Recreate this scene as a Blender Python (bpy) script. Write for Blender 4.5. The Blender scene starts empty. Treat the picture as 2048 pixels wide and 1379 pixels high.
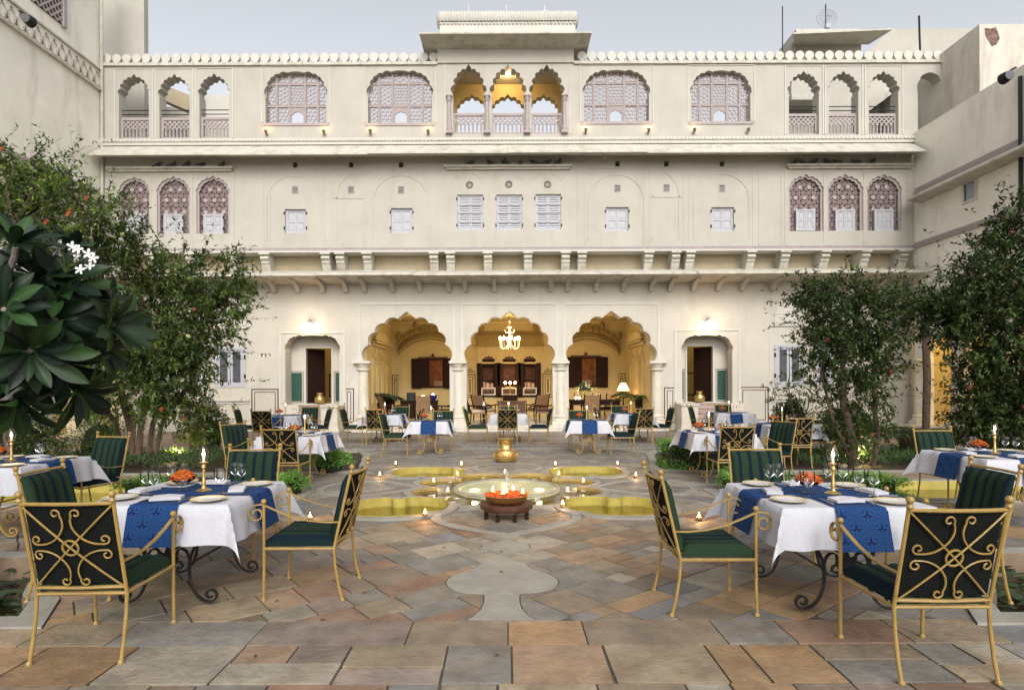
import bpy, math, random
import numpy as np
from mathutils import Vector, Matrix
from mathutils.geometry import delaunay_2d_cdt
R = math.radians
rnd = random.Random(7)
S = bpy.context.scene
COL = S.collection
# ---------------------------------------------------------------- camera
FPX, XV, YV, EYE = 1197.0, 1017.0, 769.0, 1.55
ROLL = 0.0042
cd = bpy.data.cameras.new('camera'); cam = bpy.data.objects.new('camera', cd); COL.objects.link(cam)
cd.sensor_width = 36; cd.sensor_fit = 'HORIZONTAL'; cd.lens = FPX / 2048 * 36
cd.shift_x = (1024 - XV) / 2048; cd.shift_y = (YV - 689.5) / 2048
cd.clip_start = 0.1; cd.clip_end = 500
cam.location = (0, 0, EYE)
cam.rotation_euler = (Matrix.Rotation(R(90), 3, 'X') @ Matrix.Rotation(-ROLL, 3, 'Z')).to_euler()
S.camera = cam
# ---------------------------------------------------------------- world, sun, exposure
SUN_EL, SUN_AZ = 34, 172           # sun lamp elevation; compass bearing (0 = +Y, clockwise)
W = bpy.data.worlds.new('World'); S.world = W; W.use_nodes = True
nt = W.node_tree; nt.nodes.clear()
sky = nt.nodes.new('ShaderNodeTexSky'); sky.sky_type = 'NISHITA'; sky.sun_disc = False
sky.sun_elevation = R(SUN_EL); sky.sun_rotation = R(SUN_AZ)
sky.air_density = 1.0; sky.dust_density = 4.0; sky.ozone_density = 1.5
hs = nt.nodes.new('ShaderNodeHueSaturation'); hs.inputs['Saturation'].default_value = 0.2
bg = nt.nodes.new('ShaderNodeBackground'); bg.inputs[1].default_value = 0.15
wo = nt.nodes.new('ShaderNodeOutputWorld')
nt.links.new(sky.outputs[0], hs.inputs['Color']); nt.links.new(hs.outputs[0], bg.inputs[0]); nt.links.new(bg.outputs[0], wo.inputs[0])
sl = bpy.data.lights.new('sun', 'SUN'); sl.energy = 0.5; sl.angle = R(22); sl.color = (1, .97, .93)
so = bpy.data.objects.new('sun', sl); COL.objects.link(so)
_d = Vector((math.sin(R(SUN_AZ)) * math.cos(R(SUN_EL)), math.cos(R(SUN_AZ)) * math.cos(R(SUN_EL)), math.sin(R(SUN_EL))))
so.rotation_euler = _d.to_track_quat('Z', 'Y').to_euler()
S.view_settings.view_transform = 'Standard'; S.view_settings.look = 'None'
S.view_settings.exposure = 0.78; S.view_settings.gamma = 1; S.view_settings.use_curve_mapping = False
try:
    S.cycles.max_bounces = 6; S.cycles.transparent_max_bounces = 16
    S.cycles.use_denoising = True; S.cycles.sample_clamp_indirect = 4
except Exception: pass
# ---------------------------------------------------------------- helpers
def P(px, py, Y):
    """photograph pixel on the frontal plane at depth Y -> (X, Z)"""
    dx, dy = px - XV, py - YV
    dx, dy = dx - dy * ROLL, dy + dx * ROLL
    return dx * Y / FPX, EYE - dy * Y / FPX
def G(px, py):
    dx, dy = px - XV, py - YV
    dy = dy + dx * ROLL
    Y = FPX * EYE / dy
    return dx * Y / FPX, Y
def rects(x0, y0, x1, y1, Y):
    a = P(x0, y1, Y); b = P(x1, y0, Y)
    return a[0], a[1], b[0], b[1]
class MB:
    def __init__(s): s.v = []; s.f = []; s.uv = None
    def add(s, vs, fs):
        o = len(s.v); s.v += [tuple(v) for v in vs]; s.f += [tuple(i + o for i in f) for f in fs]; return s
    def box(s, x0, y0, z0, x1, y1, z1):
        if x0 > x1: x0, x1 = x1, x0
        if y0 > y1: y0, y1 = y1, y0
        if z0 > z1: z0, z1 = z1, z0
        return s.add([(x0,y0,z0),(x1,y0,z0),(x1,y1,z0),(x0,y1,z0),(x0,y0,z1),(x1,y0,z1),(x1,y1,z1),(x0,y1,z1)],
                     [(0,3,2,1),(4,5,6,7),(0,1,5,4),(1,2,6,5),(2,3,7,6),(3,0,4,7)])
    def bar(s, a, b, w, t, up=(0,1,0)):
        a = Vector(a); b = Vector(b); d = (b - a).normalized(); u = Vector(up)
        n = d.cross(u)
        if n.length < 1e-5: n = d.cross(Vector((1,0,0)))
        n.normalize(); u = n.cross(d).normalized(); n *= w/2; u *= t/2
        vs = [a-n-u,a+n-u,a+n+u,a-n+u,b-n-u,b+n-u,b+n+u,b-n+u]
        return s.add(vs, [(0,3,2,1),(4,5,6,7),(0,1,5,4),(1,2,6,5),(2,3,7,6),(3,0,4,7)])
    def lathe(s, prof, seg=16, c=(0,0,0), cap=True, axis='Z', sq=None):
        vs = []; fs = []; n = len(prof)
        for (r, z) in prof:
            for k in range(seg):
                a = 2*math.pi*(k + .5*(sq is not None))/seg
                x, y = r*math.cos(a), r*math.sin(a)
                p = (x, y, z) if axis == 'Z' else ((x, z, y) if axis == 'Y' else (z, x, y))
                vs.append((c[0]+p[0], c[1]+p[1], c[2]+p[2]))
        for i in range(n-1):
            for k in range(seg):
                k2 = (k+1) % seg
                fs.append((i*seg+k, i*seg+k2, (i+1)*seg+k2, (i+1)*seg+k))
        if cap:
            fs.append(tuple(range(seg-1, -1, -1))); fs.append(tuple(range((n-1)*seg, n*seg)))
        return s.add(vs, fs)
    def ball(s, c, r, seg=10, rings=6, sc=(1,1,1)):
        pr = [(max(1e-4, r*math.sin(math.pi*i/rings)), -r*math.cos(math.pi*i/rings)) for i in range(rings+1)]
        m = MB().lathe(pr, seg)
        return s.add([(c[0]+x*sc[0], c[1]+y*sc[1], c[2]+z*sc[2]) for x,y,z in m.v], m.f)
    def tube(s, pts, r, seg=6, closed=False, flat=None):
        pts = [Vector(p) for p in pts]; n = len(pts)
        rr = r if isinstance(r, (list, tuple)) else [r]*n
        T = []
        for i in range(n):
            a = pts[(i-1) % n] if (closed or i > 0) else pts[i]
            b = pts[(i+1) % n] if (closed or i < n-1) else pts[i]
            t = (b-a); T.append(t.normalized() if t.length > 1e-9 else Vector((0,0,1)))
        u = T[0].orthogonal().normalized()
        if flat is not None:
            u = Vector(flat).normalized()
        vs = []; fs = []
        for i in range(n):
            if flat is None:
                u = (u - T[i]*u.dot(T[i]))
                if u.length < 1e-6: u = T[i].orthogonal()
                u.normalize(); w = T[i].cross(u)
                su = sw = 1
            else:
                u = Vector(flat[:3]).normalized(); w = T[i].cross(u).normalized(); su, sw = flat_scale
            for k in range(seg):
                a = 2*math.pi*(k+.5)/seg
                vs.append(pts[i] + u*(math.cos(a)*rr[i]*su) + w*(math.sin(a)*rr[i]*sw))
        m = n if closed else n-1
        for i in range(m):
            for k in range(seg):
                k2 = (k+1) % seg; j = (i+1) % n
                fs.append((i*seg+k, i*seg+k2, j*seg+k2, j*seg+k))
        if not closed:
            fs.append(tuple(range(seg-1,-1,-1))); fs.append(tuple(range((n-1)*seg, n*seg)))
        return s.add(vs, fs)
    def ribbon(s, pts, wdir, w, t):
        global flat_scale
        flat_scale = (w/2/.7071, t/2/.7071)
        return s.tube(pts, 1.0, 4, False, flat=wdir)
    def slab(s, outline, holes, d0, d1, fn=None, back=True):
        """flat plate with holes; fn(u,v,d)->xyz; default frontal plate in XZ"""
        fn = fn or (lambda u, v, d: (u, d, v))
        def ccw(p):
            a = sum(p[i][0]*p[(i+1)%len(p)][1]-p[(i+1)%len(p)][0]*p[i][1] for i in range(len(p)))
            return p if a > 0 else p[::-1]
        V = []; F = []
        for poly in [outline]+list(holes):
            poly = ccw(list(poly)); F.append(list(range(len(V), len(V)+len(poly)))); V += [Vector(p) for p in poly]
        ov, oe, of, _, _, orf = delaunay_2d_cdt(V, [], F, 0, 1e-5, True)
        tris = [tuple(t) for t, o in zip(of, orf) if 0 in o and not any(i > 0 for i in o)]
        n = len(ov)
        vs = [fn(p.x, p.y, d0) for p in ov] + [fn(p.x, p.y, d1) for p in ov]
        fs = list(tris) + ([tuple(i+n for i in t[::-1]) for t in tris] if back else [])
        ec = {}
        for t in tris:
            for i in range(len(t)):
                a, b = t[i], t[(i+1) % len(t)]
                ec[(a,b)] = 1
        for (a,b) in ec:
            if (b,a) not in ec: fs.append((b,a,a+n,b+n))
        used = sorted({i for f in fs for i in f}); mp = {o:i for i,o in enumerate(used)}
        return s.add([vs[i] for i in used], [tuple(mp[i] for i in f) for f in fs])
    def build(s, name, m, parent=None, smooth=False, world=False, tint=None, sharp=None):
        me = bpy.data.meshes.new(name); me.from_pydata(s.v, [], s.f); 
        if m is not None: me.materials.append(m)
        if smooth:
            me.polygons.foreach_set('use_smooth', [True]*len(me.polygons))
            try: me.set_sharp_from_angle(angle=R(sharp or 38))
            except Exception: pass
        o = bpy.data.objects.new(name, me); COL.objects.link(o)
        if parent is not None:
            o.parent = parent
            if world: o.location = -parent.location
        return o
def inst(me_obj, name, parent, loc=(0,0,0), rot=(0,0,0), world=False, scale=None):
    o = bpy.data.objects.new(name, me_obj.data); COL.objects.link(o); o.parent = parent
    o.location = Vector(loc) - (parent.location if world else Vector((0,0,0))); o.rotation_euler = rot
    if scale: o.scale = scale
    return o
def tag(o, label, cat, group=None):
    o['label'] = label; o['category'] = cat
    if group: o['group'] = group
    return o
def thing(name, loc, label, cat, group=None, rz=0):
    o = bpy.data.objects.new(name, None); COL.objects.link(o); o.empty_display_size = .1
    o.location = loc; o.rotation_euler = (0,0,rz); return tag(o, label, cat, group)
def struct(o): o['kind'] = 'structure'; return o
def stuff(o): o['kind'] = 'stuff'; return o
def copy_tree(o, parent=None):
    c = o.copy(); COL.objects.link(c); c.parent = parent
    for ch in o.children: copy_tree(ch, c)
    return c
# ---------------------------------------------------------------- materials
_M = {}
def mat(name, col, rough=.6, metal=0, var=.12, scale=3, bump=.0, bscale=40, spec=.3, stain=None, attr=False, emit=None, coat=0):
    if name in _M: return _M[name]
    m = bpy.data.materials.new(name); m.use_nodes = True; _M[name] = m
    n = m.node_tree.nodes; l = m.node_tree.links; b = n['Principled BSDF']
    b.inputs['Roughness'].default_value = rough; b.inputs['Metallic'].default_value = metal
    b.inputs['Specular IOR Level'].default_value = spec; b.inputs['Coat Weight'].default_value = coat
    tc = n.new('ShaderNodeTexCoord'); geo = n.new('ShaderNodeNewGeometry')
    src = n.new('ShaderNodeRGB'); src.outputs[0].default_value = (*col, 1); out = src.outputs[0]
    if attr:
        at = n.new('ShaderNodeAttribute'); at.attribute_name = 'tint'; out = at.outputs['Color']
    if var:
        ns = n.new('ShaderNodeTexNoise'); ns.inputs['Scale'].default_value = scale; ns.inputs['Detail'].default_value = 6
        ns.inputs['Roughness'].default_value = .65
        l.new(geo.outputs['Position'], ns.inputs['Vector'])
        mr = n.new('ShaderNodeMapRange'); mr.inputs[1].default_value = .3; mr.inputs[2].default_value = .7
        mr.inputs[3].default_value = 1-var; mr.inputs[4].default_value = 1+var
        l.new(ns.outputs['Fac'], mr.inputs[0])
        mx = n.new('ShaderNodeVectorMath'); mx.operation = 'SCALE'
        l.new(out, mx.inputs[0]); l.new(mr.outputs[0], mx.inputs['Scale']); out = mx.outputs[0]
    if stain:
        scol, samt, ssc = stain           # blotches and runs of dirt
        mp = n.new('ShaderNodeMapping'); mp.inputs['Scale'].default_value = (1.0, 1.0, .28)
        l.new(geo.outputs['Position'], mp.inputs[0])
        n2 = n.new('ShaderNodeTexNoise'); n2.inputs['Scale'].default_value = ssc; n2.inputs['Detail'].default_value = 9; n2.inputs['Roughness'].default_value = .7
        l.new(mp.outputs[0], n2.inputs['Vector'])
        m2 = n.new('ShaderNodeMapRange'); m2.inputs[1].default_value = .5; m2.inputs[2].default_value = .74
        m2.inputs[3].default_value = 0; m2.inputs[4].default_value = samt
        l.new(n2.outputs['Fac'], m2.inputs[0])
        mi = n.new('ShaderNodeMixRGB'); mi.inputs[2].default_value = (*scol, 1)
        l.new(m2.outputs[0], mi.inputs[0]); l.new(out, mi.inputs[1]); out = mi.outputs[0]
    l.new(out, b.inputs['Base Color'])
    if bump:
        nb = n.new('ShaderNodeTexNoise'); nb.inputs['Scale'].default_value = bscale; nb.inputs['Detail'].default_value = 5
        l.new(geo.outputs['Position'], nb.inputs['Vector'])
        bp = n.new('ShaderNodeBump'); bp.inputs['Strength'].default_value = bump; bp.inputs['Distance'].default_value = .01
        l.new(nb.outputs['Fac'], bp.inputs['Height']); l.new(bp.outputs[0], b.inputs['Normal'])
    if emit:
        b.inputs['Emission Color'].default_value = (*emit[0], 1); b.inputs['Emission Strength'].default_value = emit[1]
    return m
def emis(name, col, st):
    if name in _M: return _M[name]
    m = bpy.data.materials.new(name); m.use_nodes = True; _M[name] = m
    n = m.node_tree.nodes; n.clear(); e = n.new('ShaderNodeEmission'); e.inputs[0].default_value = (*col,1); e.inputs[1].default_value = st
    o = n.new('ShaderNodeOutputMaterial'); m.node_tree.links.new(e.outputs[0], o.inputs[0]); return m
def clear_mat(name, tint, gl, rough=.02, base=.04, ior=1.22):
    """thin glass or shallow water: fresnel reflection over a tinted transparent sheet"""
    m = bpy.data.materials.new(name); m.use_nodes = True
    n = m.node_tree.nodes; l = m.node_tree.links; n.clear()
    t = n.new('ShaderNodeBsdfTransparent'); t.inputs[0].default_value = (*tint, 1)
    g = n.new('ShaderNodeBsdfGlossy'); g.inputs['Roughness'].default_value = rough; g.inputs[0].default_value = (gl, gl, gl, 1)
    lw = n.new('ShaderNodeFresnel'); lw.inputs['IOR'].default_value = ior
    ad = n.new('ShaderNodeMath'); ad.operation = 'ADD'; ad.inputs[1].default_value = base
    mx = n.new('ShaderNodeMixShader'); o = n.new('ShaderNodeOutputMaterial')
    l.new(lw.outputs[0], ad.inputs[0]); l.new(ad.outputs[0], mx.inputs[0]); l.new(t.outputs[0], mx.inputs[1]); l.new(g.outputs[0], mx.inputs[2]); l.new(mx.outputs[0], o.inputs[0])
    if 'water' in name:
        geo = n.new('ShaderNodeNewGeometry'); ns = n.new('ShaderNodeTexNoise'); ns.inputs['Scale'].default_value = 9; ns.inputs['Detail'].default_value = 3
        bp = n.new('ShaderNodeBump'); bp.inputs['Strength'].default_value = .12; bp.inputs['Distance'].default_value = .02
        l.new(geo.outputs['Position'], ns.inputs['Vector']); l.new(ns.outputs['Fac'], bp.inputs['Height'])
        l.new(bp.outputs[0], g.inputs['Normal']); l.new(bp.outputs[0], lw.inputs['Normal'])
    return m
def leaf_mat(name, col, trans=.35, rough=.45):
    m = bpy.data.materials.new(name); m.use_nodes = True
    n = m.node_tree.nodes; l = m.node_tree.links; b = n['Principled BSDF']
    at = n.new('ShaderNodeAttribute'); at.attribute_name = 'tint'
    mu = n.new('ShaderNodeMixRGB'); mu.blend_type = 'MULTIPLY'; mu.inputs[0].default_value = 1; mu.inputs[2].default_value = (*col, 1)
    l.new(at.outputs['Color'], mu.inputs[1]); l.new(mu.outputs[0], b.inputs['Base Color'])
    b.inputs['Roughness'].default_value = rough; b.inputs['Specular IOR Level'].default_value = .35
    tr = n.new('ShaderNodeBsdfTranslucent'); l.new(mu.outputs[0], tr.inputs[0])
    mx = n.new('ShaderNodeMixShader'); mx.inputs[0].default_value = trans
    l.new(b.outputs[0], mx.inputs[1]); l.new(tr.outputs[0], mx.inputs[2]); l.new(mx.outputs[0], n['Material Output'].inputs[0])
    return m
plaster = mat('cream_plaster', (.405,.381,.332), .85, var=.08, scale=.9, bump=.3, bscale=14, stain=((.29,.25,.18), .34, 1.9))
plaster_g = mat('brightened_ground_plaster', (.47,.44,.38), .85, var=.08, scale=.9, bump=.3, bscale=14, stain=((.29,.25,.18), .32, 1.9))  # cream plaster with its colour brightened to offset the shade under the canopy
plaster_s = mat('brightened_side_plaster', (.72,.685,.60), .85, var=.09, scale=.8, bump=.35, bscale=12, stain=((.27,.23,.17), .5, 1.3))  # colour lightened to make up for the weak light on the wings
plaster_w = mat('white_lime_plaster', (.50,.48,.43), .85, var=.06, scale=2, bump=.2, bscale=20, stain=((.5,.43,.31), .3, 2.2))
plaster_y = mat('lamp_yellow_plaster', (.47,.375,.175), .8, var=.08, scale=2, bump=.15, bscale=20)  # the yellow of the warm lamps is put into this plaster's colour
old_plaster = mat('weathered_plaster', (.54,.50,.43), .9, var=.1, scale=1.5, bump=.4, bscale=10, stain=((.22,.18,.14), .8, .9))
ledge = mat('ledge_plaster', (.47,.445,.38), .85, var=.12, scale=4, bump=.3, bscale=25, stain=((.2,.17,.12), .75, 2.6))
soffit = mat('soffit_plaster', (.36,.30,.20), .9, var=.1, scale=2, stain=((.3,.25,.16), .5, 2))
pink = mat('pink_sandstone', (.34,.29,.28), .8, var=.12, scale=8, bump=.2, bscale=60)
pinkd = mat('pink_sandstone_jali', (.31,.26,.25), .8, var=.1, scale=8)
marble = mat('aged_marble', (.54,.50,.42), .55, var=.1, scale=5, bump=.1, bscale=30, stain=((.36,.28,.17), .6, 4))
darkhole = mat('dark_interior', (.05,.035,.02), .9, var=0)
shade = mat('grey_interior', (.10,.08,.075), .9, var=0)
shut = mat('grey_white_paint', (.40,.40,.425), .6, var=.06, scale=9, stain=((.35,.33,.34), .4, 9))
wood = mat('dark_wood', (.020,.008,.005), .7, var=.3, scale=6, spec=.12)
wood2 = mat('brown_wood', (.08,.036,.018), .6, var=.3, scale=9)
iron = mat('black_iron', (.018,.018,.019), .45, metal=.4, var=.2, scale=20)
line_d = mat('maroon_line', (.075,.03,.03), .8, var=.15, scale=20)
greenp = mat('green_wall_panel', (.022,.065,.048), .6, var=.15, scale=10)
gold = mat('yellow_gold_paint', (.265,.172,.045), .40, var=.2, scale=12, bump=.1, bscale=80, spec=.5, stain=((.36,.2,.08), .5, 14))
brass = mat('brass', (.56,.40,.15), .32, metal=.9, var=.25, scale=9, bump=.1, bscale=40)
glassm = clear_mat('drinking_glass', (.985,.99,.99), .95, .02, .02)
water = clear_mat('pool_water', (.86,.88,.72), .9, .03, .02, 1.33)
glow = emis('flame_glow', (1, .62, .25), 30)
bulb = emis('bulb_glow', (1, .70, .36), 28)
def point(name, loc, w, col=(1,.66,.32), r=.03, spot=None, parent=None):
    ld = bpy.data.lights.new(name, 'POINT' if spot is None else 'SPOT'); ld.energy = w; ld.color = col; ld.shadow_soft_size = r
    o = bpy.data.objects.new(name, ld); COL.objects.link(o); o.location = loc
    if spot: ld.spot_size = R(spot[0]); ld.spot_blend = .7; o.rotation_euler = Vector(spot[1]).normalized().to_track_quat('-Z','Y').to_euler()
    if parent: o.parent = parent
    return o
def foil_arch(cx, z0, zs, zt, hw, n=4, cusp=.9, bul=.34, peak=.05, sub=6, flat=1.0):
    """cusped arch outline, from the sill z0 up to springing zs and apex zt"""
    h = zt - zs - peak*hw
    angs = [math.pi/2 * (i/(n+.5)) for i in range(n+1)]
    def e(a, k): return (hw*k*abs(math.cos(a))**flat, h*k*abs(math.sin(a))**flat)
    cp = [(hw, 0)] + [e(a, cusp) for a in angs[1:]]
    right = []
    for i in range(len(cp)-1):
        (x0,y0),(x1,y1) = cp[i], cp[i+1]; L = math.hypot(x1-x0, y1-y0); nx, ny = (y1-y0)/L, -(x1-x0)/L
        for k in range(sub):
            t = k/sub; b = bul*L*math.sin(math.pi*t)**.8 if t > 0 else 0
            right.append((x0+(x1-x0)*t+nx*b, y0+(y1-y0)*t+ny*b))
    x0, y0 = cp[-1]
    top = []
    for k in range(sub*2+1):
        t = k/(sub*2); x = x0*(1-2*t); b = (h*1.0 - y0)*math.sin(math.pi*t)**.7 if 0 < t < 1 else 0
        top.append((x, y0 + b + peak*hw*(1-abs(2*t-1))**1.35))
    left = [(-x, y) for x, y in right[1:]][::-1]
    pts = [(hw, z0-zs)] + right + top + left + [(-hw, 0), (-hw, z0-zs)]
    out = []
    for x, z in pts:
        q = (cx+x, zs+z)
        if not out or math.hypot(q[0]-out[-1][0], q[1]-out[-1][1]) > 1e-4: out.append(q)
    return out
def rect_pts(x0, z0, x1, z1): return [(x0,z0),(x1,z0),(x1,z1),(x0,z1)]
def band(m, pts, w, d0, d1, fn=None):
    """raised moulding following a line of (x,z) points on a wall"""
    fn = fn or (lambda u, v, d: (u, d, v))
    n = len(pts); L = []; Rr = []
    for i in range(n):
        a = pts[max(0,i-1)]; b = pts[min(n-1,i+1)]; dx, dz = b[0]-a[0], b[1]-a[1]; q = math.hypot(dx,dz) or 1
        nx, nz = -dz/q*w/2, dx/q*w/2
        L.append((pts[i][0]+nx, pts[i][1]+nz)); Rr.append((pts[i][0]-nx, pts[i][1]-nz))
    vs = []
    for i in range(n): vs += [fn(*L[i], d0), fn(*Rr[i], d0), fn(*L[i], d1), fn(*Rr[i], d1)]
    fs = []
    for i in range(n-1):
        a, b = i*4, i*4+4
        fs += [(a,a+1,b+1,b), (a,b,b+2,a+2), (a+1,a+3,b+3,b+1)]
    fs += [(0,2,3,1), (4*n-4, 4*n-3, 4*n-1, 4*n-2)]
    m.add(vs, fs)
def frame_box(m, x0, z0, x1, z1, w, d0, d1):
    m.box(x0, d0, z0, x0+w, d1, z1); m.box(x1-w, d0, z0, x1, d1, z1)
    m.box(x0+w, d0, z1-w, x1-w, d1, z1); m.box(x0+w, d0, z0, x1-w, d1, z0+w)
def lattice(m, x0, z0, x1, z1, d0, d1, sp, w, angs=(0, 60, 120)):
    """pierced screen: crossing thin stone bars cut to a rectangle"""
    for a in angs:
        ca, sa = math.cos(R(a)), math.sin(R(a)); nx, nz = -sa, ca
        cs = [x*nx+z*nz for x in (x0,x1) for z in (z0,z1)]; c = math.floor(min(cs)/sp)*sp
        while c < max(cs):
            ts = []
            for (X) in (x0, x1):
                if abs(ca) > 1e-6:
                    t = (X - c*nx)/ca; z = c*nz + t*sa
                    if z0-1e-6 <= z <= z1+1e-6: ts.append(t)
            for (Z) in (z0, z1):
                if abs(sa) > 1e-6:
                    t = (Z - c*nz)/sa; x = c*nx + t*ca
                    if x0-1e-6 <= x <= x1+1e-6: ts.append(t)
            if len(ts) >= 2 and max(ts)-min(ts) > w:
                t0, t1 = min(ts), max(ts); off = .0013*(a/60)
                p = [(c*nx+t*ca, c*nz+t*sa) for t in (t0,t1)]
                q = [(p[0][0]-nx*w/2,p[0][1]-nz*w/2),(p[1][0]-nx*w/2,p[1][1]-nz*w/2),(p[1][0]+nx*w/2,p[1][1]+nz*w/2),(p[0][0]+nx*w/2,p[0][1]+nz*w/2)]
                e0, e1 = d0+off, d1-off
                m.add([(x,e0,z) for x,z in q]+[(x,e1,z) for x,z in q], [(0,1,2,3),(7,6,5,4),(0,4,5,1),(2,6,7,3)])
            c += sp
def arc(cx, cz, rx, rz, a0, a1, n): return [(cx+rx*math.cos(R(a0+(a1-a0)*i/n)), cz+rz*math.sin(R(a0+(a1-a0)*i/n))) for i in range(n+1)]
# ================================================================ the palace front
YF = 20.0; YG = 20.35; KF = YF/FPX
FA = thing('palace_facade', (0, YF, 0), 'cream three storey palace front with cusped arches, facing the courtyard', 'building')
def fx(x): return P(x, 769, YF)[0]
def fz(y): return P(1017, y, YF)[1]
def fb(m, name, mt, **k): return m.build(name, mt, FA, world=True, **k)
XL, XR = -13.57, 13.57
# --- upper storey
zc = 9.55; zt = fz(127)
holes = []
def hole_px(x0, y0, x1, y1, n=4, cusp=.92, peak=.06, spr=.42, flat=.9, bul=.34):
    a = P((x0+x1)/2, y1, YF); b = P((x0+x1)/2, y0, YF); hw = (x1-x0)/2*KF
    zs = b[1] - spr*(b[1]-a[1]); return foil_arch(a[0], a[1], zs, b[1], hw, n, cusp, bul, peak, flat=flat)
UPA = [(238,148,298,277),(319,148,379,277),(399,147,458,276),(1578,142,1638,269),(1658,142,1717,269),(1738,142,1797,269)]
CEN = [(906,129,969,268),(984,129,1049,268),(1063,129,1125,268)]
JAL = [(531,143,652,246),(736,141,864,246),(1168,140,1298,243),(1383,141,1501,243)]
for a in UPA: holes.append(hole_px(*a, spr=.33, peak=.14))
for a in CEN: holes.append(hole_px(*a, spr=.42, peak=.16))
for a in JAL: holes.append(hole_px(*a, spr=.48, n=5, peak=.0, flat=.62, cusp=.95, bul=.22))
holes.append(hole_px(1836,145,1886,300, spr=.25, n=2, peak=0, flat=.8, cusp=.97, bul=.15))
m = MB().slab([(XL, zc), (14.52, zc), (14.52, zt), (XL, zt)], holes, YF, YF+.42)
fb(m, 'upper_storey_wall', plaster)
# mouldings round the openings
m = MB()
for (x0,y0,x1,y1) in UPA+JAL:
    a = P(x0-8, y0-10, YF); b = P(x1+8, y1, YF)
    band(m, [(a[0], b[1]), (a[0], a[1]), (b[0], a[1]), (b[0], b[1])], .035, YF-.022, YF)
a = P(890, 120, YF); b = P(1140, 268, YF); band(m, [(a[0],b[1]),(a[0],a[1]),(b[0],a[1]),(b[0],b[1])], .04, YF-.025, YF)
fb(m, 'raised_moulding', plaster_w)
# sill wall under each screen with a shallow recess frame, pink sills
for (x0,y0,x1,y1) in JAL:
    X0, Z0, X1, Z1 = rects(x0-2, y0, x1+2, y1, YF)
    m = MB(); cx = (X0+X1)/2; ym = YF+.17
    nz0, nz1 = Z0, Z0+.47; nw = .20
    w = X1-X0
    vs = [X0, X0+.17*w, X0+.375*w, X0+.625*w, X0+.83*w, X1]; rows = [Z0, Z0+.36*(Z1-Z0), Z0+.79*(Z1-Z0), Z1]
    j = MB()
    fr = MB()
    for v in vs: fr.box(v-.035, ym-.03, Z0, v+.035, ym+.05, Z1)
    for z in rows: fr.box(X0, ym-.027, z-.032, X1, ym+.047, z+.032)
    for i in range(5):
        for k in range(3):
            if i == 2 and k == 0: continue
            xa, xb = vs[i]+.035, vs[i+1]-.035
            sp = .125 if not (i == 2 and k == 1) else .105
            lattice(j, xa, rows[k]+.032, xb, rows[k+1]-.032, ym-.008, ym+.02, sp, .023, (0,60,120) if (i+k)%2 else (30,90,150))
    pl = MB().slab([(vs[2]+.035, rows[0]+.032), (vs[3]-.035, rows[0]+.032), (vs[3]-.035, rows[1]-.032), (vs[2]+.035, rows[1]-.032)],
                   [foil_arch(cx, rows[0]+.05, rows[0]+.26, rows[0]+.46, .2, 2, peak=.12)], ym-.01, ym+.03)
    js = fb(fr, 'jali_screen', pinkd); j.build('lattice', pinkd, js); pl.build('hatch_surround', pinkd, js)
    for ch in js.children: ch.location = (0,0,0)
    fb(MB().box(X0-.05, YF-.03, Z0-.1, X1+.05, YF-.002, Z0-.01), 'sill', pink)
# balustrades
def balustrade(x0, y0, x1, y1, Y, rails=True):
    X0, Z0, X1, Z1 = rects(x0, y0, x1, y1, YF)
    w = X1-X0; h = Z1-Z0; f = MB()
    frame_box(f, X0, Z0, X1, Z1, .085, Y, Y+.09)
    o = fb(f, 'balustrade', pink)
    l = MB(); lattice(l, X0+.085, Z0+h*.5, X1-.085, Z1-.085, Y+.02, Y+.06, .11, .04, (45, 135)); l.build('lattice', pink, o)
    n = 7; xs = [X0+.085+(w-.17)*(i+.5)/n for i in range(n)]
    pr = [(.03,0),(.035,.04),(.022,.08),(.034,.25),(.022,.42),(.035,.47),(.03,.5)]
    for x in xs:
        b = MB().lathe([(r, z/.5*(h*.5-.085)) for r, z in pr], 6, (x, Y+.045, Z0+.085)); b.build('baluster', pink, o, smooth=True)
    if rails:
        t = MB()
        for dz in (.12, .26): t.tube([(X0, Y+.05, Z1+dz), (X1, Y+.05, Z1+dz)], .016)
        fb(t, 'iron_rail', iron)
for a in UPA: balustrade(a[0]-1, a[3]-45, a[2]+1, a[3], YF+.12)
for a in CEN: balustrade(a[0]-2, a[3]-44, a[2]+2, a[3], YF+.08, False)
# slender columns between the three middle arches
def column(x, Y, z0, z1, r, mt, parent, seg=12, name='column', capm=None):
    h = z1-z0; c = (x, Y, z0)
    sh = MB().lathe([(r, .16*h), (r*1.02,.3*h), (r*.86, .84*h)], seg, c).build(name, mt, parent, True, True)
    b = MB(); s = r*1.55
    b.box(x-s, Y-s, z0, x+s, Y+s, z0+.06*h)
    b.lathe([(s*.98,.06*h),(s*1.0,.08*h),(s*.78,.1*h),(s*.9,.125*h),(s*.7,.16*h)], seg, c); o = b.build('column_base', capm or mt, parent, True, True)
    b = MB(); b.lathe([(r*.9,.84*h),(r*1.2,.86*h),(r*1.2,.875*h),(r*.95,.885*h),(r*1.35,.95*h),(r*1.45,.965*h)], seg, c)
    b.box(x-s, Y-s, z0+.965*h, x+s, Y+s, z1); b.build('capital', capm or mt, parent, True, True)
    return sh
for xx in (901, 976.5, 1056.5, 1131):
    column(fx(xx), YF-.03, fz(268), fz(192), .07, pink, FA)
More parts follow.
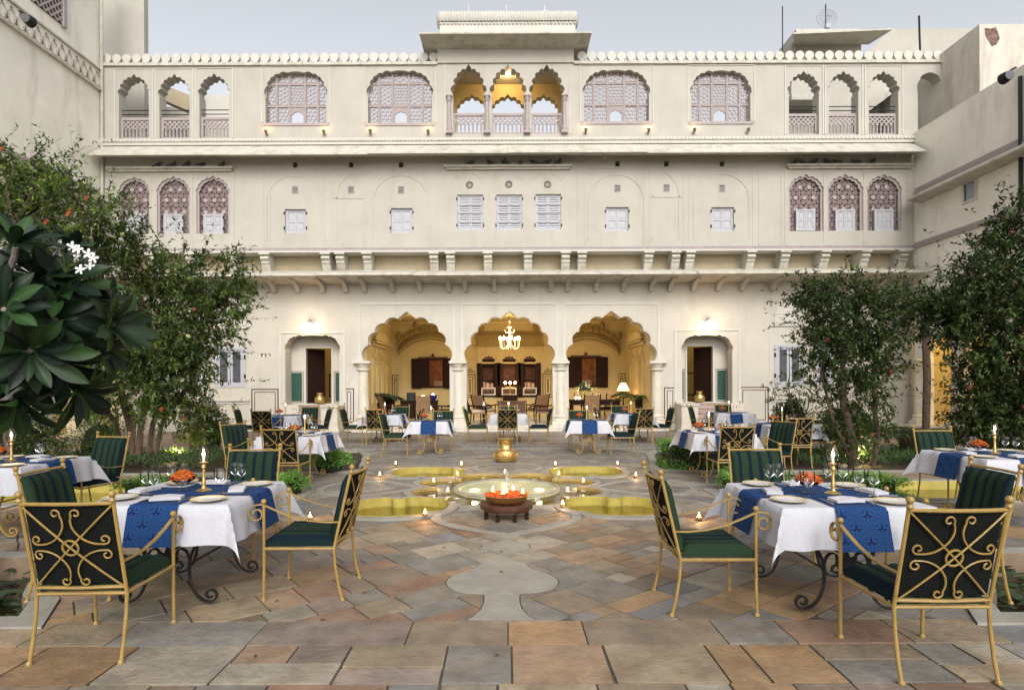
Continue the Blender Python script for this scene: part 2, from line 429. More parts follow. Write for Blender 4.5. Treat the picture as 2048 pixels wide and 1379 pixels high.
# inner wall of the middle pavilion with its own arches, lit yellow by a lamp
yb = YF+1.4
hs_ = []
for (x0,x1) in ((914,973),(984,1048),(1060,1116)):
    a = P((x0+x1)/2, 262, yb); b = P((x0+x1)/2, 188, yb); hs_.append(foil_arch(a[0], a[1]-1.2, b[1]-.55, b[1], (x1-x0)/2*yb/FPX, 3, peak=.14))
a = P(880, 262, yb); b = P(1152, 90, yb)
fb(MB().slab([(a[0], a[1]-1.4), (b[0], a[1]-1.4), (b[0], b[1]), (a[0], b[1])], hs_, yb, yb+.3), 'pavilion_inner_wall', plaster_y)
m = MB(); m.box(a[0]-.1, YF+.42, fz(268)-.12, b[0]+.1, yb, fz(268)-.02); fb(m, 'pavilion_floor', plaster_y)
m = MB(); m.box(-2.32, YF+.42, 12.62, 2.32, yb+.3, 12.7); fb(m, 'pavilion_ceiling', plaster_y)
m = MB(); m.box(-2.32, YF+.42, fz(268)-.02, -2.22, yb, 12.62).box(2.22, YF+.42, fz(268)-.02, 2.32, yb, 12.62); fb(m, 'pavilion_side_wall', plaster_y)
# --- middle pavilion raised above the parapet
m = MB(); m.box(fx(878), YF-.06, zt+.001, fx(1150), yb+.3, fz(88)); fb(m, 'pavilion_block', plaster)
def wedge(m, X0, X1, yw, ye, ztop, ze, zbot, th, side=0):
    """sloping eave slab: wall line yw, edge line ye; side>0 returns along the ends"""
    vs = [(X0, yw, ztop), (X1, yw, ztop), (X1+side, ye, ze), (X0-side, ye, ze), (X0, yw, zbot), (X1, yw, zbot), (X1+side, ye, ze-th), (X0-side, ye, ze-th)]
    m.add(vs, [(0,3,2,1),(4,5,6,7),(3,7,6,2),(0,4,7,3),(1,2,6,5),(0,1,5,4)])
zE = P(1017, 64, YF-.75)[1]
m = MB(); X0, X1 = fx(878), fx(1150); o_ = .5
ye, yw, yr = YF-.75, YF-.06, yb+.3
V = [(X0,yw,zE-.16),(X1,yw,zE-.16),(X1+o_,ye,zE-.05),(X0-o_,ye,zE-.05),(X0-o_,ye,zE),(X1+o_,ye,zE),(X1,yw,zE+.3),(X0,yw,zE+.3),
     (X0-o_,yr,zE-.05),(X1+o_,yr,zE-.05),(X0-o_,yr,zE),(X1+o_,yr,zE),(X0,yr,zE+.3),(X1,yr,zE+.3),(X0,yr,zE-.16),(X1,yr,zE-.16)]
m.add(V, [(0,1,2,3),(3,2,5,4),(4,5,6,7),(3,4,10,8),(2,9,11,5),(4,7,12,10),(5,11,13,6),(0,3,8,14),(1,15,9,2),(8,10,12,14),(9,15,13,11),(7,6,13,12)])
fb(m, 'pavilion_eave', ledge)
m = MB(); za = P(1017, 61, YF)[1]; zb = P(1017, 27, YF)[1]; X0, X1 = fx(881), fx(1155)
m.box(X0+.03, YF-.1, zE, X1-.03, yb, za+.25); fb(m, 'roof_drum', plaster_w)
m = MB(); n = 46
for i in range(n):
    xa = X0 + (X1-X0)*i/n; xb = X0 + (X1-X0)*(i+1)/n
    pts = []
    zz0 = za+.22
    for k in range(9):
        a = R(-35 + 125*k/8); pts.append((YF+.12-.30*math.cos(a), zz0+.16+.26*math.sin(a)))
    xm = (xa+xb)/2
    vs = []; fs = []
    for (y, z) in pts: vs += [(xa, y, z), (xm, y-.035, z+.015), (xb, y, z)]
    for k in range(8): fs += [(3*k, 3*k+3, 3*k+4, 3*k+1), (3*k+1, 3*k+4, 3*k+5, 3*k+2)]
    m.add(vs, fs)
zr = za+.22+.42
m.box(X0, YF+.12, za+.2, X1, yb-.1, zr)
for X in (X0, X1):
    m.ball((X, YF+.12, za+.38), .26, 10, 8, (.35,1,1))
fb(m, 'ribbed_roof', plaster_w, smooth=True)
m = MB()
for i in range(36): m.ball((X0+.06+(X1-X0-.12)*i/35, YF-.12, za+.17), .045, 6, 5)
stuff(fb(m, 'roof_beading', plaster_w))
for xx in (939, 1015.5, 1093):
    fb(MB().lathe([(.07,0),(.09,.05),(.05,.1),(.075,.16),(.03,.24),(.045,.28),(.008,.42)], 8, (fx(xx), YF+.3, zr)), 'finial', ledge, smooth=True)
# --- parapet of rounded merlons
def merlon_mesh():
    prof = []
    for k in range(15):
        a = R(-58 + 296*k/14); prof.append((.148*math.cos(a), .205+.145*math.sin(a)))
    pts = [(-.045,0),(.045,0)] + prof
    return MB().slab(pts, [], -.05, .05)
mm = None; sp = 19.85*KF
x = fx(214); zpar = zt+.04
while x < fx(1882):
    if not (fx(874) < x < fx(1152)):
        if mm is None: mm = fb(merlon_mesh(), 'merlon', plaster_w); mm.location = Vector((x, YF+.1, zpar+.02)) - FA.location
        else: inst(mm, 'merlon', FA, (x, YF+.1, zpar+.02), (0, rnd.uniform(-.04,.04), 0), True, (1, 1, rnd.uniform(.96,1.04)))
    x += sp
m = MB(); m.box(XL, YF-.07, zt-.05, fx(878)-.002, YF+.3, zt+.045); m.box(fx(1150)+.002, YF-.07, zt-.05, 14.55, YF+.3, zt+.045); fb(m, 'parapet_ledge', ledge)
# --- cornice and eave between upper and middle storey
m = MB(); m.box(XL, YF-.1, fz(283), XR, YF-.002, fz(277)); m.box(XL, YF-.07, fz(289), XR, YF-.002, fz(283)-.002)
fb(m, 'cornice', plaster_w)
m = MB(); i = 0
xx = XL+.1
while xx < XR-.1: m.box(xx, YF-.125, fz(282), xx+.07, YF-.1, fz(278)); xx += .13
stuff(fb(m, 'cornice_dentils', plaster_w))
zE2 = P(1017, 304, YF-.7)[1]
nseg = 6
for i in range(nseg):
    a = -13.5 + 27*i/nseg; b = -13.5+27*(i+1)/nseg - .006
    m = MB(); wedge(m, a, b, YF-.002, YF-.72-.01*(i % 2), zE2+.52, zE2+rnd.uniform(-.02,.02), zE2+.13, .05); fb(m, 'stone_eave', ledge)
m = MB(); m.box(-13.5, YF-.03, zE2+.08, 13.5, YF-.001, zE2+.129)
for i in range(17): X = -12.8+25.6*i/16; m.tube([(X, YF-.35, zE2+.03), (X, YF-.38, zE2-.05), (X+.02, YF-.32, zE2-.08)], .012, 5)
fb(m, 'eave_underside', plaster)
# --- middle storey
zm0, zm1 = fz(501), zc
holes = []
JA2 = [(237,353,300,467),(314,352,380,467),(393,351,459,467),(1578,348,1647,462),(1656,348,1726,461),(1734,348,1803,461)]
SH = [(570,418,612,466),(782,416,825,466),(1212,414,1257,462),(1423,414,1468,462)]
LOU = [(915,389,966,460),(993,389,1044,460),(1071,388,1122,460)]
for a in JA2: holes.append(hole_px(*a, n=4, spr=.3, peak=.12, cusp=.95, bul=.25))
for a in SH: holes.append(rect_pts(*rects(*a, YF)))
for a in LOU: holes.append(rect_pts(*rects(*a, YF)))
NI = [(590,329),(702,329),(802,329),(1235,327),(1333,327),(1444,327)]
for x, y in NI:
    a = P(x, y+6, YF); holes.append(foil_arch(a[0], a[1], a[1]+.1, a[1]+.2, .075, 1, peak=.1))
SQ = [(590,380),(702,380),(802,380),(1235,377),(1333,376),(1444,377)]
for x, y in SQ: holes.append(rect_pts(*rects(x-6.5, y-8, x+6.5, y+8, YF)))
RO = [(939,370),(1017.5,369),(1095,369)]
for x, y in RO: a = P(x, y, YF); holes.append([(a[0]+.13*math.cos(R(t)), a[1]+.13*math.sin(R(t))) for t in range(0,360,20)])
fb(MB().slab([(XL, zm0), (XR, zm0), (XR, zm1), (XL, zm1)], holes, YF, YF+.3), 'middle_storey_wall', plaster)
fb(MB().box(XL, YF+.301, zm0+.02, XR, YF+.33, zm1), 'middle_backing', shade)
def shutter(x0, y0, x1, y1, kind, Yd=.05, hinge=True):
    X0, Z0, X1, Z1 = rects(x0, y0, x1, y1, YF); Y = YF+Yd
    f = MB(); frame_box(f, X0+.002, Z0+.002, X1-.002, Z1-.002, .04, Y-.02, Y+.06)
    o = fb(f, 'shutter', shut); mid = (X0+X1)/2
    for s in (0,1):
        xa, xb = (X0+.04, mid-.004) if s == 0 else (mid+.004, X1-.04); za, zb = Z0+.04, Z1-.04
        lf = MB(); frame_box(lf, xa, za, xb, zb, .045, Y-.005, Y+.03)
        if kind == 'panel':
            zmid = (za+zb)/2; lf.box(xa+.045, Y-.004, zmid-.025, xb-.045, Y+.03, zmid+.025)
            lf.box(xa+.045, Y+.015, za+.045, xb-.045, Y+.025, zmid-.025); lf.box(xa+.045, Y+.015, zmid+.025, xb-.045, Y+.025, zb-.045)
            lf.box(xa+.075, Y+.003, za+.08, xb-.075, Y+.015, zmid-.06); lf.box(xa+.075, Y+.003, zmid+.06, xb-.075, Y+.015, zb-.08)
            lf.build('shutter_leaf', shut, o)
        else:
            lo = lf.build('shutter_leaf', shut, o)
            n = 14; h = (zb-za-.09)/n
            for i in range(n):
                z = za+.045+h*i; b = MB()
                b.add([(xa+.045,Y+.0,z+.012),(xb-.045,Y+.0,z+.012),(xb-.045,Y+.028,z+h*.95),(xa+.045,Y+.028,z+h*.95),(xa+.045,Y+.01,z+.002),(xb-.045,Y+.01,z+.002),(xb-.045,Y+.034,z+h*.85),(xa+.045,Y+.034,z+h*.85)],
                      [(0,1,2,3),(4,7,6,5),(0,4,5,1),(2,6,7,3)])
                b.build('slat', shut, o)
    if kind != 'panel':
        for t in (.27,.5,.76): MB().box(X0, Y-.035, Z1-(Z1-Z0)*t-.012, X1, Y-.021, Z1-(Z1-Z0)*t+.012).build('shutter_bar', shut, o)
    if hinge:
        h = MB()
        for x in (X0-.035, X1-.005):
            for z in (Z0+.12, Z1-.18): h.box(x, YF-.03 if Yd > 0 else Y-.03, z, x+.04, YF+.0 if Yd > 0 else Y, z+.09)
        h.build('hinge', iron, o)
    for ch in o.children: ch.location = (0,0,0)
    return o
for a in SH: shutter(*a, 'panel', .09)
for a in LOU: shutter(*a, 'louvre', .08)
for i, (x0,y0,x1,y1) in enumerate(JA2):
    X0, Z0, X1, Z1 = rects(x0, y0, x1, y1, YF); j = MB()
    cx = (X0+X1)/2
    lattice(j, X0-.02, Z0, X1+.02, Z1, YF+.14, YF+.17, .15, .038, (0,60,120))
    lattice(j, X0-.02, Z0, X1+.02, Z1, YF+.135, YF+.165, .15, .014, (30,90,150))
    js = fb(j, 'jali_screen', mat('dusty_rose_jali', (.22,.165,.16), .8, var=.12, scale=8))
    for z in (Z0+.75, Z0+1.15, Z0+1.5):
        for dx in ((-.3,0,.3) if z < Z0+1.3 else (-.15,.15)):
            q = MB().lathe([(.02,0),(.075,0),(.075,.02),(.02,.02)], 6, (cx+dx, YF+.115, z), axis='Y'); q.build('star', pink, js)
    bd = MB(); hh = hole_px(x0,y0,x1,y1, n=4, spr=.3, peak=.12, cusp=.95, bul=.25)
    inner = hole_px(x0+4.5,y0+5,x1-4.5,y1, n=4, spr=.3, peak=.12, cusp=.95, bul=.25)
    bd.slab(hh, [[(x, z-.0) if z > Z0+.02 else (x, Z0+.012) for x, z in inner]], YF+.05, YF+.12); bd.build('jali_border', pinkd, js)
    for ch in js.children: ch.location = (0,0,0)
    if i < 3: sx = ((250,427,289,468),(326,427,365,467),(406,427,446,467))[i]
    else: sx = ((1593,418,1631,461),(1672,418,1711,461),(1750,418,1788,461))[i-3]
    shutter(*sx, 'panel', .04, i < 3)
for x, y in SQ:
    X0, Z0, X1, Z1 = rects(x-6.5, y-8, x+6.5, y+8, YF); j = MB(); frame_box(j, X0+.001, Z0+.001, X1-.001, Z1-.001, .03, YF+.0, YF+.06)
    lattice(j, X0+.03, Z0+.03, X1-.03, Z1-.03, YF+.02, YF+.05, .055, .024, (45,135)); fb(j, 'vent_grille', pinkd)
for x, y in RO:
    a = P(x, y, YF); j = MB()
    for r in (.12, .06): j.tube([(a[0]+r*math.cos(R(t)), YF+.03, a[1]+r*math.sin(R(t))) for t in range(0,360,24)], .013, 5, True)
    for t in range(0,180,30): j.bar((a[0]-.12*math.cos(R(t)), YF+.03+t*1e-5, a[1]-.12*math.sin(R(t))), (a[0]+.12*math.cos(R(t)), YF+.03+t*1e-5, a[1]+.12*math.sin(R(t))), .016, .03)
    fb(j, 'round_grille', pinkd)
# ledges the pigeons sit on, pilaster strips and blind arches in relief
LED = [(217,469,337),(889,1143,333),(1571,1823,331)]
for a, b, y in LED:
    m = MB(); zl = P((a+b)/2, y, YF)[1]; m.box(P(a,y,YF)[0], YF-.16, zl-.05, P(b,y,YF)[0], YF-.001, zl+.017); m.box(P(a,y,YF)[0]+.06, YF-.09, zl-.117, P(b,y,YF)[0]-.06, YF-.001, zl-.051)
    fb(m, 'bird_ledge', ledge)
for x in (217,303,385,468,527,540,649,665,731,745,862,876,889,980,1057,1143,1158,1172,1290,1302,1370,1381,1508,1520,1565,1572,1650,1730,1816):
    X = fx(x); y1 = 338 if (x<480 or 880<x<1150 or x>1560) else 322
    fb(MB().box(X-.03, YF-.012, zm0+.05, X+.04, YF-.001, fz(y1+3)), 'pilaster', plaster)
for x in (590,803,1234,1445):
    m = MB(); c = fx(x); pts = [(c-.93, fz(480))] + [(c+u, w) for u, w in arc(0, fz(402), .93, .88, 180, 0, 20)] + [(c+.93, fz(480))]
    band(m, pts, .05, YF-.015, YF); fb(m, 'blind_arch', plaster)
for x in (702,1333):
    m = MB(); c = fx(x); band(m, [(c-.45, fz(480))]+[(c+u,w+max(0,.12-abs(u)*.5)) for u,w in arc(0, fz(390), .45, .6, 180, 0, 16)]+[(c+.45, fz(480))], .05, YF-.015, YF); fb(m, 'blind_arch', plaster)
for x in (939,1018,1096):
    m = MB(); c = fx(x); band(m, [(c-.62, fz(480))]+[(c+u,w+max(0,.1-abs(u)*.4)) for u,w in arc(0, fz(378), .62, .5, 180, 0, 16)]+[(c+.62, fz(480))], .04, YF-.009, YF); fb(m, 'blind_arch', plaster)
for y in (338, 396):
    for a,b in ((541,648),(666,730),(746,861),(1173,1289),(1303,1369),(1382,1507)):
        if y == 338 or (b-a) < 80: fb(MB().box(fx(a)+.05, YF-.015, fz(y), fx(b)-.05, YF-.001, fz(y)+.04), 'panel_moulding', plaster)
# pink string course
m = MB(); m.box(XL, YF-.06, fz(501), XR, YF-.001, fz(498)+.0); m.box(XL, YF-.035, fz(498)+.001, XR, YF-.001, fz(494)); fb(m, 'string_course', pink)
m = MB(); xx = XL+.1
while xx < XR: m.box(xx, YF-.05, fz(497)+.01, xx+.06, YF-.036, fz(494)-.01); xx += .11
stuff(fb(m, 'string_course_beads', pink))
m = MB().box(XL, YF-.09, fz(504), XR, YF+.5, fz(501)-.002); fb(m, 'balcony_slab', plaster_w)
# --- bracket zone
zb0, zb1 = fz(541), fz(504)
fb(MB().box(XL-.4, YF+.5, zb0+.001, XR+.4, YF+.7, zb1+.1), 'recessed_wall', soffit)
bx = [40,115,148,281,335,364,485,553,633,713,790]
prof = [(0,0),(.0,-.1),(-.06,-.13),(-.1,-.2),(-.04,-.24),(.02,-.27),(0,-.33),(.06,-.38),(.1,-.47),(.18,-.6),(.56,-.6),(.56,0)]
bm0 = None
for s in (-1,1):
    for b in bx:
        X = b*KF*s; w = .27
        if bm0 is None:
            q = MB(); q.slab([(y, z) for y, z in prof], [], -w/2, w/2, fn=lambda u,v,d: (d, u, v)); q.box(-w/2-.03, -.12, -.07, w/2+.03, .0-.001, -.004)
            bm0 = fb(q, 'bracket', ledge); bm0.location = Vector((X, YF-.04, zb1-.001))-FA.location
        else: inst(bm0, 'bracket', FA, (X, YF-.04, zb1-.001), (0,0,0), True)
# --- lower canopy (sloping stone slabs) with small struts
zE3 = P(1017, 546, YF-.75)[1]; zw3 = fz(538)
xs = [-13.5,-9.2,-6.2,-3.05,.05,3.0,6.1,9.3,13.5]
for i in range(len(xs)-1):
    m = MB(); z = rnd.uniform(-.015,.015)
    wedge(m, xs[i], xs[i+1]-.008, YF+.5, YF-.75-rnd.uniform(0,.04), zw3+.08+z, zE3+z+.03, zE3-.16, .08); fb(m, 'canopy_slab', ledge)
st = None
for s in (-1,1):
    for b in (28,86,120,178,233,290,328,375,425,474,535,610,680,750):
        X = b*KF*s; z1 = zE3-.1
        if st is None:
            q = MB(); q.slab([(.33,-.34),(.33,0),(-.42,.02),(-.42,-.03),(-.3,-.06),(-.15,-.10),(.02,-.16),(.15,-.25),(.22,-.34)], [], -.07, .07, fn=lambda u,v,d: (d,u,v))
            st = fb(q, 'strut', plaster); st.location = Vector((X, YF, z1))-FA.location
        else: inst(st, 'strut', FA, (X, YF, z1), (0,0,0), True)
# --- ground storey wall with the three great arches, two door niches and windows
zg1 = zb0+.0
def g(x, y): return P(x, y, YG)
holes = []
ARC = [(813.5, 85.5), (1019, 86), (1223, 86)]
zap = g(1018, 622)[1]; zsp = g(1018, 722)[1]
for cx, hw in ARC:
    X = g(cx, 700)[0]; H = hw*YG/FPX
    holes.append(foil_arch(X, .19, zsp-.0, zap, H, 4, .94, .26, .09, 8, .86))
DOOR = [(624.5, 54), (1414.5, 50)]
for cx, hw in DOOR:
    X = g(cx, 700)[0]; t = g(cx, 670)[1]; s = g(cx, 702)[1]
    holes.append(foil_arch(X, .9, s, t, hw*YG/FPX, 5, .95, .2, 0, 5, .5))
WIN = [(433,697,487,771),(372,697,405,771),(1553,692,1605,769),(1634,692,1660,769)]
for a in WIN: holes.append(rect_pts(*rects(*a, YG)))
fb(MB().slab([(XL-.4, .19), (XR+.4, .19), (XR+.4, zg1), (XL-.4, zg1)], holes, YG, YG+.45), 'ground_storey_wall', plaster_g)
m = MB()
for cx, hw in ARC:
    a = g(cx-95, 607); b = g(cx+95, 720)
    band(m, [(a[0], b[1]), (a[0], a[1]), (-a[0]+2*g(cx,700)[0], a[1]), (-a[0]+2*g(cx,700)[0], b[1])], .09, YG-.02, YG)
for cx, hw in DOOR:
    a = g(cx-64, 660 if cx > 1000 else 665); X = g(cx,700)[0]; w = X-a[0]
    band(m, [(X-w, .95), (X-w, a[1]), (X+w, a[1]), (X+w, .95)], .09, YG-.025, YG)
for x, y0, y1 in ((500,655,870),(560,655,860),(1540,650,860)):
    X = g(x,700)[0]; m.box(X-.03, YG-.015, .2, X+.03, YG-.001, g(x,y0)[1])
fb(m, 'raised_moulding', plaster_w)
def great_col(cx):
    X = g(cx, 700)[0]; column(X, YG+.1, .19, g(cx, 722)[1], .19, marble, FA, 12)
for cx in (725, 916, 1120.5, 1315): great_col(cx)
# dado outlines painted round panels
def dado(x0, y0, x1, y1, Y, n=2, w=.035, parent=None, mt=None):
    X0, Z0, X1, Z1 = rects(x0, y0, x1, y1, Y); m = MB()
    for i in range(n):
        o = i*.10; frame_box(m, X0+o, Z0+o, X1-o, Z1-o, w if i == 0 else w*.7, Y-.006, Y-.001)
    return fb(m, 'painted_border', mt or line_d)
for a in ((503,777,557,846),(688,776,708,845),(1328,774,1352,845),(1479,773,1537,846)): dado(*a, YG)
for xa, xb, y in ((384,500,799),(1540,1660,795)):
    X0, Z = g(xa,y); X1, _ = g(xb,y); m = MB(); m.box(X0, YG-.07, Z-.05, X1, YG-.001, Z); m.box(X0, YG-.04, Z-.14, X1, YG-.001, Z-.1); fb(m, 'sill_moulding', plaster_w)
for (x0,y0,x1,y1) in ((1541,612,1640,652),(372,618,500,657)):
    X0, Z0, X1, Z1 = rects(x0,y0,x1,y1,YG); m = MB(); h = Z1-Z0
    m.box(X0, YG-.06, Z0, X1, YG-.001, Z0+.06); m.box(X0+.12, YG-.03, Z0+.1, X1-.12, YG-.001, Z0+h*.6)
    m.slab([(X0+.1,Z0+h*.6),(X1-.1,Z0+h*.6),(X1-.22,Z0+h*.85),(X1-.35,Z1),(X0+.35,Z1),(X0+.22,Z0+h*.85)], [], YG-.05, YG-.001); fb(m, 'roof_relief', plaster_w)
wglass = mat('dark_window_glass', (.07,.075,.09), .15, var=.2, scale=5, spec=.6)
for i, (x0,y0,x1,y1) in enumerate(WIN):
    X0, Z0, X1, Z1 = rects(x0,y0,x1,y1,YG); f = MB(); frame_box(f, X0-.06, Z0-.06, X1+.06, Z1+.06, .1, YG-.02, YG+.05)
    o = fb(f, 'window', shut); mid = (X0+X1)/2
    c = MB()
    for xa, xb in ((X0+.04, mid-.015),(mid+.015, X1-.04)): frame_box(c, xa, Z0+.04, xb, Z1-.04, .07, YG+.01, YG+.045)
    c.build('casement', shut, o); MB().box(X0+.05, YG+.03, Z0+.05, mid-.02, YG+.035, Z1-.05).build('pane', wglass, o); MB().box(mid+.02, YG+.03, Z0+.05, X1-.05, YG+.035, Z1-.05).build('pane', wglass, o)
    h = MB()
    for x in (X0-.08, X1+.03):
        for z in (Z0+.25, Z1-.35): h.box(x, YG-.05, z, x+.05, YG-.021, z+.13)
    h.build('hinge', iron, o)
    for ch in o.children: ch.location = (0,0,0)
# --- door niches: recess wall, doorway, green panels, little lit room, steps
tilef = mat('room_floor', (.36,.28,.15), .5, var=.1)
YN = YG+.62
for k, (cx, hw) in enumerate(DOOR):
    s = 1 if k == 0 else -1
    dx0, dx1 = ((611.5, 664) if k == 0 else (1373, 1426)); y0, y1 = (695, 807) if k == 0 else (691, 804)
    X0, Z0, X1, Z1 = rects(dx0, y0, dx1, y1, YN); Z0 = .92
    xc = g(cx,700)[0]; wN = .98
    zt_ = g(cx, 664)[1]+.1
    m = MB().slab([(xc-wN, .9), (xc+wN, .9), (xc+wN, zt_), (xc-wN, zt_)], [rect_pts(X0, .905, X1, Z1)], YN, YN+.25)
    m.box(xc-wN-.1, YG+.451, .9, xc-wN+.05, YN-.001, zt_).box(xc+wN-.05, YG+.451, .9, xc+wN+.1, YN-.001, zt_).box(xc-wN, YG+.451, zt_-.05, xc+wN, YN-.001, zt_)
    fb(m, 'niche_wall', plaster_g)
    m = MB(); frame_box(m, X0-.03, .88, X1+.03, Z1+.03, .045, YN-.03, YN-.001); fb(m, 'door_frame', plaster_w)
    gp = ((568,577),(582,604),(671,679)) if k == 0 else ((1361,1367),(1434.5,1451),(1453.5,1465))
    for xa, xb in gp:
        a = rects(xa, 745 if k == 0 else 740, xb, 802 if k == 0 else 799, YN)
        m = MB(); m.box(a[0], YN-.012, a[1], a[2], YN-.002, a[3]); fb(m, 'green_panel', greenp)
        m = MB(); frame_box(m, a[0]-.05, a[1]-.05, a[2]+.05, a[3]+.05, .018, YN-.008, YN-.001); fb(m, 'painted_border', line_d)
    # open leaf
    lx = X0 if k == 0 else X1
    q = MB(); q.bar((lx+s*.03, YN+.2, .93), (lx+s*.03, YN+.2, Z1-.03), .05, .05)
    q.add([(lx+s*.03,YN+.2,.93),(lx+s*.42,YN+.75,.93),(lx+s*.42,YN+.75,Z1-.03),(lx+s*.03,YN+.2,Z1-.03),(lx+s*.07,YN+.18,.93),(lx+s*.46,YN+.72,.93),(lx+s*.46,YN+.72,Z1-.03),(lx+s*.07,YN+.18,Z1-.03)],
          [(0,1,2,3),(7,6,5,4),(1,5,6,2),(0,4,5,1),(3,2,6,7)]); fb(q, 'door', wood)
    # room
    yb2 = YN+2.6; m = MB(); m.box(xc-1.6, yb2, .9, xc+1.6, yb2+.1, 4.2).box(xc-1.7, YN+.26, .9, xc-1.6, yb2, 4.2).box(xc+1.6, YN+.26, .9, xc+1.7, yb2, 4.2); fb(m, 'room_wall', plaster_y)
    m = MB().box(xc-1.6, YN+.26, .74, xc+1.6, yb2, .9); fb(m, 'room_floor', tilef); fb(MB().box(xc-wN-.05, YG+.003, .74, xc+wN+.05, YN+.255, .899), 'niche_floor', marble)
    m = MB().box(xc-1.7, YN+.26, 4.2, xc+1.7, yb2+.1, 4.3); fb(m, 'room_ceiling', plaster_y)
    m = MB(); frame_box(m, xc+s*.1-.5, 1.1, xc+s*.1+.75, 2.0, .05, yb2-.006, yb2-.001); m.slab(foil_arch(xc+s*.35, 2.25, 2.9, 3.25, .16, 2), [], yb2-.008, yb2-.001); fb(m, 'painted_border', line_d)
    point('room_lamp', (xc+s*.2, YN+1.3, 3.6), 16, (1,.72,.35), .1)
    # steps and side pier
    sx0, sx1 = (g(604,800)[0], g(655,800)[0]) if k == 0 else (g(1383,800)[0], g(1450,800)[0])
    stone = mat('step_stone', (.37,.28,.24), .75, var=.2, scale=6, bump=.3, bscale=30)
    n = 6
    for i in range(n):
        fb(MB().box(sx0, YG-.95+.16*i, .15*i if i else 0, sx1, YG-.001, .15*(i+1)-.004), 'step', stone)
        fb(MB().box(sx0-.02, YG-.98+.16*i, .15*(i+1)-.035, sx1+.02, YG-.951+.16*i, .15*(i+1)-.004), 'step_nosing', stone)
    px0, px1 = (sx1+.005, sx1+.55) if k == 0 else (sx0-.55, sx0-.005)
    m = MB(); m.box(px0, YG-.75, .05, px1, YG-.002, .84); m.box(px0-.04, YG-.8, .84, px1+.04, YG-.002, .9); m.box(px0-.05, YG-.82, 0, px1+.05, YG-.002, .12); m.box(px0-.03,YG-.78,.12,px1+.03,YG-.002,.17)
    fb(m, 'stair_pier', marble)
    px0, px1 = (sx0-.6, sx0-.005) if k == 0 else (sx1+.005, sx1+.5)
    m = MB(); m.box(px0, YG-.35, .0, px1, YG-.002, .9); fb(m, 'stair_pier', marble)
# --- low plinth in front of the arches (stone blocks)
blk = None
for s0, s1 in ((-4.95, 5.0),):
    for row, (za_, zb_, yy) in enumerate(((0,.095,YG-.55),(.1,.19,YG-.42))):
        x = s0-.25+(.12 if row else 0)
        while x < s1+.3:
            w = rnd.uniform(.28,.5); fb(MB().box(x, yy, za_, min(x+w,s1+.3)-.008, YG+.0-.002, zb_), 'plinth_block', marble); x += w
fb(MB().box(XL, YG-.12, 0, s0-.3, YG-.001, .2), 'wall_footing', ledge); fb(MB().box(s1+.35, YG-.12, 0, XR, YG-.001, .2), 'wall_footing', ledge)
# --- veranda room behind the arches
YB = 25.2
def b(x, y): return P(x, y, YB)
xw = 4.93; zc_ = 4.22
fb(MB().box(-xw-.2, YG-.02, .02, xw+.2, YB, .185), 'veranda_floor', marble)
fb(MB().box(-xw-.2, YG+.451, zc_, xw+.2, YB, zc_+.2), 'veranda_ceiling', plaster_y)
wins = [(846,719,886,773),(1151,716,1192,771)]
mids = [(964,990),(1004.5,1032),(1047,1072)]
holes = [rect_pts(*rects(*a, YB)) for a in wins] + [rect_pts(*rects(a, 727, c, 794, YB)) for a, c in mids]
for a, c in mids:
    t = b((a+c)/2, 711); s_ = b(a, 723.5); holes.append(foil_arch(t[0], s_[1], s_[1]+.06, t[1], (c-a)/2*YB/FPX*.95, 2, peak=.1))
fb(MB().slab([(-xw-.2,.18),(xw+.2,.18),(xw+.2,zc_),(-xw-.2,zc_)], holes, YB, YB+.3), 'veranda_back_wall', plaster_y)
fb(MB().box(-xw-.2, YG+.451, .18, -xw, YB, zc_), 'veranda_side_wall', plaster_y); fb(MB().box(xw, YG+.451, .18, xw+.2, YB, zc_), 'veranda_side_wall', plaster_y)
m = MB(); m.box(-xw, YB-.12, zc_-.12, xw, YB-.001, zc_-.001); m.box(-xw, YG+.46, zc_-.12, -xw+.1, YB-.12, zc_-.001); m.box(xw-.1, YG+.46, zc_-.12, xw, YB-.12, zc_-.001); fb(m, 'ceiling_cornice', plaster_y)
# carved relief: middle aedicule and the two bowed arches
olive = mat('olive_relief', (.26,.185,.07), .8, var=.3, scale=14, bump=.6, bscale=22)
m = MB(); a = b(953, 692); c = b(1084, 692)
m.box(a[0]-.1, YB-.16, a[1], c[0]+.1, YB-.001, a[1]+.07)
m.box(a[0], YB-.1, a[1]+.07, c[0], YB-.001, b(0,680)[1])
z = b(0,680)[1]; n = 40; z2 = b(0,668)[1]
for i in range(n):
    xa = a[0]+(c[0]-a[0])*i/n; xb = xa+(c[0]-a[0])/n*.8
    m.add([(xa,YB-.16,z),(xb,YB-.16,z),(xb,YB-.2,z+.1),(xa,YB-.2,z+.1),(xa,YB-.08,z2),(xb,YB-.08,z2),(xa,YB-.001,z),(xb,YB-.001,z)], [(0,1,2,3),(3,2,5,4),(0,3,4,6),(1,7,5,2)])
m.box(a[0]+.12, YB-.1, z2, c[0]-.12, YB-.001, z2+.05)
for xx in (963, 1071): q = b(xx, 663); m.lathe([(.04,0),(.1,.06),(.13,.14),(.08,.24),(.03,.3),(.008,.36)], 8, (q[0], YB-.1, z2+.05))
fb(m, 'carved_cornice', olive)
m = MB(); A = b(957, 692); 
for xx in (957.5, 998, 1039, 1079): X = b(xx,700)[0]; m.box(X-.06, YB-.05, .2, X+.06, YB-.001, A[1]-.001)
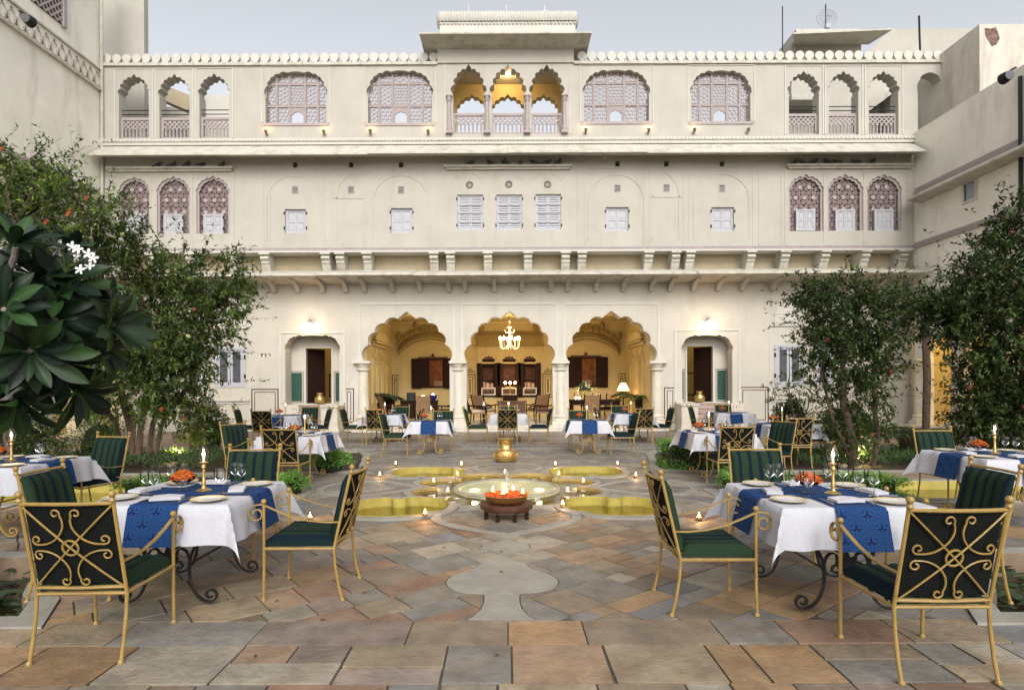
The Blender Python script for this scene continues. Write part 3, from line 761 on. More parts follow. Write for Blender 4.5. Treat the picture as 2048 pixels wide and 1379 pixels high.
for a_, c_ in mids:
    X = b((a_+c_)/2, 700)[0]; band(m, foil_arch(X, b(0,724)[1], b(0,721)[1], b(0,707)[1], .36, 3, peak=.2)[1:-1], .05, YB-.04, YB-.0)
    for d in (-.27,.27): m.lathe([(.001,-.03),(.07,-.02),(.09,0)], 8, (X+d, YB-.0, b(0,704)[1]), axis='Y')
m.box(b(957,0)[0], YB-.045, b(0,699)[1]-.02, b(1080,0)[0], YB-.001, b(0,699)[1]+.02)
fb(m, 'aedicule_frame', plaster_y)
for sgn, cxp in ((-1, 862), (1, 1174)):
    cx = b(cxp, 700)[0]; m = MB(); z0 = b(cxp, 702)[1]; rise = b(cxp, 664)[1]-z0
    hwid = 66*YB/FPX
    def bow(k0, k1, y0):
        V = []; n = 24
        for i in range(n+1):
            u = -1+2*i/n; base = z0 + (rise-.12)*(1-u*u)**.8 if abs(u) < 1 else z0
            V += [(cx+hwid*u, YB-y0, base+k0), (cx+hwid*u, YB-y0*.8, base+k1), (cx+hwid*u, YB-.001, base+k0), (cx+hwid*u, YB-.001, base+k1)]
        F = []
        for i in range(n):
            p, q = 4*i, 4*i+4; F += [(p,q,q+1,p+1),(p,p+2,q+2,q),(p+1,q+1,q+3,p+3)]
        F += [(0,1,3,2),(4*n,4*n+2,4*n+3,4*n+1)]
        m.add(V, F)
    bow(0,.06,.16); bow(.07,.12,.08); bow(.13,.42,.11); bow(-.2,-.14,.05); bow(-.08,-.03,.07)
    for i in range(13):
        u = -.9+1.8*i/12; zz = z0+(rise-.12)*(1-u*u)**.8+.27; m.ball((cx+hwid*u, YB-.12, zz), .085, 6, 4, (1,.5,1))
    for u in (-.97,-.45,0,.45,.97):
        zz = z0+(rise-.12)*(max(0,1-u*u))**.8+.42; m.lathe([(.05,0),(.1,.08),(.11,.16),(.05,.27),(.008,.36)], 8, (cx+hwid*u, YB-.08, zz))
    fb(m, 'carved_bow', olive)
    m = MB(); band(m, [(cx-hwid*.86,.7)]+arc(cx, z0-.3, hwid*.86, rise-.1, 180, 0, 18)+[(cx+hwid*.86,.7)], .05, YB-.03, YB-.001)
    band(m, [(cx-hwid*.96,.7)]+arc(cx, z0-.3, hwid*.96, rise+.0, 180, 0, 18)+[(cx+hwid*.96,.7)], .04, YB-.03, YB-.001); fb(m, 'arch_relief', plaster_y)
# side walls: blind niches in relief
for sgn in (-1,1):
    m = MB(); fn = lambda u, v, d: (sgn*(xw-d), u, v)
    for yy in (22.0, 22.9, 23.8):
        band(m, foil_arch(yy, .9, 2.2, 2.75, .32, 3, peak=.3), .06, .05, .0, fn); band(m, foil_arch(yy, .9, 2.3, 2.95, .4, 3, peak=.3), .04, .04, .0, fn)
    m.box(sgn*xw, 21.5, 3.0, sgn*(xw-.1), 24.3, 3.08); m.box(sgn*xw, 21.6, 3.1, sgn*(xw-.2), 24.2, 3.16)
    m.slab([(21.6,3.2),(24.2,3.2),(24.0,3.4),(23.6,3.5),(22.2,3.5),(21.8,3.4)], [], .14, .0, fn)
    fb(m, 'niche_relief', plaster_y)
for a in ((929,748,951,795),(1085,747,1107,794),(784,749,799,797),(1236,746,1251,794)): dado(*a, YB, 3, .04)
for x in (940,1096): q = b(x,747); fb(MB().slab([(q[0]-.22,q[1]+.03),(q[0]+.22,q[1]+.03),(q[0]+.13,q[1]+.15),(q[0]+.04,q[1]+.2),(q[0],q[1]+.3),(q[0]-.04,q[1]+.2),(q[0]-.13,q[1]+.15)], [], YB-.03, YB-.001), 'crest_relief', olive)
# windows with open dark shutters; library doors in the middle
hall = mat('lit_hall', (.30,.12,.05), .7, var=.5, scale=5)
for (x0,y0,x1,y1) in wins:
    X0,Z0,X1,Z1 = rects(x0,y0,x1,y1,YB); f = MB(); frame_box(f, X0-.05, Z0-.05, X1+.05, Z1+.05, .07, YB-.06, YB+.04)
    o = fb(f, 'window', wood); MB().box(X0, YB-.01, (Z0), X0+(X1-X0)*.32, YB+.01, Z1).build('curtain', wood, o)
    w = (X1-X0)*.5
    for sg in (-1,1):
        q = MB(); xa = X0-.05 if sg < 0 else X1+.05; frame_box(q, min(xa,xa+sg*w), Z0-.08, max(xa,xa+sg*w), Z1+.05, .06, YB-.1, YB-.061); q.box(min(xa,xa+sg*w)+.05, YB-.085, Z0-.03, max(xa,xa+sg*w)-.05, YB-.07, Z1); q.build('shutter_leaf', wood, o)
    q = MB(); q.box(X0-.2, YB-.09, Z1+.07, X1+.2, YB-.001, Z1+.12); q.lathe([(.02,0),(.07,.05),(.02,.14)],6,((X0+X1)/2,YB-.05,Z1+.12)); q.build('pelmet', wood2, o)
    for ch in o.children: ch.location = (0,0,0)
    q = MB().box(X0-.6, YB+1.6, .9, X1+.6, YB+1.7, 3.2); fb(q, 'hall_wall', hall)
    q = MB().box(X0+.35, YB+1.0, 1.0, X1-.05, YB+1.4, Z0+.25); fb(q, 'hall_bed', mat('hall_linen', (.5,.33,.2), .8))
    point('hall_lamp', ((X0+X1)/2+.2, YB+.9, Z1-.2), 3, (1,.5,.2), .05)
for i, (a_, c_) in enumerate(mids):
    X0,Z0,X1,Z1 = rects(a_,727,c_,794,YB); w = .2
    for sg in (-1,1):
        xa = X0 if sg < 0 else X1; q = MB(); q.box(min(xa,xa+sg*w), YB-.09, Z0, max(xa,xa+sg*w), YB-.055, Z1+.03); q.box(min(xa,xa+sg*w)+.04, YB-.1, Z0+.06, max(xa,xa+sg*w)-.04, YB-.091, Z0+.5); fb(q, 'door_leaf', wood)
    q = MB(); frame_box(q, X0, Z0, X1, Z1, .05, YB+.02, YB+.08); q.box(X0+.05, YB+.03, Z0+(Z1-Z0)*.48, X1-.05, YB+.2, Z0+(Z1-Z0)*.52); fb(q, 'bookcase', wood)
    q = MB(); frame_box(q, X0-.02, b(0,794)[1], X1+.02, b(0,779)[1], .05, YB-.14, YB-.11); o = fb(q, 'fire_screen', plaster_w)
    q = MB(); lattice(q, X0+.03, b(0,794)[1]+.05, X1-.03, b(0,779)[1]-.05, YB-.13, YB-.12, .07, .035, (45,135)); fb(q, 'screen_lattice', wood2)
    for k in range(9):
        cc = rnd.choice([(.4,.1,.06),(.5,.42,.3),(.1,.12,.2),(.3,.2,.1)]); xk = X0+.06+(X1-X0-.14)*k/9
        if i != 1: fb(MB().box(xk, YB+.06, Z0+(Z1-Z0)*.17, xk+.045, YB+.18, Z0+(Z1-Z0)*rnd.uniform(.38,.46)), 'book', mat('book_%d'%(k%4), cc, .7))
    fb(MB().slab(foil_arch((X0+X1)/2, b(0,723)[1], b(0,722)[1]+.03, b(0,712)[1], (X1-X0)/2*.93, 2, peak=.1), [], YB+.03, YB+.06), 'lunette', wood2)
fb(MB().box(-2, YB+.45, .18, 2, YB+.55, 3.4), 'library_back', mat('library_wall', (.12,.05,.03), .7, var=.4, scale=5))
point('library_lamp', (b(1018,0)[0], YB-.5, 2.0), 5, (1,.6,.3), .1)
# ================================================================ side wings and roofs
WLf = thing('left_wing', (-13.57, 17, 0), 'cream side wing along the left of the courtyard with pierced parapet', 'building')
WRg = thing('right_wing', (13.57, 17, 0), 'cream side wing along the right with a small window and broken eave', 'building')
YA, YZ = 9.0, 19.99
def wing(s, root, ztop):
    X = 13.57*s
    fn = lambda u, v, d: (s*(13.57+d), u, v)
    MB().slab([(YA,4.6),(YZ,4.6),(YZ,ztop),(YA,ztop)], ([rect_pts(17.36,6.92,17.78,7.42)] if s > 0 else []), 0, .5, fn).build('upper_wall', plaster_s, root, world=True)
    # bands
    for z, w, mt, nm in ((7.93,.14,pink,'pink_band'),(6.14,.12,pink,'pink_band')):
        m = MB(); m.box(X, YA, z-w/2, X-s*.05, YZ-.1, z+w/2); m.box(X, YA, z-w/2-.05, X-s*.08, YZ-.1, z-w/2-.001)
        yy = YA
        while yy < YZ-.2: m.box(X-s*.05, yy, z-.03, X-s*.065, yy+.07, z+.03); yy += .13
        m.build(nm, mt, root, world=True)
    # upper eave
    n = 6; ys = [YA+(YZ-.35-YA)*i/n for i in range(n+1)]
    for i in range(n):
        if s > 0 and i < 2: continue
        a, b_ = ys[i], ys[i+1]-.006; zt_, ze = 7.84, 7.57; e = X-s*.5
        MB().add([(X,a,zt_),(X,b_,zt_),(e,b_,ze),(e,a,ze),(X,a,ze-.12),(X,b_,ze-.12),(e,b_,ze-.06),(e,a,ze-.06)],
                 [(0,1,2,3),(4,7,6,5),(3,2,6,7),(0,3,7,4),(1,5,6,2)]).build('eave_slab', ledge, root, world=True)
    # lower eave over the arcade
    for i in range(n):
        a, b_ = ys[i]-.0, ys[i+1]-.006; XX = X if s > 0 else X+1.35; e = XX-s*.75
        MB().add([(XX,a,4.6),(XX,b_,4.6),(e,b_,4.28),(e,a,4.28),(XX,a,4.1),(XX,b_,4.1),(e,b_,4.2),(e,a,4.2)],
                 [(0,1,2,3),(4,7,6,5),(3,2,6,7),(0,3,7,4),(1,5,6,2)]).build('arcade_eave', ledge, root, world=True)
    # ground arcade
    XC = 13.57 if s > 0 else 12.2
    bays = [(18.95,.62),(17.3,.62),(15.65,.62),(14.0,.62),(12.35,.62),(10.7,.62)] if s > 0 else [(18.1,.78),(16.2,.78),(14.3,.78),(12.4,.78),(10.5,.78)]
    hs_ = [foil_arch(c, .2, 2.35, 3.2, w, 3, .93, .3, .1) for c, w in bays]
    fn2 = lambda u, v, d: (s*(XC+d), u, v)
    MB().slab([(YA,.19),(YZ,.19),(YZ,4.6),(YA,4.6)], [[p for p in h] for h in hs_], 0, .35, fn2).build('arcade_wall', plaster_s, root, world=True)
    for c, w in bays:
        column(s*(XC-.02), c+w+.2, .19, 2.35, .14, marble, root, 10)
    MB().box(s*(XC-.6), YA, 0, s*(XC+3.6), YZ, .19).build('arcade_floor', marble, root, world=True)
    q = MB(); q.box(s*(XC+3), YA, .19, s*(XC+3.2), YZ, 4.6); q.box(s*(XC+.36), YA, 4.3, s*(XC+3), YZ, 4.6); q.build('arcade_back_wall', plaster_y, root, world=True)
    q = MB()
    for c, w in bays: 
        for o_, t in ((0,.05),(.14,.035)):
            y0, y1, z0, z1 = c-.55+o_, c+.55-o_, .35+o_, 1.6-o_
            for (ya, za, yb_, zb_) in ((y0,z0,y1,z0+t),(y0,z1-t,y1,z1),(y0,z0+t,y0+t,z1-t),(y1-t,z0+t,y1,z1-t)): q.box(s*(XC+2.994), ya, za, s*(XC+2.999), yb_, zb_)
    q.build('painted_border', line_d, root, world=True)
    for c in ([18.1, 14.8, 11.5] if s > 0 else [17.2, 13.4]): point('arcade_lamp', (s*(XC+1.5), c, 3.6), 75, (1,.72,.30), .12)
    MB().box(s*14.0, 20.0, 0, s*(XC+3.2), 20.1, 4.6).build('arcade_end_wall', plaster_y, root, world=True)
    return XC
wing(-1, WLf, 16.0); wing(1, WRg, 9.9)
# parapet screen on the left wing
m = MB(); m.box(-13.57, YA, 11.36, -13.47, YZ-.02, 11.42); m.box(-13.57, YA, 12.05, -13.5, YZ-.02, 12.1)
m.build('parapet_ledge', ledge, WLf, world=True)
dk = mat('brown_hole', (.22,.11,.06), .9, var=.2)
q0 = None; yy = YA+.1
while yy < YZ-.1:
    for dy, z, r in ((0,11.62,.075),(.15,11.92,.04)):
        m = MB().add([(0,-r,0),(0,0,-r*1.3),(0,r,0),(0,0,r*1.3),(.012,-r,0),(.012,0,-r*1.3),(.012,r,0),(.012,0,r*1.3)],[(4,5,6,7),(0,1,5,4),(1,2,6,5),(2,3,7,6),(3,0,4,7)])
        if yy > 15: m.build('diamond_hole', dk, WLf).location = Vector((-13.57, yy+dy, z))-WLf.location
    if yy > 15:
        m = MB(); m.tube([(-13.555, yy+.15+.13*math.cos(R(t)), 11.68+.2*math.sin(R(t))) for t in range(0,360,40)], .018, 4, True); m.build('parapet_loop', plaster, WLf, world=True)
    yy += .31
m = MB(); X = -13.55; lat = lambda: None
lt = MB(); lattice(lt, 17.0, 12.55, 18.2, 16, 0, .04, .16, .045, (45,135)); m.v = [(X+d, u, v) for (u, d, v) in lt.v]; m.f = lt.f
m.box(X-.0, 18.2, 12.5, X+.08, 18.34, 16); m.build('jali_panel', pink, WLf, world=True)
MB().box(-13.569, 17.0, 12.55, -13.56, 18.2, 16).build('jali_backing', shade, WLf, world=True)
MB().tube([(-13.5, 19.93, 5), (-13.5, 19.93, 16)], .05, 8).build('drain_pipe', ledge, WLf, world=True)
MB().box(-11.3-.22, 14.2, 0, -11.3+.22, 14.64, 4.2).build('corner_pier', plaster, WLf, world=True)
# right wing: window, round vent, beam stubs
f = MB(); x = 13.57
for (ya,za,yb_,zb_) in ((17.28,6.84,17.36,7.5),(17.78,6.84,17.86,7.5),(17.36,7.42,17.78,7.5),(17.36,6.84,17.78,6.92)): f.box(x-.03, ya, za, x+.05, yb_, zb_)
o = f.build('window', plaster_w, WRg, world=True); MB().box(x+.03, 17.36, 6.92, x+.04, 17.78, 7.42).build('pane', mat('pale_pane', (.33,.35,.38), .2, var=.05), o)
m = MB().lathe([(.001,-.03),(.09,-.03),(.13,-.01),(.13,.0)], 14, (13.57, 16.9, 5.83), axis='X'); m.build('round_vent', pink, WRg, world=True)
# blocks behind the right wing
BL = thing('stained_rooftop_block', (14.5, 18.4, 8), 'tall weathered block above the right wing with a red brick stain', 'building')
MB().box(14.5, 18.37, 8, 22, 26, 12.55).build('wall', old_plaster, BL, world=True)
MB().slab([(14.66,12.42),(14.68,12.2),(14.76,12.05),(14.88,11.86),(15.02,11.92),(15.12,12.1),(15.06,12.3),(15.0,12.46),(14.85,12.4)], [], 18.36, 18.369).build('bare_brick_patch', mat('bare_brick', (.16,.10,.085), .9, var=.6, scale=9), BL, world=True)
MB().box(17.0, 17.8, 10.55, 19.5, 18.369, 10.68).build('broken_shelf', ledge, BL, world=True)
m = MB().box(13.7, 19.0, 8.5, 14.2, 26, 9.9); m.build('terrace_wall', old_plaster, BL, world=True)
RB = thing('flat_rooftop_building', (14, 27, 8), 'plain cream rooftop building behind the parapet at the right', 'building')
a = P(1785, 58, 27); MB().box(a[0], 27, 7, a[0]+9, 36, a[1]).build('wall', plaster, RB, world=True)
m = MB().add([(a[0],27,a[1]),(a[0],27,7),(P(1735,105,27)[0],27,7),(P(1735,105,27)[0],27,P(1735,103,27)[1]),(a[0],27.3,a[1]),(a[0],27.3,7),(P(1735,105,27)[0],27.3,7),(P(1735,105,27)[0],27.3,P(1735,103,27)[1])],
   [(0,1,2,3),(7,6,5,4),(0,3,7,4),(1,5,6,2),(2,6,7,3)]); m.build('sloping_parapet', plaster, RB, world=True)
HT = thing('rooftop_hut', (10.8, 23, 9), 'small rooftop hut with projecting eave and an aerial, right of the pavilion', 'building')
Yh = 23.5; a = P(1562, 98, Yh); c = P(1722, 55, Yh); d = P(1750, 80, Yh)
MB().box(P(1582,0,Yh)[0], Yh, 8.5, P(1722,0,Yh)[0], Yh+3, P(1650,85,Yh)[1]).build('wall', plaster, HT, world=True)
m = MB(); m.box(P(1592,0,Yh)[0], Yh, P(1650,79,Yh)[1], P(1722,0,Yh)[0], Yh+3, P(1650,58,Yh)[1]); m.build('parapet', ledge, HT, world=True)
z = P(1650,82,Yh)[1]; x0, x1 = P(1562,0,Yh)[0], P(1752,0,Yh)[0]
MB().add([(x0,Yh-1,z-.25),(x1,Yh-1,z-.1),(x1-.3,Yh,z+.1),(x0+.5,Yh,z+.1),(x0,Yh-1,z-.31),(x1,Yh-1,z-.16),(x1-.3,Yh,z-.15),(x0+.5,Yh,z-.15)], [(0,1,2,3),(7,6,5,4),(0,4,5,1),(1,5,6,2),(0,3,7,4)]).build('eave', ledge, HT, world=True)
HL = thing('left_rooftop_wall', (-12, 24, 9), 'rooftop stair wall and shed seen through the left upper arches', 'building')
m = MB(); p = [P(212,300,24), P(250,170,24), P(285,195,24), P(300,212,24), P(380,215,24), P(470,262,24), P(470,300,24)]
m.slab(p, [rect_pts(*rects(245,195,262,280,24))], 24, 24.3); m.build('wall', plaster, HL, world=True)
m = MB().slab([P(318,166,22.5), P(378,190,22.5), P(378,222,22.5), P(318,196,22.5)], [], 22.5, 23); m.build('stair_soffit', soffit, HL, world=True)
MB().slab([P(399,190,26), P(470,190,26), P(470,290,26), P(399,290,26)], [], 26, 26.3).build('wall', plaster_w, HL, world=True)
HR = thing('right_rooftop_sheds', (12, 23, 9), 'rooftop rooms with a sloping roof seen through the right upper arches', 'building')
MB().slab([P(1570,190,23), P(1650,200,23), P(1650,150,23), P(1720,150,23), P(1800,140,23), P(1800,290,23), P(1570,290,23)], [rect_pts(*rects(1755,205,1783,268,23))], 23, 23.3).build('wall', plaster, HR, world=True)
MB().slab([P(1738,200,22.3), P(1798,160,22.3), P(1798,178,22.3), P(1738,222,22.3)], [], 22.3, 22.9).build('sloping_roof', ledge, HR, world=True)
MB().box(P(1575,0,22.5)[0], 22.2, P(1600,207,22.5)[1], P(1645,0,22.5)[0], 23, P(1600,196,22.5)[1]).build('eave', ledge, HR, world=True)
TW = thing('tower_block', (-13, 22, 9), 'plain cream tower block rising behind the left end of the parapet', 'building')
a = P(207, 0, 21.5); c = P(288, 0, 21.5); MB().box(a[0]-.6, 21.5, 8, c[0], 21.75, 17.5).build('wall', plaster, TW, world=True)
TR = MB().box(-13.4, 20.5, 9.3, 14.4, 28, 9.55).build('roof_terrace', ledge); struct(TR)
# poles and aerial
for x, y0, y1, Y, lb in ((1565,13,100,22,'thin iron pole left of the rooftop hut'),(1838,32,104,22,'leaning iron pole near the right end of the parapet')):
    p = P(x,y0,Y); q = P(x+(0 if x<1700 else 3),y1,Y); tag(MB().tube([(q[0],Y,q[1]-.6),(p[0],Y,p[1])], .035 if x>1700 else .02, 6).build('iron_pole', iron), lb, 'pole', 'iron poles on the roof')
AE = thing('dish_aerial', (P(1662,0,Yh)[0], Yh+.4, P(1662,55,Yh)[1]), 'wire grid dish aerial on a short mast above the rooftop hut', 'aerial')
MB().tube([(0,0,-.1),(0,0,1.15)], .025).build('mast', iron, AE)
m = MB()
for r in (.16,.3,.42): m.tube([(r*math.cos(R(t)), -.25+.9*r*r, .55+r*.85*math.sin(R(t))) for t in range(0,360,24)], .008, 4, True)
for t in range(0,360,24): m.tube([(r*math.cos(R(t)), -.25+.9*r*r, .55+r*.85*math.sin(R(t))) for r in (.02,.16,.3,.42)], .007, 4)
m.build('dish', mat('grey_wire', (.3,.3,.3), .5), AE); MB().box(-.08,-.2,.12,.08,-.05,.3).build('receiver', mat('grey_box', (.35,.37,.4), .5), AE)
# floodlights on the wings, lamps
def floodlight(x, y, z, s, lb):
    t = thing('floodlight', (x, y, z), lb, 'floodlight', 'floodlights on the side wings')
    MB().lathe([(.09,0),(.13,.05),(.15,.22),(.13,.24)], 12, (0,0,0), axis='Y').build('housing', iron, t, True)
    MB().lathe([(.001,-.01),(.12,-.01),(.12,-.002)], 12, (0,0,0), axis='Y').build('lens', mat('grey_lens', (.12,.12,.13), .3), t)
    MB().tube([(0,.1,.1),(s*.25,.1,.25)], .03).build('arm', iron, t)
    return t
floodlight(P(36,36,16.1)[0]+.2, 16.1, P(40,36,16.1)[1], -1, 'round grey floodlight on the left wing near the top left corner')
floodlight(P(2027,150,15.6)[0]-.1, 15.6, P(2027,150,15.6)[1]+.0, 1, 'dark floodlight on a bracket at the top right edge')
tag(MB().tube([(13.5,15.75,6.2),(13.5,15.75,9.6)], .05, 8).build('downpipe', iron), 'dark downpipe on the right wing at the frame edge', 'pipe')
for i, (x, y, on) in enumerate(((531,267,1),(647,267,1),(740,266,1),(856,266,1),(1172,264,1),(1298,264,1),(1390,263,1),(1498,263,0))):
    X, Z = P(x, y, YF-.15); wh = ['outer left','inner left'][i%2==1 if i<4 else i%2==0]
    nm = ['first','second','third','fourth','fifth','sixth','seventh','eighth'][i]
    t = thing('spotlight', (X, YF-.12, Z), '%s spotlight from the left on the ledge below the upper screens%s' % (nm, '' if on else ', unlit'), 'spotlight', 'small spotlights under the upper screens')
    MB().lathe([(.03,0),(.05,.03),(.06,.1)], 8, (0,0,.02)).build('housing', mat('old_brass', (.2,.13,.06), .5, metal=.5), t, True)
    MB().tube([(0,.1,-.02),(0,0,.03)], .012).build('arm', iron, t)
    if on:
        MB().ball((0,0,.1), .035, 8, 5).build('bulb', bulb, t)
        point('spot_glow', (0,-.02,.18), .9, (1,.66,.33), .03, parent=t)
for k, (x, y) in enumerate(((619.5,652),(1416.5,648))):
    X, Z = P(x, y, YG-.15); t = thing('wall_lamp', (X, YG-.14, Z), 'glowing wall lamp above the %s doorway' % ('left' if k == 0 else 'right'), 'lamp', 'wall lamps above the doorways')
    MB().tube([(0,.13,.18),(0,.05,.22),(0,-.02,.2),(0,-.02,.12)], .012).build('bracket', iron, t); MB().lathe([(.10,0),(.09,.05),(.03,.1)], 10, (0,-.02,.05), cap=False).build('shade', plaster_w, t, True)
    MB().ball((0,-.02,.03), .075, 10, 7).build('bulb', bulb, t); point('lamp_glow', (0,-.2,-.02), 13, (1,.68,.36), .06, parent=t)
t = thing('pavilion_lamp', (fx(1016), YF+.55, P(1016,141,YF+.5)[1]), 'bright lamp hanging inside the middle rooftop arch', 'lamp')
MB().ball((0,0,0), .07).build('bulb', bulb, t); MB().tube([(0,0,.07),(0,0,.6)], .01).build('cord', iron, t); point('lamp_glow', (0,0.05,-.12), 34, (1,.66,.32), .08, parent=t)
# pigeons
pig = mat('pigeon_feathers', (.05,.052,.058), .6, var=.4, scale=30)
def pigeon_mesh(k):
    m = MB(); m.ball((0,0,.075), .06, 10, 7, (1.5,.9,.95)); m.ball((.085,0,.14), .03, 8, 6, (1,.9,1)); m.tube([(.05,0,.09),(.085,0,.135)], [.045,.026], 8)
    m.tube([(-.06,0,.07),(-.13,0,.05),(-.19,0,.045)], [.04,.03,.02], 6); m.tube([(.105,0,.138),(.135,0,.13)], [.01,.003], 5)
    m.tube([(.01,.02,.03),(.01,.02,0)], .006, 4).tube([(.01,-.02,.03),(.01,-.02,0)], .006, 4)
    if k == 2: m.add([(-.05,0,.1),(.03,0,.1),(-.02,0,.26),(-.05,.01,.1),(.03,.01,.1),(-.02,.01,.26)],[(0,1,2),(3,5,4),(0,2,5,3),(1,4,5,2)])
    o = m.build('pigeon', pig, smooth=True); return o
pm = {}
LS = [(317,345,374,402,445),(943,979,1009,1041,1068,1094,1117),(1590,1604,1628,1654,1674,1712,1746)]
wh = ['left','middle','right']; od = ['first','second','third','fourth','fifth','sixth','seventh']
for li, row in enumerate(LS):
    for i, x in enumerate(row):
        k = 2 if x in (1009,) else 1
        Y = YF-.1; X = P(x, LED[li][2], Y)[0]; Z = P((LED[li][0]+LED[li][1])/2, LED[li][2], YF)[1]+.017
        o = pigeon_mesh(k) if k not in pm else bpy.data.objects.new('pigeon', pm[k])
        if k in pm: COL.objects.link(o)
        pm[k] = o.data; o.location = (X, Y, Z); sc = rnd.uniform(1.0,1.15); o.scale = (sc,)*3
        o.rotation_euler = (0, rnd.uniform(-.3,.1), rnd.choice([0,0,math.pi,math.pi*.9,.4]) if x != 1041 else 1.5)
        tag(o, '%s dark pigeon from the left on the %s ledge below the eave' % (od[i], wh[li]), 'pigeon', 'pigeons perched on the facade ledges')
# ================================================================ ground, paving, pools
def offset(poly, d):
    a = sum(poly[i][0]*poly[(i+1)%len(poly)][1]-poly[(i+1)%len(poly)][0]*poly[i][1] for i in range(len(poly)))
    if a < 0: poly = poly[::-1]
    n = len(poly); out = []
    for i in range(n):
        p, q, r = Vector(poly[i-1]), Vector(poly[i]), Vector(poly[(i+1)%n])
        e1 = (q-p).normalized(); e2 = (r-q).normalized(); n1 = Vector((e1.y,-e1.x)); n2 = Vector((e2.y,-e2.x)); m_ = (n1+n2)
        m_ = m_/max(.5, m_.length**2/2) if m_.length > 1e-6 else n1
        out.append((q.x+m_.x*d, q.y+m_.y*d))
    return out
def smooth_poly(pts, n=4):
    out = []; N = len(pts)
    for i in range(N):
        p0,p1,p2,p3 = [Vector(pts[(i+k-1)%N]) for k in range(4)]
        for k in range(n):
            t = k/n; v = .5*((2*p1)+(p2-p0)*t+(2*p0-5*p1+4*p2-p3)*t*t+(3*p1-p0-3*p2+p3)*t**3); out.append((v.x, v.y))
    return out
FC = (-.03, 9.05)
def poly_pool(sx, sy):
    base = [(-.80,-1.02),(-.93,-.90),(-.98,-1.25),(-.80,-1.62),(-.86,-1.74),(-1.02,-1.80),(-1.12,-1.98),(-1.3,-2.06),(-1.62,-2.08),(-1.86,-2.0),(-2.0,-1.72),(-2.02,-1.3),(-1.88,-1.05),(-1.66,-.93),(-1.5,-.92),(-1.44,-.98),(-1.36,-.98),(-1.3,-.91),(-1.05,-.88)]
    base = [(-.78,-1.15),(-.92,-.98),(-1.25,-.9),(-1.33,-.93),(-1.37,-1.0),(-1.45,-1.03),(-1.53,-1.0),(-1.57,-.93),(-1.75,-.97),(-1.92,-1.12),(-2.02,-1.4),(-2.0,-1.75),(-1.84,-1.98),(-1.55,-2.08),(-1.2,-2.05),(-1.02,-1.96),(-.98,-1.84),(-.86,-1.8),(-.76,-1.66),(-.74,-1.4)]
    p = [(FC[0]-sx*x, FC[1]-sy*y) if False else (FC[0]+sx*x, FC[1]+sy*y) for x, y in base]
    return smooth_poly(p, 3)
pools = [poly_pool(1,1), poly_pool(-1,1), poly_pool(1,-1), poly_pool(-1,-1)]
def polar(f, n=72, c=FC): return [(c[0]+f(2*math.pi*i/n)*math.cos(2*math.pi*i/n), c[1]+f(2*math.pi*i/n)*math.sin(2*math.pi*i/n)) for i in range(n)]
basin = polar(lambda t: 1.06+.40*abs(math.sin(4*t))**.7, 144)
basin = [p for p in basin]
medal = polar(lambda t: .80, 48)
ponds = [[(-3.3,4.02),(-3.42,4.25),(-3.62,4.45),(-3.78,4.7),(-3.83,5.0),(-3.80,5.42),(-6.2,5.42),(-6.2,4.02)]]
ponds.append([(-x, y) for x, y in ponds[0]])
sidep = [[(-5.45,7.9),(-5.45,9.4),(-9.0,9.4),(-9.0,7.9)], [(5.5,7.95),(5.5,9.4),(9.0,9.4),(9.0,7.95)]]
beds = [[(-3.0,7.75),(-3.0,8.65),(-5.3,8.65),(-5.3,7.75)], [(3.0,7.75),(3.0,8.65),(5.35,8.65),(5.35,7.75)],
        smooth_poly([(-2.95,10.85),(-2.9,11.6),(-3.1,12.6),(-3.3,13.4),(-4.2,14.2),(-9.6,14.0),(-9.8,10.9),(-5,10.7)],3)]
beds.append([(-x, y) for x, y in beds[2]])
holesG = pools + [basin] + ponds + sidep + beds
# pale stone pieces
pale = []
for p in pools: pale.append((offset(p, .13), 'pool_kerb'))
pale.append((polar(lambda t: 1.18+.40*abs(math.sin(4*t))**.7, 144), 'basin_kerb'))
for p in sidep: pale.append((offset(p, .2), 'pool_kerb'))
for p in ponds: pale.append((offset(p, .18), 'pond_kerb'))
for p in beds: pale.append((offset(p, .16), 'bed_kerb'))
O = (-.055, 0)
bell = [(0,5.42),(.10,5.28),(.2,5.18),(.24,5.05),(.34,4.95),(.43,4.80),(.43,4.65),(.36,4.53),(.22,4.46),(0,4.45)]
bell = [(O[0]+x,y) for x,y in bell]+[(O[0]-x,y) for x,y in bell[-2:0:-1]]
stem = [(O[0]+x,y) for x,y in [(-.13,4.43),(-.125,4.28),(-.14,4.14),(-.19,4.0),(-.22,3.96),(.22,3.96),(.19,4.0),(.14,4.14),(.125,4.28),(.13,4.43)]]
lotus = [(0,5.46),(.1,5.55),(.17,5.62),(.24,5.66),(.22,5.74),(.23,5.82),(.17,5.88),(.1,5.9),(0,6.06)]
lotus = [(O[0]+x+.02,y) for x,y in lotus]+[(O[0]-x+.02,y) for x,y in lotus[-2:0:-1]]
bell = smooth_poly(bell, 4); lotus = smooth_poly(lotus, 3)
pale += [(bell,'bell_inlay'),(stem,'stem_inlay'),(lotus,'lotus_inlay')]
def ring(outer, inner_d): return outer, offset(outer, -inner_d)
plate_o = [(0,6.1),(.2,6.25),(.5,6.45),(.76,6.7),(.88,6.95),(.86,7.2),(.72,7.42),(.4,7.6),(0,7.66)]
plate_o = smooth_poly([(FC[0]+x,y) for x,y in plate_o]+[(FC[0]-x,y) for x,y in plate_o[-2:0:-1]], 2)
rings = [(plate_o, offset(plate_o, -.12), 'ring_inlay')]
sideplate = [(FC[0]+1.25+ .0, 9.05)]
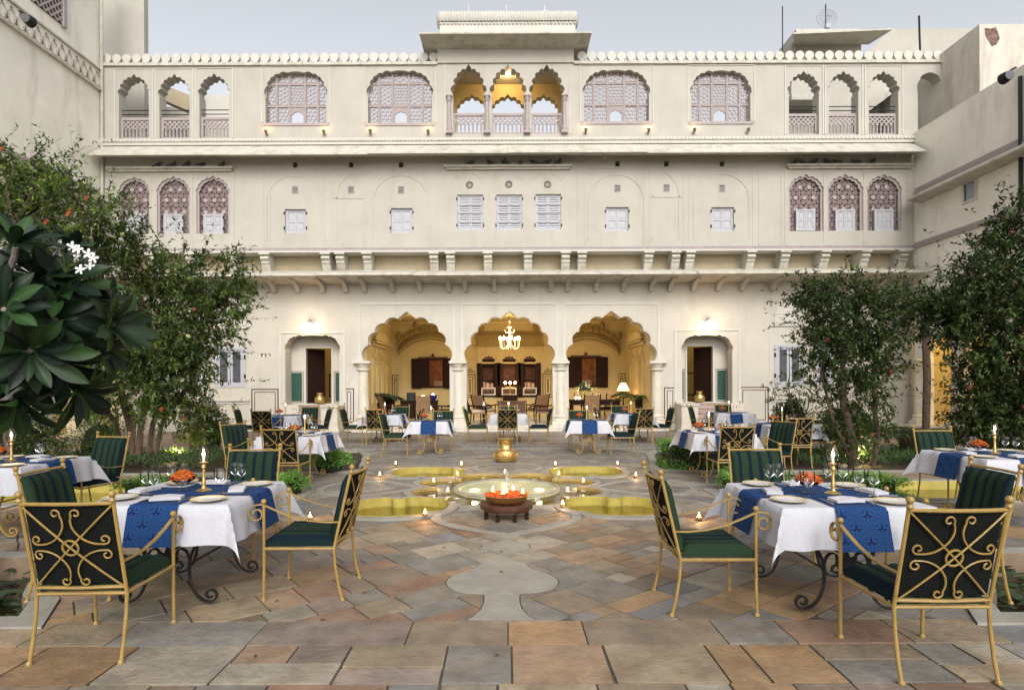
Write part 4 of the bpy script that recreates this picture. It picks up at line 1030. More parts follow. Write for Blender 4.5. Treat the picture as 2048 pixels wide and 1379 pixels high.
for s in (-1,1):
    q = smooth_poly([(FC[0]+s*x, FC[1]+y) for x, y in [(1.28,0),(1.5,.3),(1.9,.62),(2.4,.66),(2.75,.4),(2.85,0),(2.75,-.4),(2.4,-.66),(1.9,-.62),(1.5,-.3)]], 3)
    rings.append((q, offset(q, -.12) if True else None, 'ring_inlay'))
q = smooth_poly([(FC[0]+x, FC[1]+y) for x, y in [(0,1.28),(.3,1.5),(.62,1.9),(.66,2.4),(.4,2.75),(0,2.85),(-.4,2.75),(-.66,2.4),(-.62,1.9),(-.3,1.5)]], 3)
rings.append((q, offset(q, -.12), 'ring_inlay'))
for s in (-1,1):
    o_ = [(s*(2.0+x), y) for x, y in arc(0, 12.7, 1.55, 1.75, -65, 92, 24)]; i_ = [(s*(2.0+x), y) for x, y in arc(0, 12.7, 1.37, 1.57, 92, -65, 24)]
    pale.append((o_+i_, 'kerb_arc'))
    o_ = [(s*(1.6+x), y) for x, y in arc(0, 6.0, 2.3, 2.3, -35, 45, 24)]; i_ = [(s*(1.6+x), y) for x, y in arc(0, 6.0, 2.16, 2.16, 45, -35, 24)]
    pale.append((o_+i_, 'kerb_arc'))
# random ashlar
def ashlar(x0, y0, x1, y1, hmin, hmax, wmin, wmax, split=.35, rot=0, c=(0,0), gap=.009):
    out = []; y = y0
    while y < y1-.02:
        h = rnd.uniform(hmin, hmax); h = y1-y if y+h > y1-hmin*.5 else h
        x = x0 - rnd.uniform(0, wmin)
        while x < x1:
            w = rnd.uniform(wmin, wmax)
            cells = [(x,y,x+w,y+h)]
            if rnd.random() < split and h > hmin*1.2 or h > hmax*1.5:
                t = rnd.uniform(.38,.62)
                if rnd.random() < .5 and w > wmin*1.3: cells = [(x,y,x+w,y+h*t),(x,y+h*t,x+w*.5,y+h),(x+w*.5,y+h*t,x+w,y+h)]
                else: cells = [(x,y,x+w,y+h*t),(x,y+h*t,x+w,y+h)]
            elif w > wmax*.8 and rnd.random() < .35: t = rnd.uniform(.35,.65); cells = [(x,y,x+w*t,y+h),(x+w*t,y,x+w,y+h)]
            for (a,b_,c_,d) in cells:
                g_ = gap/2; k = .02
                q = [(a+g_+rnd.uniform(0,k*.3),b_+g_+rnd.uniform(0,k*.4)),(c_-g_-rnd.uniform(0,k*.3),b_+g_+rnd.uniform(0,k*.4)),(c_-g_-rnd.uniform(0,k*.3),d-g_-rnd.uniform(0,k*.4)),(a+g_+rnd.uniform(0,k*.3),d-g_-rnd.uniform(0,k*.4))]
                sk = rnd.uniform(-.05,.05) if rot == 0 else rnd.uniform(-.015,.015)
                q = [(q[0][0]-sk,q[0][1]),(q[1][0],q[1][1]),(q[2][0]+0,q[2][1]),(q[3][0],q[3][1])] if False else q
                if rot:
                    cr, sr = math.cos(R(rot)), math.sin(R(rot)); q = [(c[0]+u*cr-v*sr, c[1]+u*sr+v*cr) for u, v in q]
                out.append(q)
            x += w
        y += h
    return out
pv = []
def clip(q, y0=None, y1=None):
    for ax, lim, keep in ((1,y0,1),(1,y1,-1)):
        if lim is None: continue
        out = []
        for i in range(len(q)):
            a, b_ = q[i], q[(i+1)%len(q)]; ia = (a[ax]-lim)*keep >= 0; ib = (b_[ax]-lim)*keep >= 0
            if ia: out.append(a)
            if ia != ib: t = (lim-a[ax])/(b_[ax]-a[ax]); out.append((a[0]+(b_[0]-a[0])*t, a[1]+(b_[1]-a[1])*t))
        q = out
        if len(q) < 3: return None
    return q
pv += ashlar(-4.3, 1.6, 4.3, 3.575, .27, .44, .32, .66, .3)
x = -4.6
for w in (.75,.9,.52,.85,.95,.62,.48,.84,.42,.7,.58,.9,.6): pv.append([(x+.005,3.583),(x+w-.004,3.583),(x+w-.004,3.937),(x+.005,3.937)]); x += w
pv = [q for q in pv]
for q in ashlar(-9, -9, 9, 9, .24, .46, .26, .62, .3, 38, (0, 8.5)):
    cy = sum(p[1] for p in q)/4; cx = sum(p[0] for p in q)/4
    if cy < 3.8 or cy > 14.9 or abs(cx) > 5.6: continue
    q = clip(q, 3.945, 14.45)
    if q and len(q) >= 3: pv.append(q)
pv += ashlar(-13, 14.75, 13, 19.9, .4, .7, .6, 1.3, .2)
# ornamental border strip
bd_ = [[(-12.8+.8*i+.005,14.46),(-12.8+.8*(i+1)-.005,14.46),(-12.8+.8*(i+1)-.005,14.74),(-12.8+.8*i+.005,14.74)] for i in range(32)]
for s in (-1,1):
    for q in ashlar(5.65, 4.0, 12.1, 14.44, .4, .65, .6, 1.2, .1): pv.append([(s*u, v) for u, v in q])
def sees(q):
    cy = sum(p[1] for p in q)/len(q); cx = sum(p[0] for p in q)/len(q); return abs(cx) < cy*.9+1.0
def cross_ok(q): return True
pv = [q for q in pv if sees(q)]
def orient(p):
    a = sum(p[i][0]*p[(i+1)%len(p)][1]-p[(i+1)%len(p)][0]*p[i][1] for i in range(len(p))); return list(p) if a > 0 else list(p)[::-1]
feat = []
for q in pv: feat.append((q, 'paver'))
for q in bd_: feat.append((q, 'border'))
n_p = len(feat)
for q in holesG: feat.append((q, 'hole'))
for q, nm in pale: feat.append((offset(q, .009), 'gap')); feat.append((q, nm))
for o_, i_, nm in rings: feat.append((offset(o_, .009), 'rgap_o')); feat.append((o_, nm)); feat.append((i_, 'ring_in')); feat.append((offset(i_, -.009), 'ring_in2'))
V = []; F = []
for q, _ in feat:
    q = orient(q); F.append(list(range(len(V), len(V)+len(q)))); V += [Vector((p[0]+0.0, p[1])) for p in q]
ov, oe, of, _, _, orf = delaunay_2d_cdt(V, [], F, 0, 1e-6, True)
pieces = {}
for t, o in zip(of, orf):
    if not o: continue
    nm = [feat[i][1] for i in o]
    if 'hole' in nm: continue
    pid = None
    kerbs = [i for i in o if feat[i][1] not in ('paver','border','gap','rgap_o','ring_in','ring_in2','ring_inlay')]
    if kerbs: pid = kerbs[0]
    elif 'gap' in nm: continue
    else:
        rg = None; dead = False
        for i in o:
            if feat[i][1] == 'rgap_o':
                ins = (i+1) in o; inn = (i+2) in o; inn2 = (i+3) in o
                if ins and not inn: rg = i+1
                elif not inn2: dead = True
        if rg is not None: pid = rg
        elif dead: continue
        else:
            pp = [i for i in o if i < n_p]
            if not pp: continue
            pid = pp[-1]
    pieces.setdefault(pid, []).append(tuple(t))
PV = bpy.data.objects.new('stone_paving', None); COL.objects.link(PV); PV['kind'] = 'structure'
stone_m = mat('paving_stone', (.3,.27,.22), .62, var=.3, scale=4, bump=.8, bscale=26, attr=True, spec=.35, stain=((.085,.065,.048), .6, 4.5))
_n = stone_m.node_tree.nodes; _l = stone_m.node_tree.links; _b = _n['Principled BSDF']; _src = _b.inputs['Base Color'].links[0].from_socket
_g = _n.new('ShaderNodeNewGeometry'); _ns = _n.new('ShaderNodeTexNoise'); _ns.inputs['Scale'].default_value = 2.1; _ns.inputs['Detail'].default_value = 8; _ns.inputs['Roughness'].default_value = .7; _ns.inputs['Distortion'].default_value = .6
_mr = _n.new('ShaderNodeMapRange'); _mr.inputs[1].default_value = .48; _mr.inputs[2].default_value = .68; _mr.inputs[4].default_value = .5
_mx = _n.new('ShaderNodeMixRGB'); _mx.blend_type = 'MULTIPLY'; _mx.inputs[2].default_value = (1.0,.80,.60,1)
_l.new(_g.outputs['Position'], _ns.inputs['Vector']); _l.new(_ns.outputs['Fac'], _mr.inputs[0]); _l.new(_mr.outputs[0], _mx.inputs[0]); _l.new(_src, _mx.inputs[1]); _l.new(_mx.outputs[0], _b.inputs['Base Color'])
pale_m = mat('pale_paving', (.25,.235,.20), .6, var=.22, scale=3, bump=.35, bscale=25, spec=.35, stain=((.2,.17,.13), .5, 4))
PAL = [(.205,.165,.115),(.215,.15,.10),(.185,.12,.085),(.155,.15,.145),(.125,.128,.133),(.20,.18,.145),(.165,.13,.095),(.225,.20,.16),(.155,.14,.12),(.225,.15,.085),(.18,.145,.125),(.165,.155,.14),(.215,.17,.12)]
FARP = [(.18,.165,.145),(.155,.148,.14),(.19,.17,.14),(.165,.142,.12),(.145,.145,.145),(.20,.185,.155)]
OUT = [(.19,.14,.105),(.165,.125,.095),(.20,.16,.12)]
def piece_mesh(tris, top, th, jig=0):
    m = MB(); used = sorted({i for t in tris for i in t}); mp = {o:i for i,o in enumerate(used)}; n = len(used)
    vs = [(ov[i].x, ov[i].y, top) for i in used]+[(ov[i].x, ov[i].y, top-th) for i in used]
    fs = [tuple(mp[i] for i in t) for t in tris]; ec = {(t[i],t[(i+1)%3]) for t in fs for i in range(3)}
    for a, b_ in ec:
        if (b_,a) not in ec: fs.append((b_,a,a+n,b_+n))
    return m.add(vs, fs)
def set_tint(me, cols):
    at = me.color_attributes.new('tint', 'FLOAT_COLOR', 'POINT'); at.data.foreach_set('color', np.array(cols, dtype=np.float32).ravel())
order = []
for pid, tr in pieces.items():
    used = {i for t in tr for i in t}; cx = sum(ov[i].x for i in used)/len(used); cy = sum(ov[i].y for i in used)/len(used)
    order.append((pid, cx, cy))
pavs = sorted([o for o in order if feat[o[0]][1] == 'paver'], key=lambda o: o[2] + (20 if abs(o[1]) > o[2]*.87+.1 else 0))
single = {o[0] for o in pavs[:300]}
far = MB(); farc = []
for pid, cx, cy in order:
    nm = feat[pid][1]; top = 0.0
    if nm == 'paver':
        top = rnd.uniform(-.003,.002)
        if abs(cx) > 5.6 or cy > 14.7: col = rnd.choice(OUT if abs(cx) > 5.6 else FARP[:4])
        elif cy > 7.2: col = rnd.choice(FARP)
        else: col = rnd.choice(PAL)
        k = rnd.uniform(.8,1.15)*(1.04,1,.93)[0]; k *= 1.1; col = (col[0]*k*1.02, col[1]*k, col[2]*k*.96)
        pm_ = piece_mesh(pieces[pid], top, .03)
        if pid in single:
            o = pm_.build('paving_stone', stone_m, PV); set_tint(o.data, [(*col,1)]*len(pm_.v))
        else: far.add(pm_.v, pm_.f); farc += [(*col,1)]*len(pm_.v)
    elif nm == 'border':
        o = piece_mesh(pieces[pid], .0, .03).build('border_stone', mat('border_marble', (.28,.28,.265), .5, var=.12, scale=6), PV)
    elif nm in ('pool_kerb',): piece_mesh(pieces[pid], .022, .10).build(nm, marble if False else pale_m, PV)
    elif nm in ('pond_kerb','bed_kerb','basin_kerb'): piece_mesh(pieces[pid], .012, .10).build(nm, pale_m, PV)
    else: piece_mesh(pieces[pid], .002, .03).build(nm, pale_m, PV)
o = far.build('distant_paving_stones', stone_m, PV); set_tint(o.data, farc); stuff(o)
# blue scroll inlay on the border strip
m = MB()
for i in range(160):
    X = -12.8+.16*i; s = 1 if i % 2 else -1
    m.v_ = None
    pts = [(X+.08*t/8*2-.08, 14.6+s*.05*math.sin(math.pi*t/8)) for t in range(9)]
    for k in range(8):
        a, b_ = pts[k], pts[k+1]; m.add([(a[0],a[1]-.014,.004),(b_[0],b_[1]-.014,.004),(b_[0],b_[1]+.014,.004),(a[0],a[1]+.014,.004)], [(0,1,2,3)])
    m.add([(X-.03,14.57,.004),(X+.03,14.57,.004),(X+.03,14.63,.004),(X-.03,14.63,.004)], [(0,1,2,3)])
o = m.build('scroll_inlay', mat('blue_grey_inlay', (.10,.12,.16), .6), PV); stuff(o)
# joints / base with the same holes
gm = mat('joint_earth', (.085,.075,.06), .9, var=.3, scale=9)
q = MB().slab([(-40,-20),(40,-20),(40,60),(-40,60)], [offset(h, .03) for h in holesG], -.012, -.5, fn=lambda u,v,d: (u,v,d), back=False)
struct(q.build('ground', gm))
struct(MB().box(-200,-200,-.8,200,300,-.75).build('terrain', gm))
# pools
ochre = mat('ochre_pool_lining', (.27,.225,.055), .6, var=.22, scale=7, bump=.2, bscale=20, stain=((.28,.27,.05), .6, 3))
def basin_of(poly, top, bot, name, mt, wlev, wname='water', wm=None):
    n = len(poly); pq = offset(poly, -.004)
    m = MB(); m.add([(x,y,top) for x,y in pq]+[(x,y,bot) for x,y in pq], [(i,(i+1)%n,(i+1)%n+n,i+n) for i in range(n)])
    m.slab(pq, [], bot, bot-.05, fn=lambda u,v,d: (u,v,d), back=False); o = struct(m.build(name, mt))
    w = MB().slab(offset(poly,-.002), [], wlev, wlev-.001, fn=lambda u,v,d: (u,v,d), back=False)
    w.f = [f for f in w.f if len(f) == 3]
    struct(w.build(wname, wm or water)); return o
for p in pools: basin_of(p, .03, -.40, 'lotus_pool', ochre, -.09)
shallow = mat('shallow_basin_floor', (.27,.20,.07), .6, var=.2, scale=6, stain=((.16,.13,.04), .5, 3))
basin_of(basin, .01, -.10, 'fountain_basin', shallow, -.035)
for p in sidep: basin_of(p, .01, -.45, 'side_pool', ochre, -.12)
dkw = mat('brown_pond_lining', (.17,.12,.08), .8, var=.3, scale=6)
for p in ponds: basin_of(p, .01, -.45, 'lily_pond', dkw, -.2)
soil = mat('dark_soil', (.035,.026,.018), .95, var=.4, scale=12, bump=.6, bscale=20)
for p in beds: struct(MB().slab(p, [], -.03, -.08, fn=lambda u,v,d: (u,v,d), back=False).build('flower_bed', soil))
for p, ptx in zip(pools, ((-1.75,-1.75),(1.75,-1.75),(-1.75,1.2),(1.75,1.2))):
    for e in (ptx, (ptx[0]*.57, ptx[1])):
        point('underwater_light', (FC[0]+e[0], FC[1]+e[1], -.2), 4.4, (1,.80,.34), .05)
for k in range(8):
    a = math.pi/8+k*math.pi/4; point('underwater_light', (FC[0]+1.2*math.cos(a), FC[1]+1.2*math.sin(a), -.06), .8, (1,.74,.30), .03)
for s in (-1,1):
    for xx in (5.9, 7.6): point('underwater_light', (s*xx, 8.7, -.22), 9, (1,.80,.32), .05)
# fountain: round medallion, lights, little jet
FT = thing('fountain_medallion', (FC[0], FC[1], -.1), 'round pale stone fountain disc with two underwater lights and a small jet', 'fountain')
md = mat('pale_green_marble', (.36,.36,.22), .35, var=.25, scale=3, spec=.5)
MB().lathe([(.80,0),(.80,.075),(.77,.095),(.70,.095),(.68,.075),(.001,.07)], 48, cap=False).build('disc', md, FT, True)
MB().lathe([(.80,.09),(.79,.11),(.76,.115),(.745,.10),(.75,.09)], 48, cap=False).build('rim', pale_m, FT, True)
for s in (-1,1):
    MB().lathe([(.001,.0),(.07,.0),(.08,-.01)], 12, (s*.48,-.12,.095), cap=False).build('underwater_lamp', emis('pool_lamp', (1,.85,.5), 2), FT)
    point('underwater_light', (s*.48,-.12,.25), .5, (1,.85,.5), .05, parent=FT)
foam = clear_mat('foam_spray', (.93,.93,.9), .9, .4, .25)
m = MB()
for k in range(60):
    a = rnd.uniform(0,6.28); h = rnd.uniform(0,1); r = .015+.05*(1-h)*rnd.random(); m.ball((r*math.cos(a), .45+r*math.sin(a), .1+.2*h), rnd.uniform(.006,.014), 5, 4)
m.lathe([(.03,.1),(.018,.2),(.012,.27),(.004,.3)], 8, (0,.45,0)); m.build('water_jet', foam, FT)
# ================================================================ chairs, tables, tableware
def stripes(name, c1, c2, c3, freq, dark=1.0):
    m = bpy.data.materials.new(name); m.use_nodes = True; n = m.node_tree.nodes; l = m.node_tree.links; b = n['Principled BSDF']
    tc = n.new('ShaderNodeTexCoord'); sp = n.new('ShaderNodeSeparateXYZ'); l.new(tc.outputs['Object'], sp.inputs[0])
    mu = n.new('ShaderNodeMath'); mu.operation = 'MULTIPLY'; mu.inputs[1].default_value = freq; l.new(sp.outputs['X'], mu.inputs[0])
    si = n.new('ShaderNodeMath'); si.operation = 'SINE'; l.new(mu.outputs[0], si.inputs[0])
    cr = n.new('ShaderNodeValToRGB'); l.new(si.outputs[0], cr.inputs[0])
    mr = n.new('ShaderNodeMapRange'); mr.inputs[1].default_value = -1; mr.inputs[2].default_value = 1; l.new(si.outputs[0], mr.inputs[0]); l.new(mr.outputs[0], cr.inputs[0])
    e = cr.color_ramp.elements; e[0].position = .0; e[0].color = (*c2,1); e[1].position = 1; e[1].color = (*c1,1)
    x = e.new(.25); x.color = (*c3,1); x = e.new(.42); x.color = (*c1,1)
    ns = n.new('ShaderNodeTexNoise'); ns.inputs['Scale'].default_value = 140; l.new(tc.outputs['Object'], ns.inputs[0])
    mx = n.new('ShaderNodeMixRGB'); mx.blend_type = 'MULTIPLY'; mx.inputs[0].default_value = .5; l.new(cr.outputs[0], mx.inputs[1]); l.new(ns.outputs['Fac'], mx.inputs[2])
    l.new(mx.outputs[0], b.inputs['Base Color']); b.inputs['Roughness'].default_value = .9; b.inputs['Specular IOR Level'].default_value = .1
    return m
cush = stripes('green_striped_fabric', (.020,.040,.021), (.005,.013,.022), (.009,.022,.022), 2*math.pi/.098)
backf = mat('black_backing_cloth', (.006,.007,.006), .9, var=.2, spec=.1)
def spiral(cx, cy, r0, r1, a0, turns, n=14):
    return [(cx+(r0+(r1-r0)*i/n)*math.cos(a0+turns*2*math.pi*i/n), cy+(r0+(r1-r0)*i/n)*math.sin(a0+turns*2*math.pi*i/n)) for i in range(n+1)]
def bez(p0, p1, p2, p3, n=10):
    return [tuple((1-t)**3*a+3*(1-t)**2*t*b_+3*(1-t)*t*t*c+t**3*d for a,b_,c,d in zip(p0,p1,p2,p3)) for t in [i/n for i in range(n+1)]]
def yback(z): return -.255 - .125*max(0, (z-.38))/.55
def make_chair():
    t = thing('garden_chair', (0,0,0), '', 'chair', 'gold iron garden chairs with green striped cushions')
    for s in (-1,1):
        MB().tube([(s*.25,-.315,0),(s*.25,-.285,.12),(s*.25,-.262,.26),(s*.25,-.255,.38),(s*.25,yback(.6),.6),(s*.25,yback(.93),.93)], .0105, 8).lathe([(.017,0),(.017,.012),(.012,.02)],8,(s*.25,-.315,0)).build('back_post', gold, t, True)
        m = MB(); m.lathe([(.013,-.03),(.018,-.02),(.012,-.005),(.015,.0)],10,(s*.25,yback(.945),.945)); m.ball((s*.25,yback(.96),.962),.020,10,7); m.build('finial', gold, t, True)
        m = MB(); m.tube([(s*.25,.255,0),(s*.25,.25,.2),(s*.25,.25,.69)], .0105, 8); m.lathe([(.018,0),(.018,.012),(.013,.02)],8,(s*.25,.255,0)); m.build('leg', gold, t, True)
        MB().ball((s*.25,.25,.715),.02,8,6).build('finial', gold, t, True)
        pts = [(s*.25,y,z) for y,z in [(yback(.57),.565),(-.2,.565),(-.08,.575),(.05,.607),(.16,.65),(.25,.69)]]
        sp_ = [(s*.25, y, z) for y, z in spiral(.30,.628,.066,.022,R(100),-1.25,16)]
        MB().ribbon(pts+[(s*.25,.27,.695)]+sp_, (1,0,0), .022, .008).build('armrest', gold, t, True)
    m = MB(); 
    for s in (-1,1): m.tube([(s*.25,-.255,.375),(s*.25,.25,.375)], .011, 6)
    m.tube([(-.25,.25,.375),(.25,.25,.375)], .011, 6); m.tube([(-.25,-.255,.375),(.25,-.255,.375)], .011, 6)
    m.tube([(-.25,yback(.415)-.0,.415),(0,yback(.415)-.02,.415),(.25,yback(.415),.415)], .011, 6); m.build('seat_frame', gold, t, True)
    def bp(u, v): z = .415+v; return (u, yback(z)-.026*(1-(u/.25)**2)-.004, z)
    m = MB(); m.tube([bp(-.25+.05*i, .495) for i in range(11)], .0105, 8); m.build('top_rail', gold, t, True)
    m = MB()
    for s in (-1,1): m.tube([bp(s*(-.245+.049*i), .485-.0485*i+.0) for i in range(11)], .0055, 5)
    m.tube([bp(.043*math.cos(R(a)), .2425+.043*math.sin(R(a))) for a in range(0,360,24)], .0058, 5, True)
    for sx in (-1,1):
        for sy in (-1,1):
            c = .2425
            p = spiral(.055,.198,.010,.028,R(-150),1.0,12)
            p = p + bez(p[-1], (.024,.175), (.012,.135), (.036,.095), 6)[1:] + bez((.036,.095),(.062,.05),(.11,.016),(.172,.018),8)[1:]
            p += spiral(.183,.046,.030,.010,R(-105),1.05,12)[1:]
            m.tube([bp(sx*u, c+sy*v) for u, v in p], .0051, 5)
    m.build('scrollwork', gold, t, True)
    # seat cushion with ribs
    def cushion(w, h, th, n=6):
        vs = []; NX, NY = 24, 8
        for j in range(NY+1):
            for i in range(NX+1):
                u = i/NX; v = j/NY; x = -w/2+w*u; y = -h/2+h*v
                e = min(u,1-u)*w; f = min(v,1-v)*h; ed = min(1,(e/.03))**.5*min(1,(f/.03))**.5
                rib = abs(math.sin(math.pi*n*u))**.5
                vs.append((x,y,th*(.45+.55*ed)*(.88+.12*rib)))
        N = (NX+1)*(NY+1); vs += [(x,y,0) for x,y,z in vs]
        fs = []
        for j in range(NY):
            for i in range(NX): a = j*(NX+1)+i; fs.append((a,a+1,a+NX+2,a+NX+1)); fs.append((a+N,a+N+NX+1,a+N+NX+2,a+N+1))
        for i in range(NX): fs += [(i+1,i,i+N,i+1+N), (NY*(NX+1)+i,NY*(NX+1)+i+1,NY*(NX+1)+i+1+N,NY*(NX+1)+i+N)]
        for j in range(NY): a = j*(NX+1); b_ = a+NX; fs += [(a,a+NX+1,a+NX+1+N,a+N), (b_+NX+1,b_,b_+N,b_+NX+1+N)]
        return MB().add(vs, fs)
    c = cushion(.47,.50,.085); c.v = [(x,y+.0,z+.388) for x,y,z in c.v]; c.build('seat_cushion', cush, t, True, sharp=60)
    c = cushion(.475,.46,.055); c.v = [(-x, yback(.44+ (y+.23))+.012+z-.02*(1-(x/.25)**2), .44+(y+.23)) for x,y,z in c.v]; c.build('back_cushion', cush, t, True, sharp=60)
    m = MB(); vs = []
    for j in range(2):
        for i in range(9): u = -.232+.058*i; z = .44+.455*j; vs.append((u, yback(z)+.008-.02*(1-(u/.25)**2), z))
    m.add(vs, [(i,i+1,i+10,i+9) for i in range(8)]); m.v += [(x,y+.0035,z) for x,y,z in vs]; m.f += [(i+19,i+18,i+27,i+28) for i in range(8)]; m.build('cushion_backing', backf, t)
    return t
CH0 = make_chair(); used0 = [False]
def chair(x, y, deg, label, lean=0):
    if not used0[0]: c = CH0; used0[0] = True
    else: c = copy_tree(CH0)
    c.location = (x, y, .0); c.rotation_euler = (0,0,R(deg)); c['label'] = label; return c
# facing: 0 = away from the camera (+Y), 180 = towards it, -90 = to the right (+X), 90 = to the left
def make_table(mt, half=.42, h=.735):
    t = thing('garden_table', (0,0,0), '', 'table', 'iron garden tables with scroll legs')
    MB().box(-half,-half,h-.025,half,half,h).build('tabletop', wood2, t)
    for sx in (-1,1):
        for sy in (-1,1):
            y = sy*(half-.1)
            p = bez((.34,.71),(.30,.55),(.13,.42),(.14,.26),10)+bez((.14,.26),(.145,.12),(.2,.03),(.28,.028),8)[1:]+spiral(.285,.078,.05,.016,R(-90),1.15,14)[1:]
            MB().ribbon([(sx*u*half/.42, y, z) for u, z in p], (0,1,0), .024, .014).build('leg', mt, t, True)
    for sy in (-1,1):
        y = sy*(half-.1); m = MB()
        for sx in (-1,1):
            p = spiral(.045,.33,.014,.038,R(-120),1.1,12)+bez((.05,.37),(.09,.44),(.17,.4),(.15,.24),8)[1:]
            m.ribbon([(sx*u, y, z) for u, z in p], (0,1,0), .022, .011)
            m.slab([(sx*.012,.30),(sx*.06,.345),(sx*.075,.39),(sx*.045,.375),(sx*.02,.36)], [], y-.008, y+.008)
        m.slab([(0,.27),(.028,.34),(.018,.39),(0,.44),(-.018,.39),(-.028,.34)], [], y-.01, y+.01)
        m.build('fleur_ornament', mt, t)
    m = MB()
    for sx in (-1,1): m.tube([(sx*.16,-(half-.1),.3),(sx*.16,half-.1,.3)], .008)
    m.build('stretcher', mt, t); return t
linen = mat('white_linen', (.43,.43,.46), .85, var=.05, scale=30, bump=.9, bscale=9, spec=.15)
def runner_mat():
    m = bpy.data.materials.new('blue_flower_cloth'); m.use_nodes = True; n = m.node_tree.nodes; l = m.node_tree.links; b = n['Principled BSDF']
    def M(op, *a):
        q = n.new('ShaderNodeMath'); q.operation = op
        for i, v in enumerate(a):
            if isinstance(v, (int,float)): q.inputs[i].default_value = v
            else: l.new(v, q.inputs[i])
        return q.outputs[0]
    uv = n.new('ShaderNodeUVMap'); uv.uv_map = 'uv'; sp = n.new('ShaderNodeSeparateXYZ'); l.new(uv.outputs[0], sp.inputs[0])
    def flower(ox, oy, T):
        x = M('SUBTRACT', M('FRACT', M('ADD', M('DIVIDE', sp.outputs[0], T), ox)), .5); y = M('SUBTRACT', M('FRACT', M('ADD', M('DIVIDE', sp.outputs[1], T), oy)), .5)
        r = M('SQRT', M('ADD', M('MULTIPLY', x, x), M('MULTIPLY', y, y))); a = M('ARCTAN2', y, x)
        pet = M('POWER', M('ABSOLUTE', M('COSINE', M('MULTIPLY', a, 6.5))), .6); lim = M('ADD', .12, M('MULTIPLY', pet, .35))
        inn = M('LESS_THAN', r, lim); line = M('GREATER_THAN', pet, .42); core = M('GREATER_THAN', r, .03)
        return M('MULTIPLY', M('MULTIPLY', inn, line), core)
    f = M('MAXIMUM', flower(0,0,.165), M('MULTIPLY', flower(.5,.5,.165), 1.0))
    mx = n.new('ShaderNodeMixRGB'); mx.inputs[1].default_value = (.004,.010,.050,1); mx.inputs[2].default_value = (.010,.042,.13,1); l.new(f, mx.inputs[0])
    l.new(mx.outputs[0], b.inputs['Base Color']); b.inputs['Roughness'].default_value = .8; b.inputs['Specular IOR Level'].default_value = .15; return m
runm = runner_mat()
def cloth_mesh(half, drop, seed, top=.742):
    r = random.Random(seed); N = 34; W_ = half+drop; ph = [r.uniform(0,6.28) for _ in range(8)]
    ax = sorted(set([round(-W_+2*W_*i/N,4) for i in range(N+1)]+[-half,half]))
    vs = []
    for t in ax:
        for s in ax:
            ds = max(0, abs(s)-half); dt = max(0, abs(t)-half); sg, tg = (1 if s>0 else -1), (1 if t>0 else -1)
            x = max(-half,min(half,s)); y = max(-half,min(half,t)); z = top
            if ds > 0 or dt > 0:
                rr = math.hypot(ds, dt); a = math.atan2(dt, ds) if (ds > 0 and dt > 0) else (0 if ds > 0 else math.pi/2)
                fl = math.sin(2*a)
                k = (1 if s>0 else 0)+(2 if t>0 else 0)
                z = top - rr*(.985-.03*fl)
                out = .012 + .10*rr
                if ds > 0 and dt > 0:
                    # folded corner: swings out along the diagonal with a crease
                    o = rr*.42*fl + .02*math.sin(4*a+ph[k]); x += sg*(out*math.cos(a)+o*.70); y += tg*(out*math.sin(a)+o*.70)
                elif ds > 0:
                    w = .018*rr/drop*(math.sin(9*t/half*1.2+ph[k])+.6*math.sin(17*t+ph[k+1])); x += sg*(out+w)
                else:
                    w = .018*rr/drop*(math.sin(9*s/half*1.2+ph[k+2])+.6*math.sin(15*s+ph[k+3])); y += tg*(out+w)
            else: z += .0012*math.sin(23*s+ph[0])*math.sin(19*t+ph[1])
            vs.append((x,y,z))
    n = len(ax); return MB().add(vs, [(j*n+i,j*n+i+1,j*n+i+n+1,j*n+i+n) for j in range(n-1) for i in range(n-1)])
def runner_mesh(half, drop, w, along, top, seed):
    r = random.Random(seed); ph = r.uniform(0,6); L = half+drop+.02; N = 44; M_ = 6; vs = []; uvs = []
    ss = sorted(set([round(-L+2*L*i/N,4) for i in range(N+1)]+[-half,half]))
    for s in ss:
        for j in range(M_+1):
            t = -w/2+w*j/M_; d = max(0, abs(s)-half); sg = 1 if s>0 else -1
            x = max(-half-.006,min(half+.006,s)); z = top+.003+(.001 if abs(s)<half else 0)
            if d > 0: z = top - d*.985 + .002; x += sg*(.016+.10*d + .038*d/drop)
            vs.append((x,t,z) if along == 'x' else (t,x,z)); uvs.append((s+5,t+5+w/2))
    n = M_+1; m = MB().add(vs, [(i*n+j,i*n+j+1,i*n+j+n+1,i*n+j+n) for i in range(len(ss)-1) for j in range(M_)]); m.uvs = uvs; return m
def build_uv(m, name, mt):
    o = m.build(name, mt, smooth=True); lay = o.data.uv_layers.new(name='uv'); li = np.zeros(len(o.data.loops), dtype=np.int32); o.data.loops.foreach_get('vertex_index', li)
    lay.data.foreach_set('uv', np.array(m.uvs, dtype=np.float32)[li].ravel()); return o
china = mat('white_china', (.48,.48,.46), .2, var=0, spec=.5); rimg = mat('gold_plate_rim', (.62,.50,.26), .35, metal=.3, var=.05)
steel = mat('steel_cutlery', (.55,.55,.58), .25, metal=.9, var=.05)
orange = mat('orange_marigold', (.40,.085,.01), .8, var=.35, scale=60)
wax = mat('candle_wax', (.75,.68,.52), .5, var=0)
gprof = [(.033,.0),(.033,.003),(.006,.007),(.004,.03),(.004,.075),(.012,.085),(.033,.103),(.041,.13),(.041,.158),(.036,.185)]
glass_me = MB().lathe(gprof, 16, cap=False); glass_me2 = None
plate_w = MB().lathe([(.001,.004),(.07,.004),(.085,.009),(.095,.013),(.094,.016),(.07,.008),(.001,.007)], 24, cap=False)
plate_r = MB().lathe([(.0955,.0128),(.118,.0185),(.118,.0205),(.0955,.0155)], 24, cap=False)
TEMP = {}
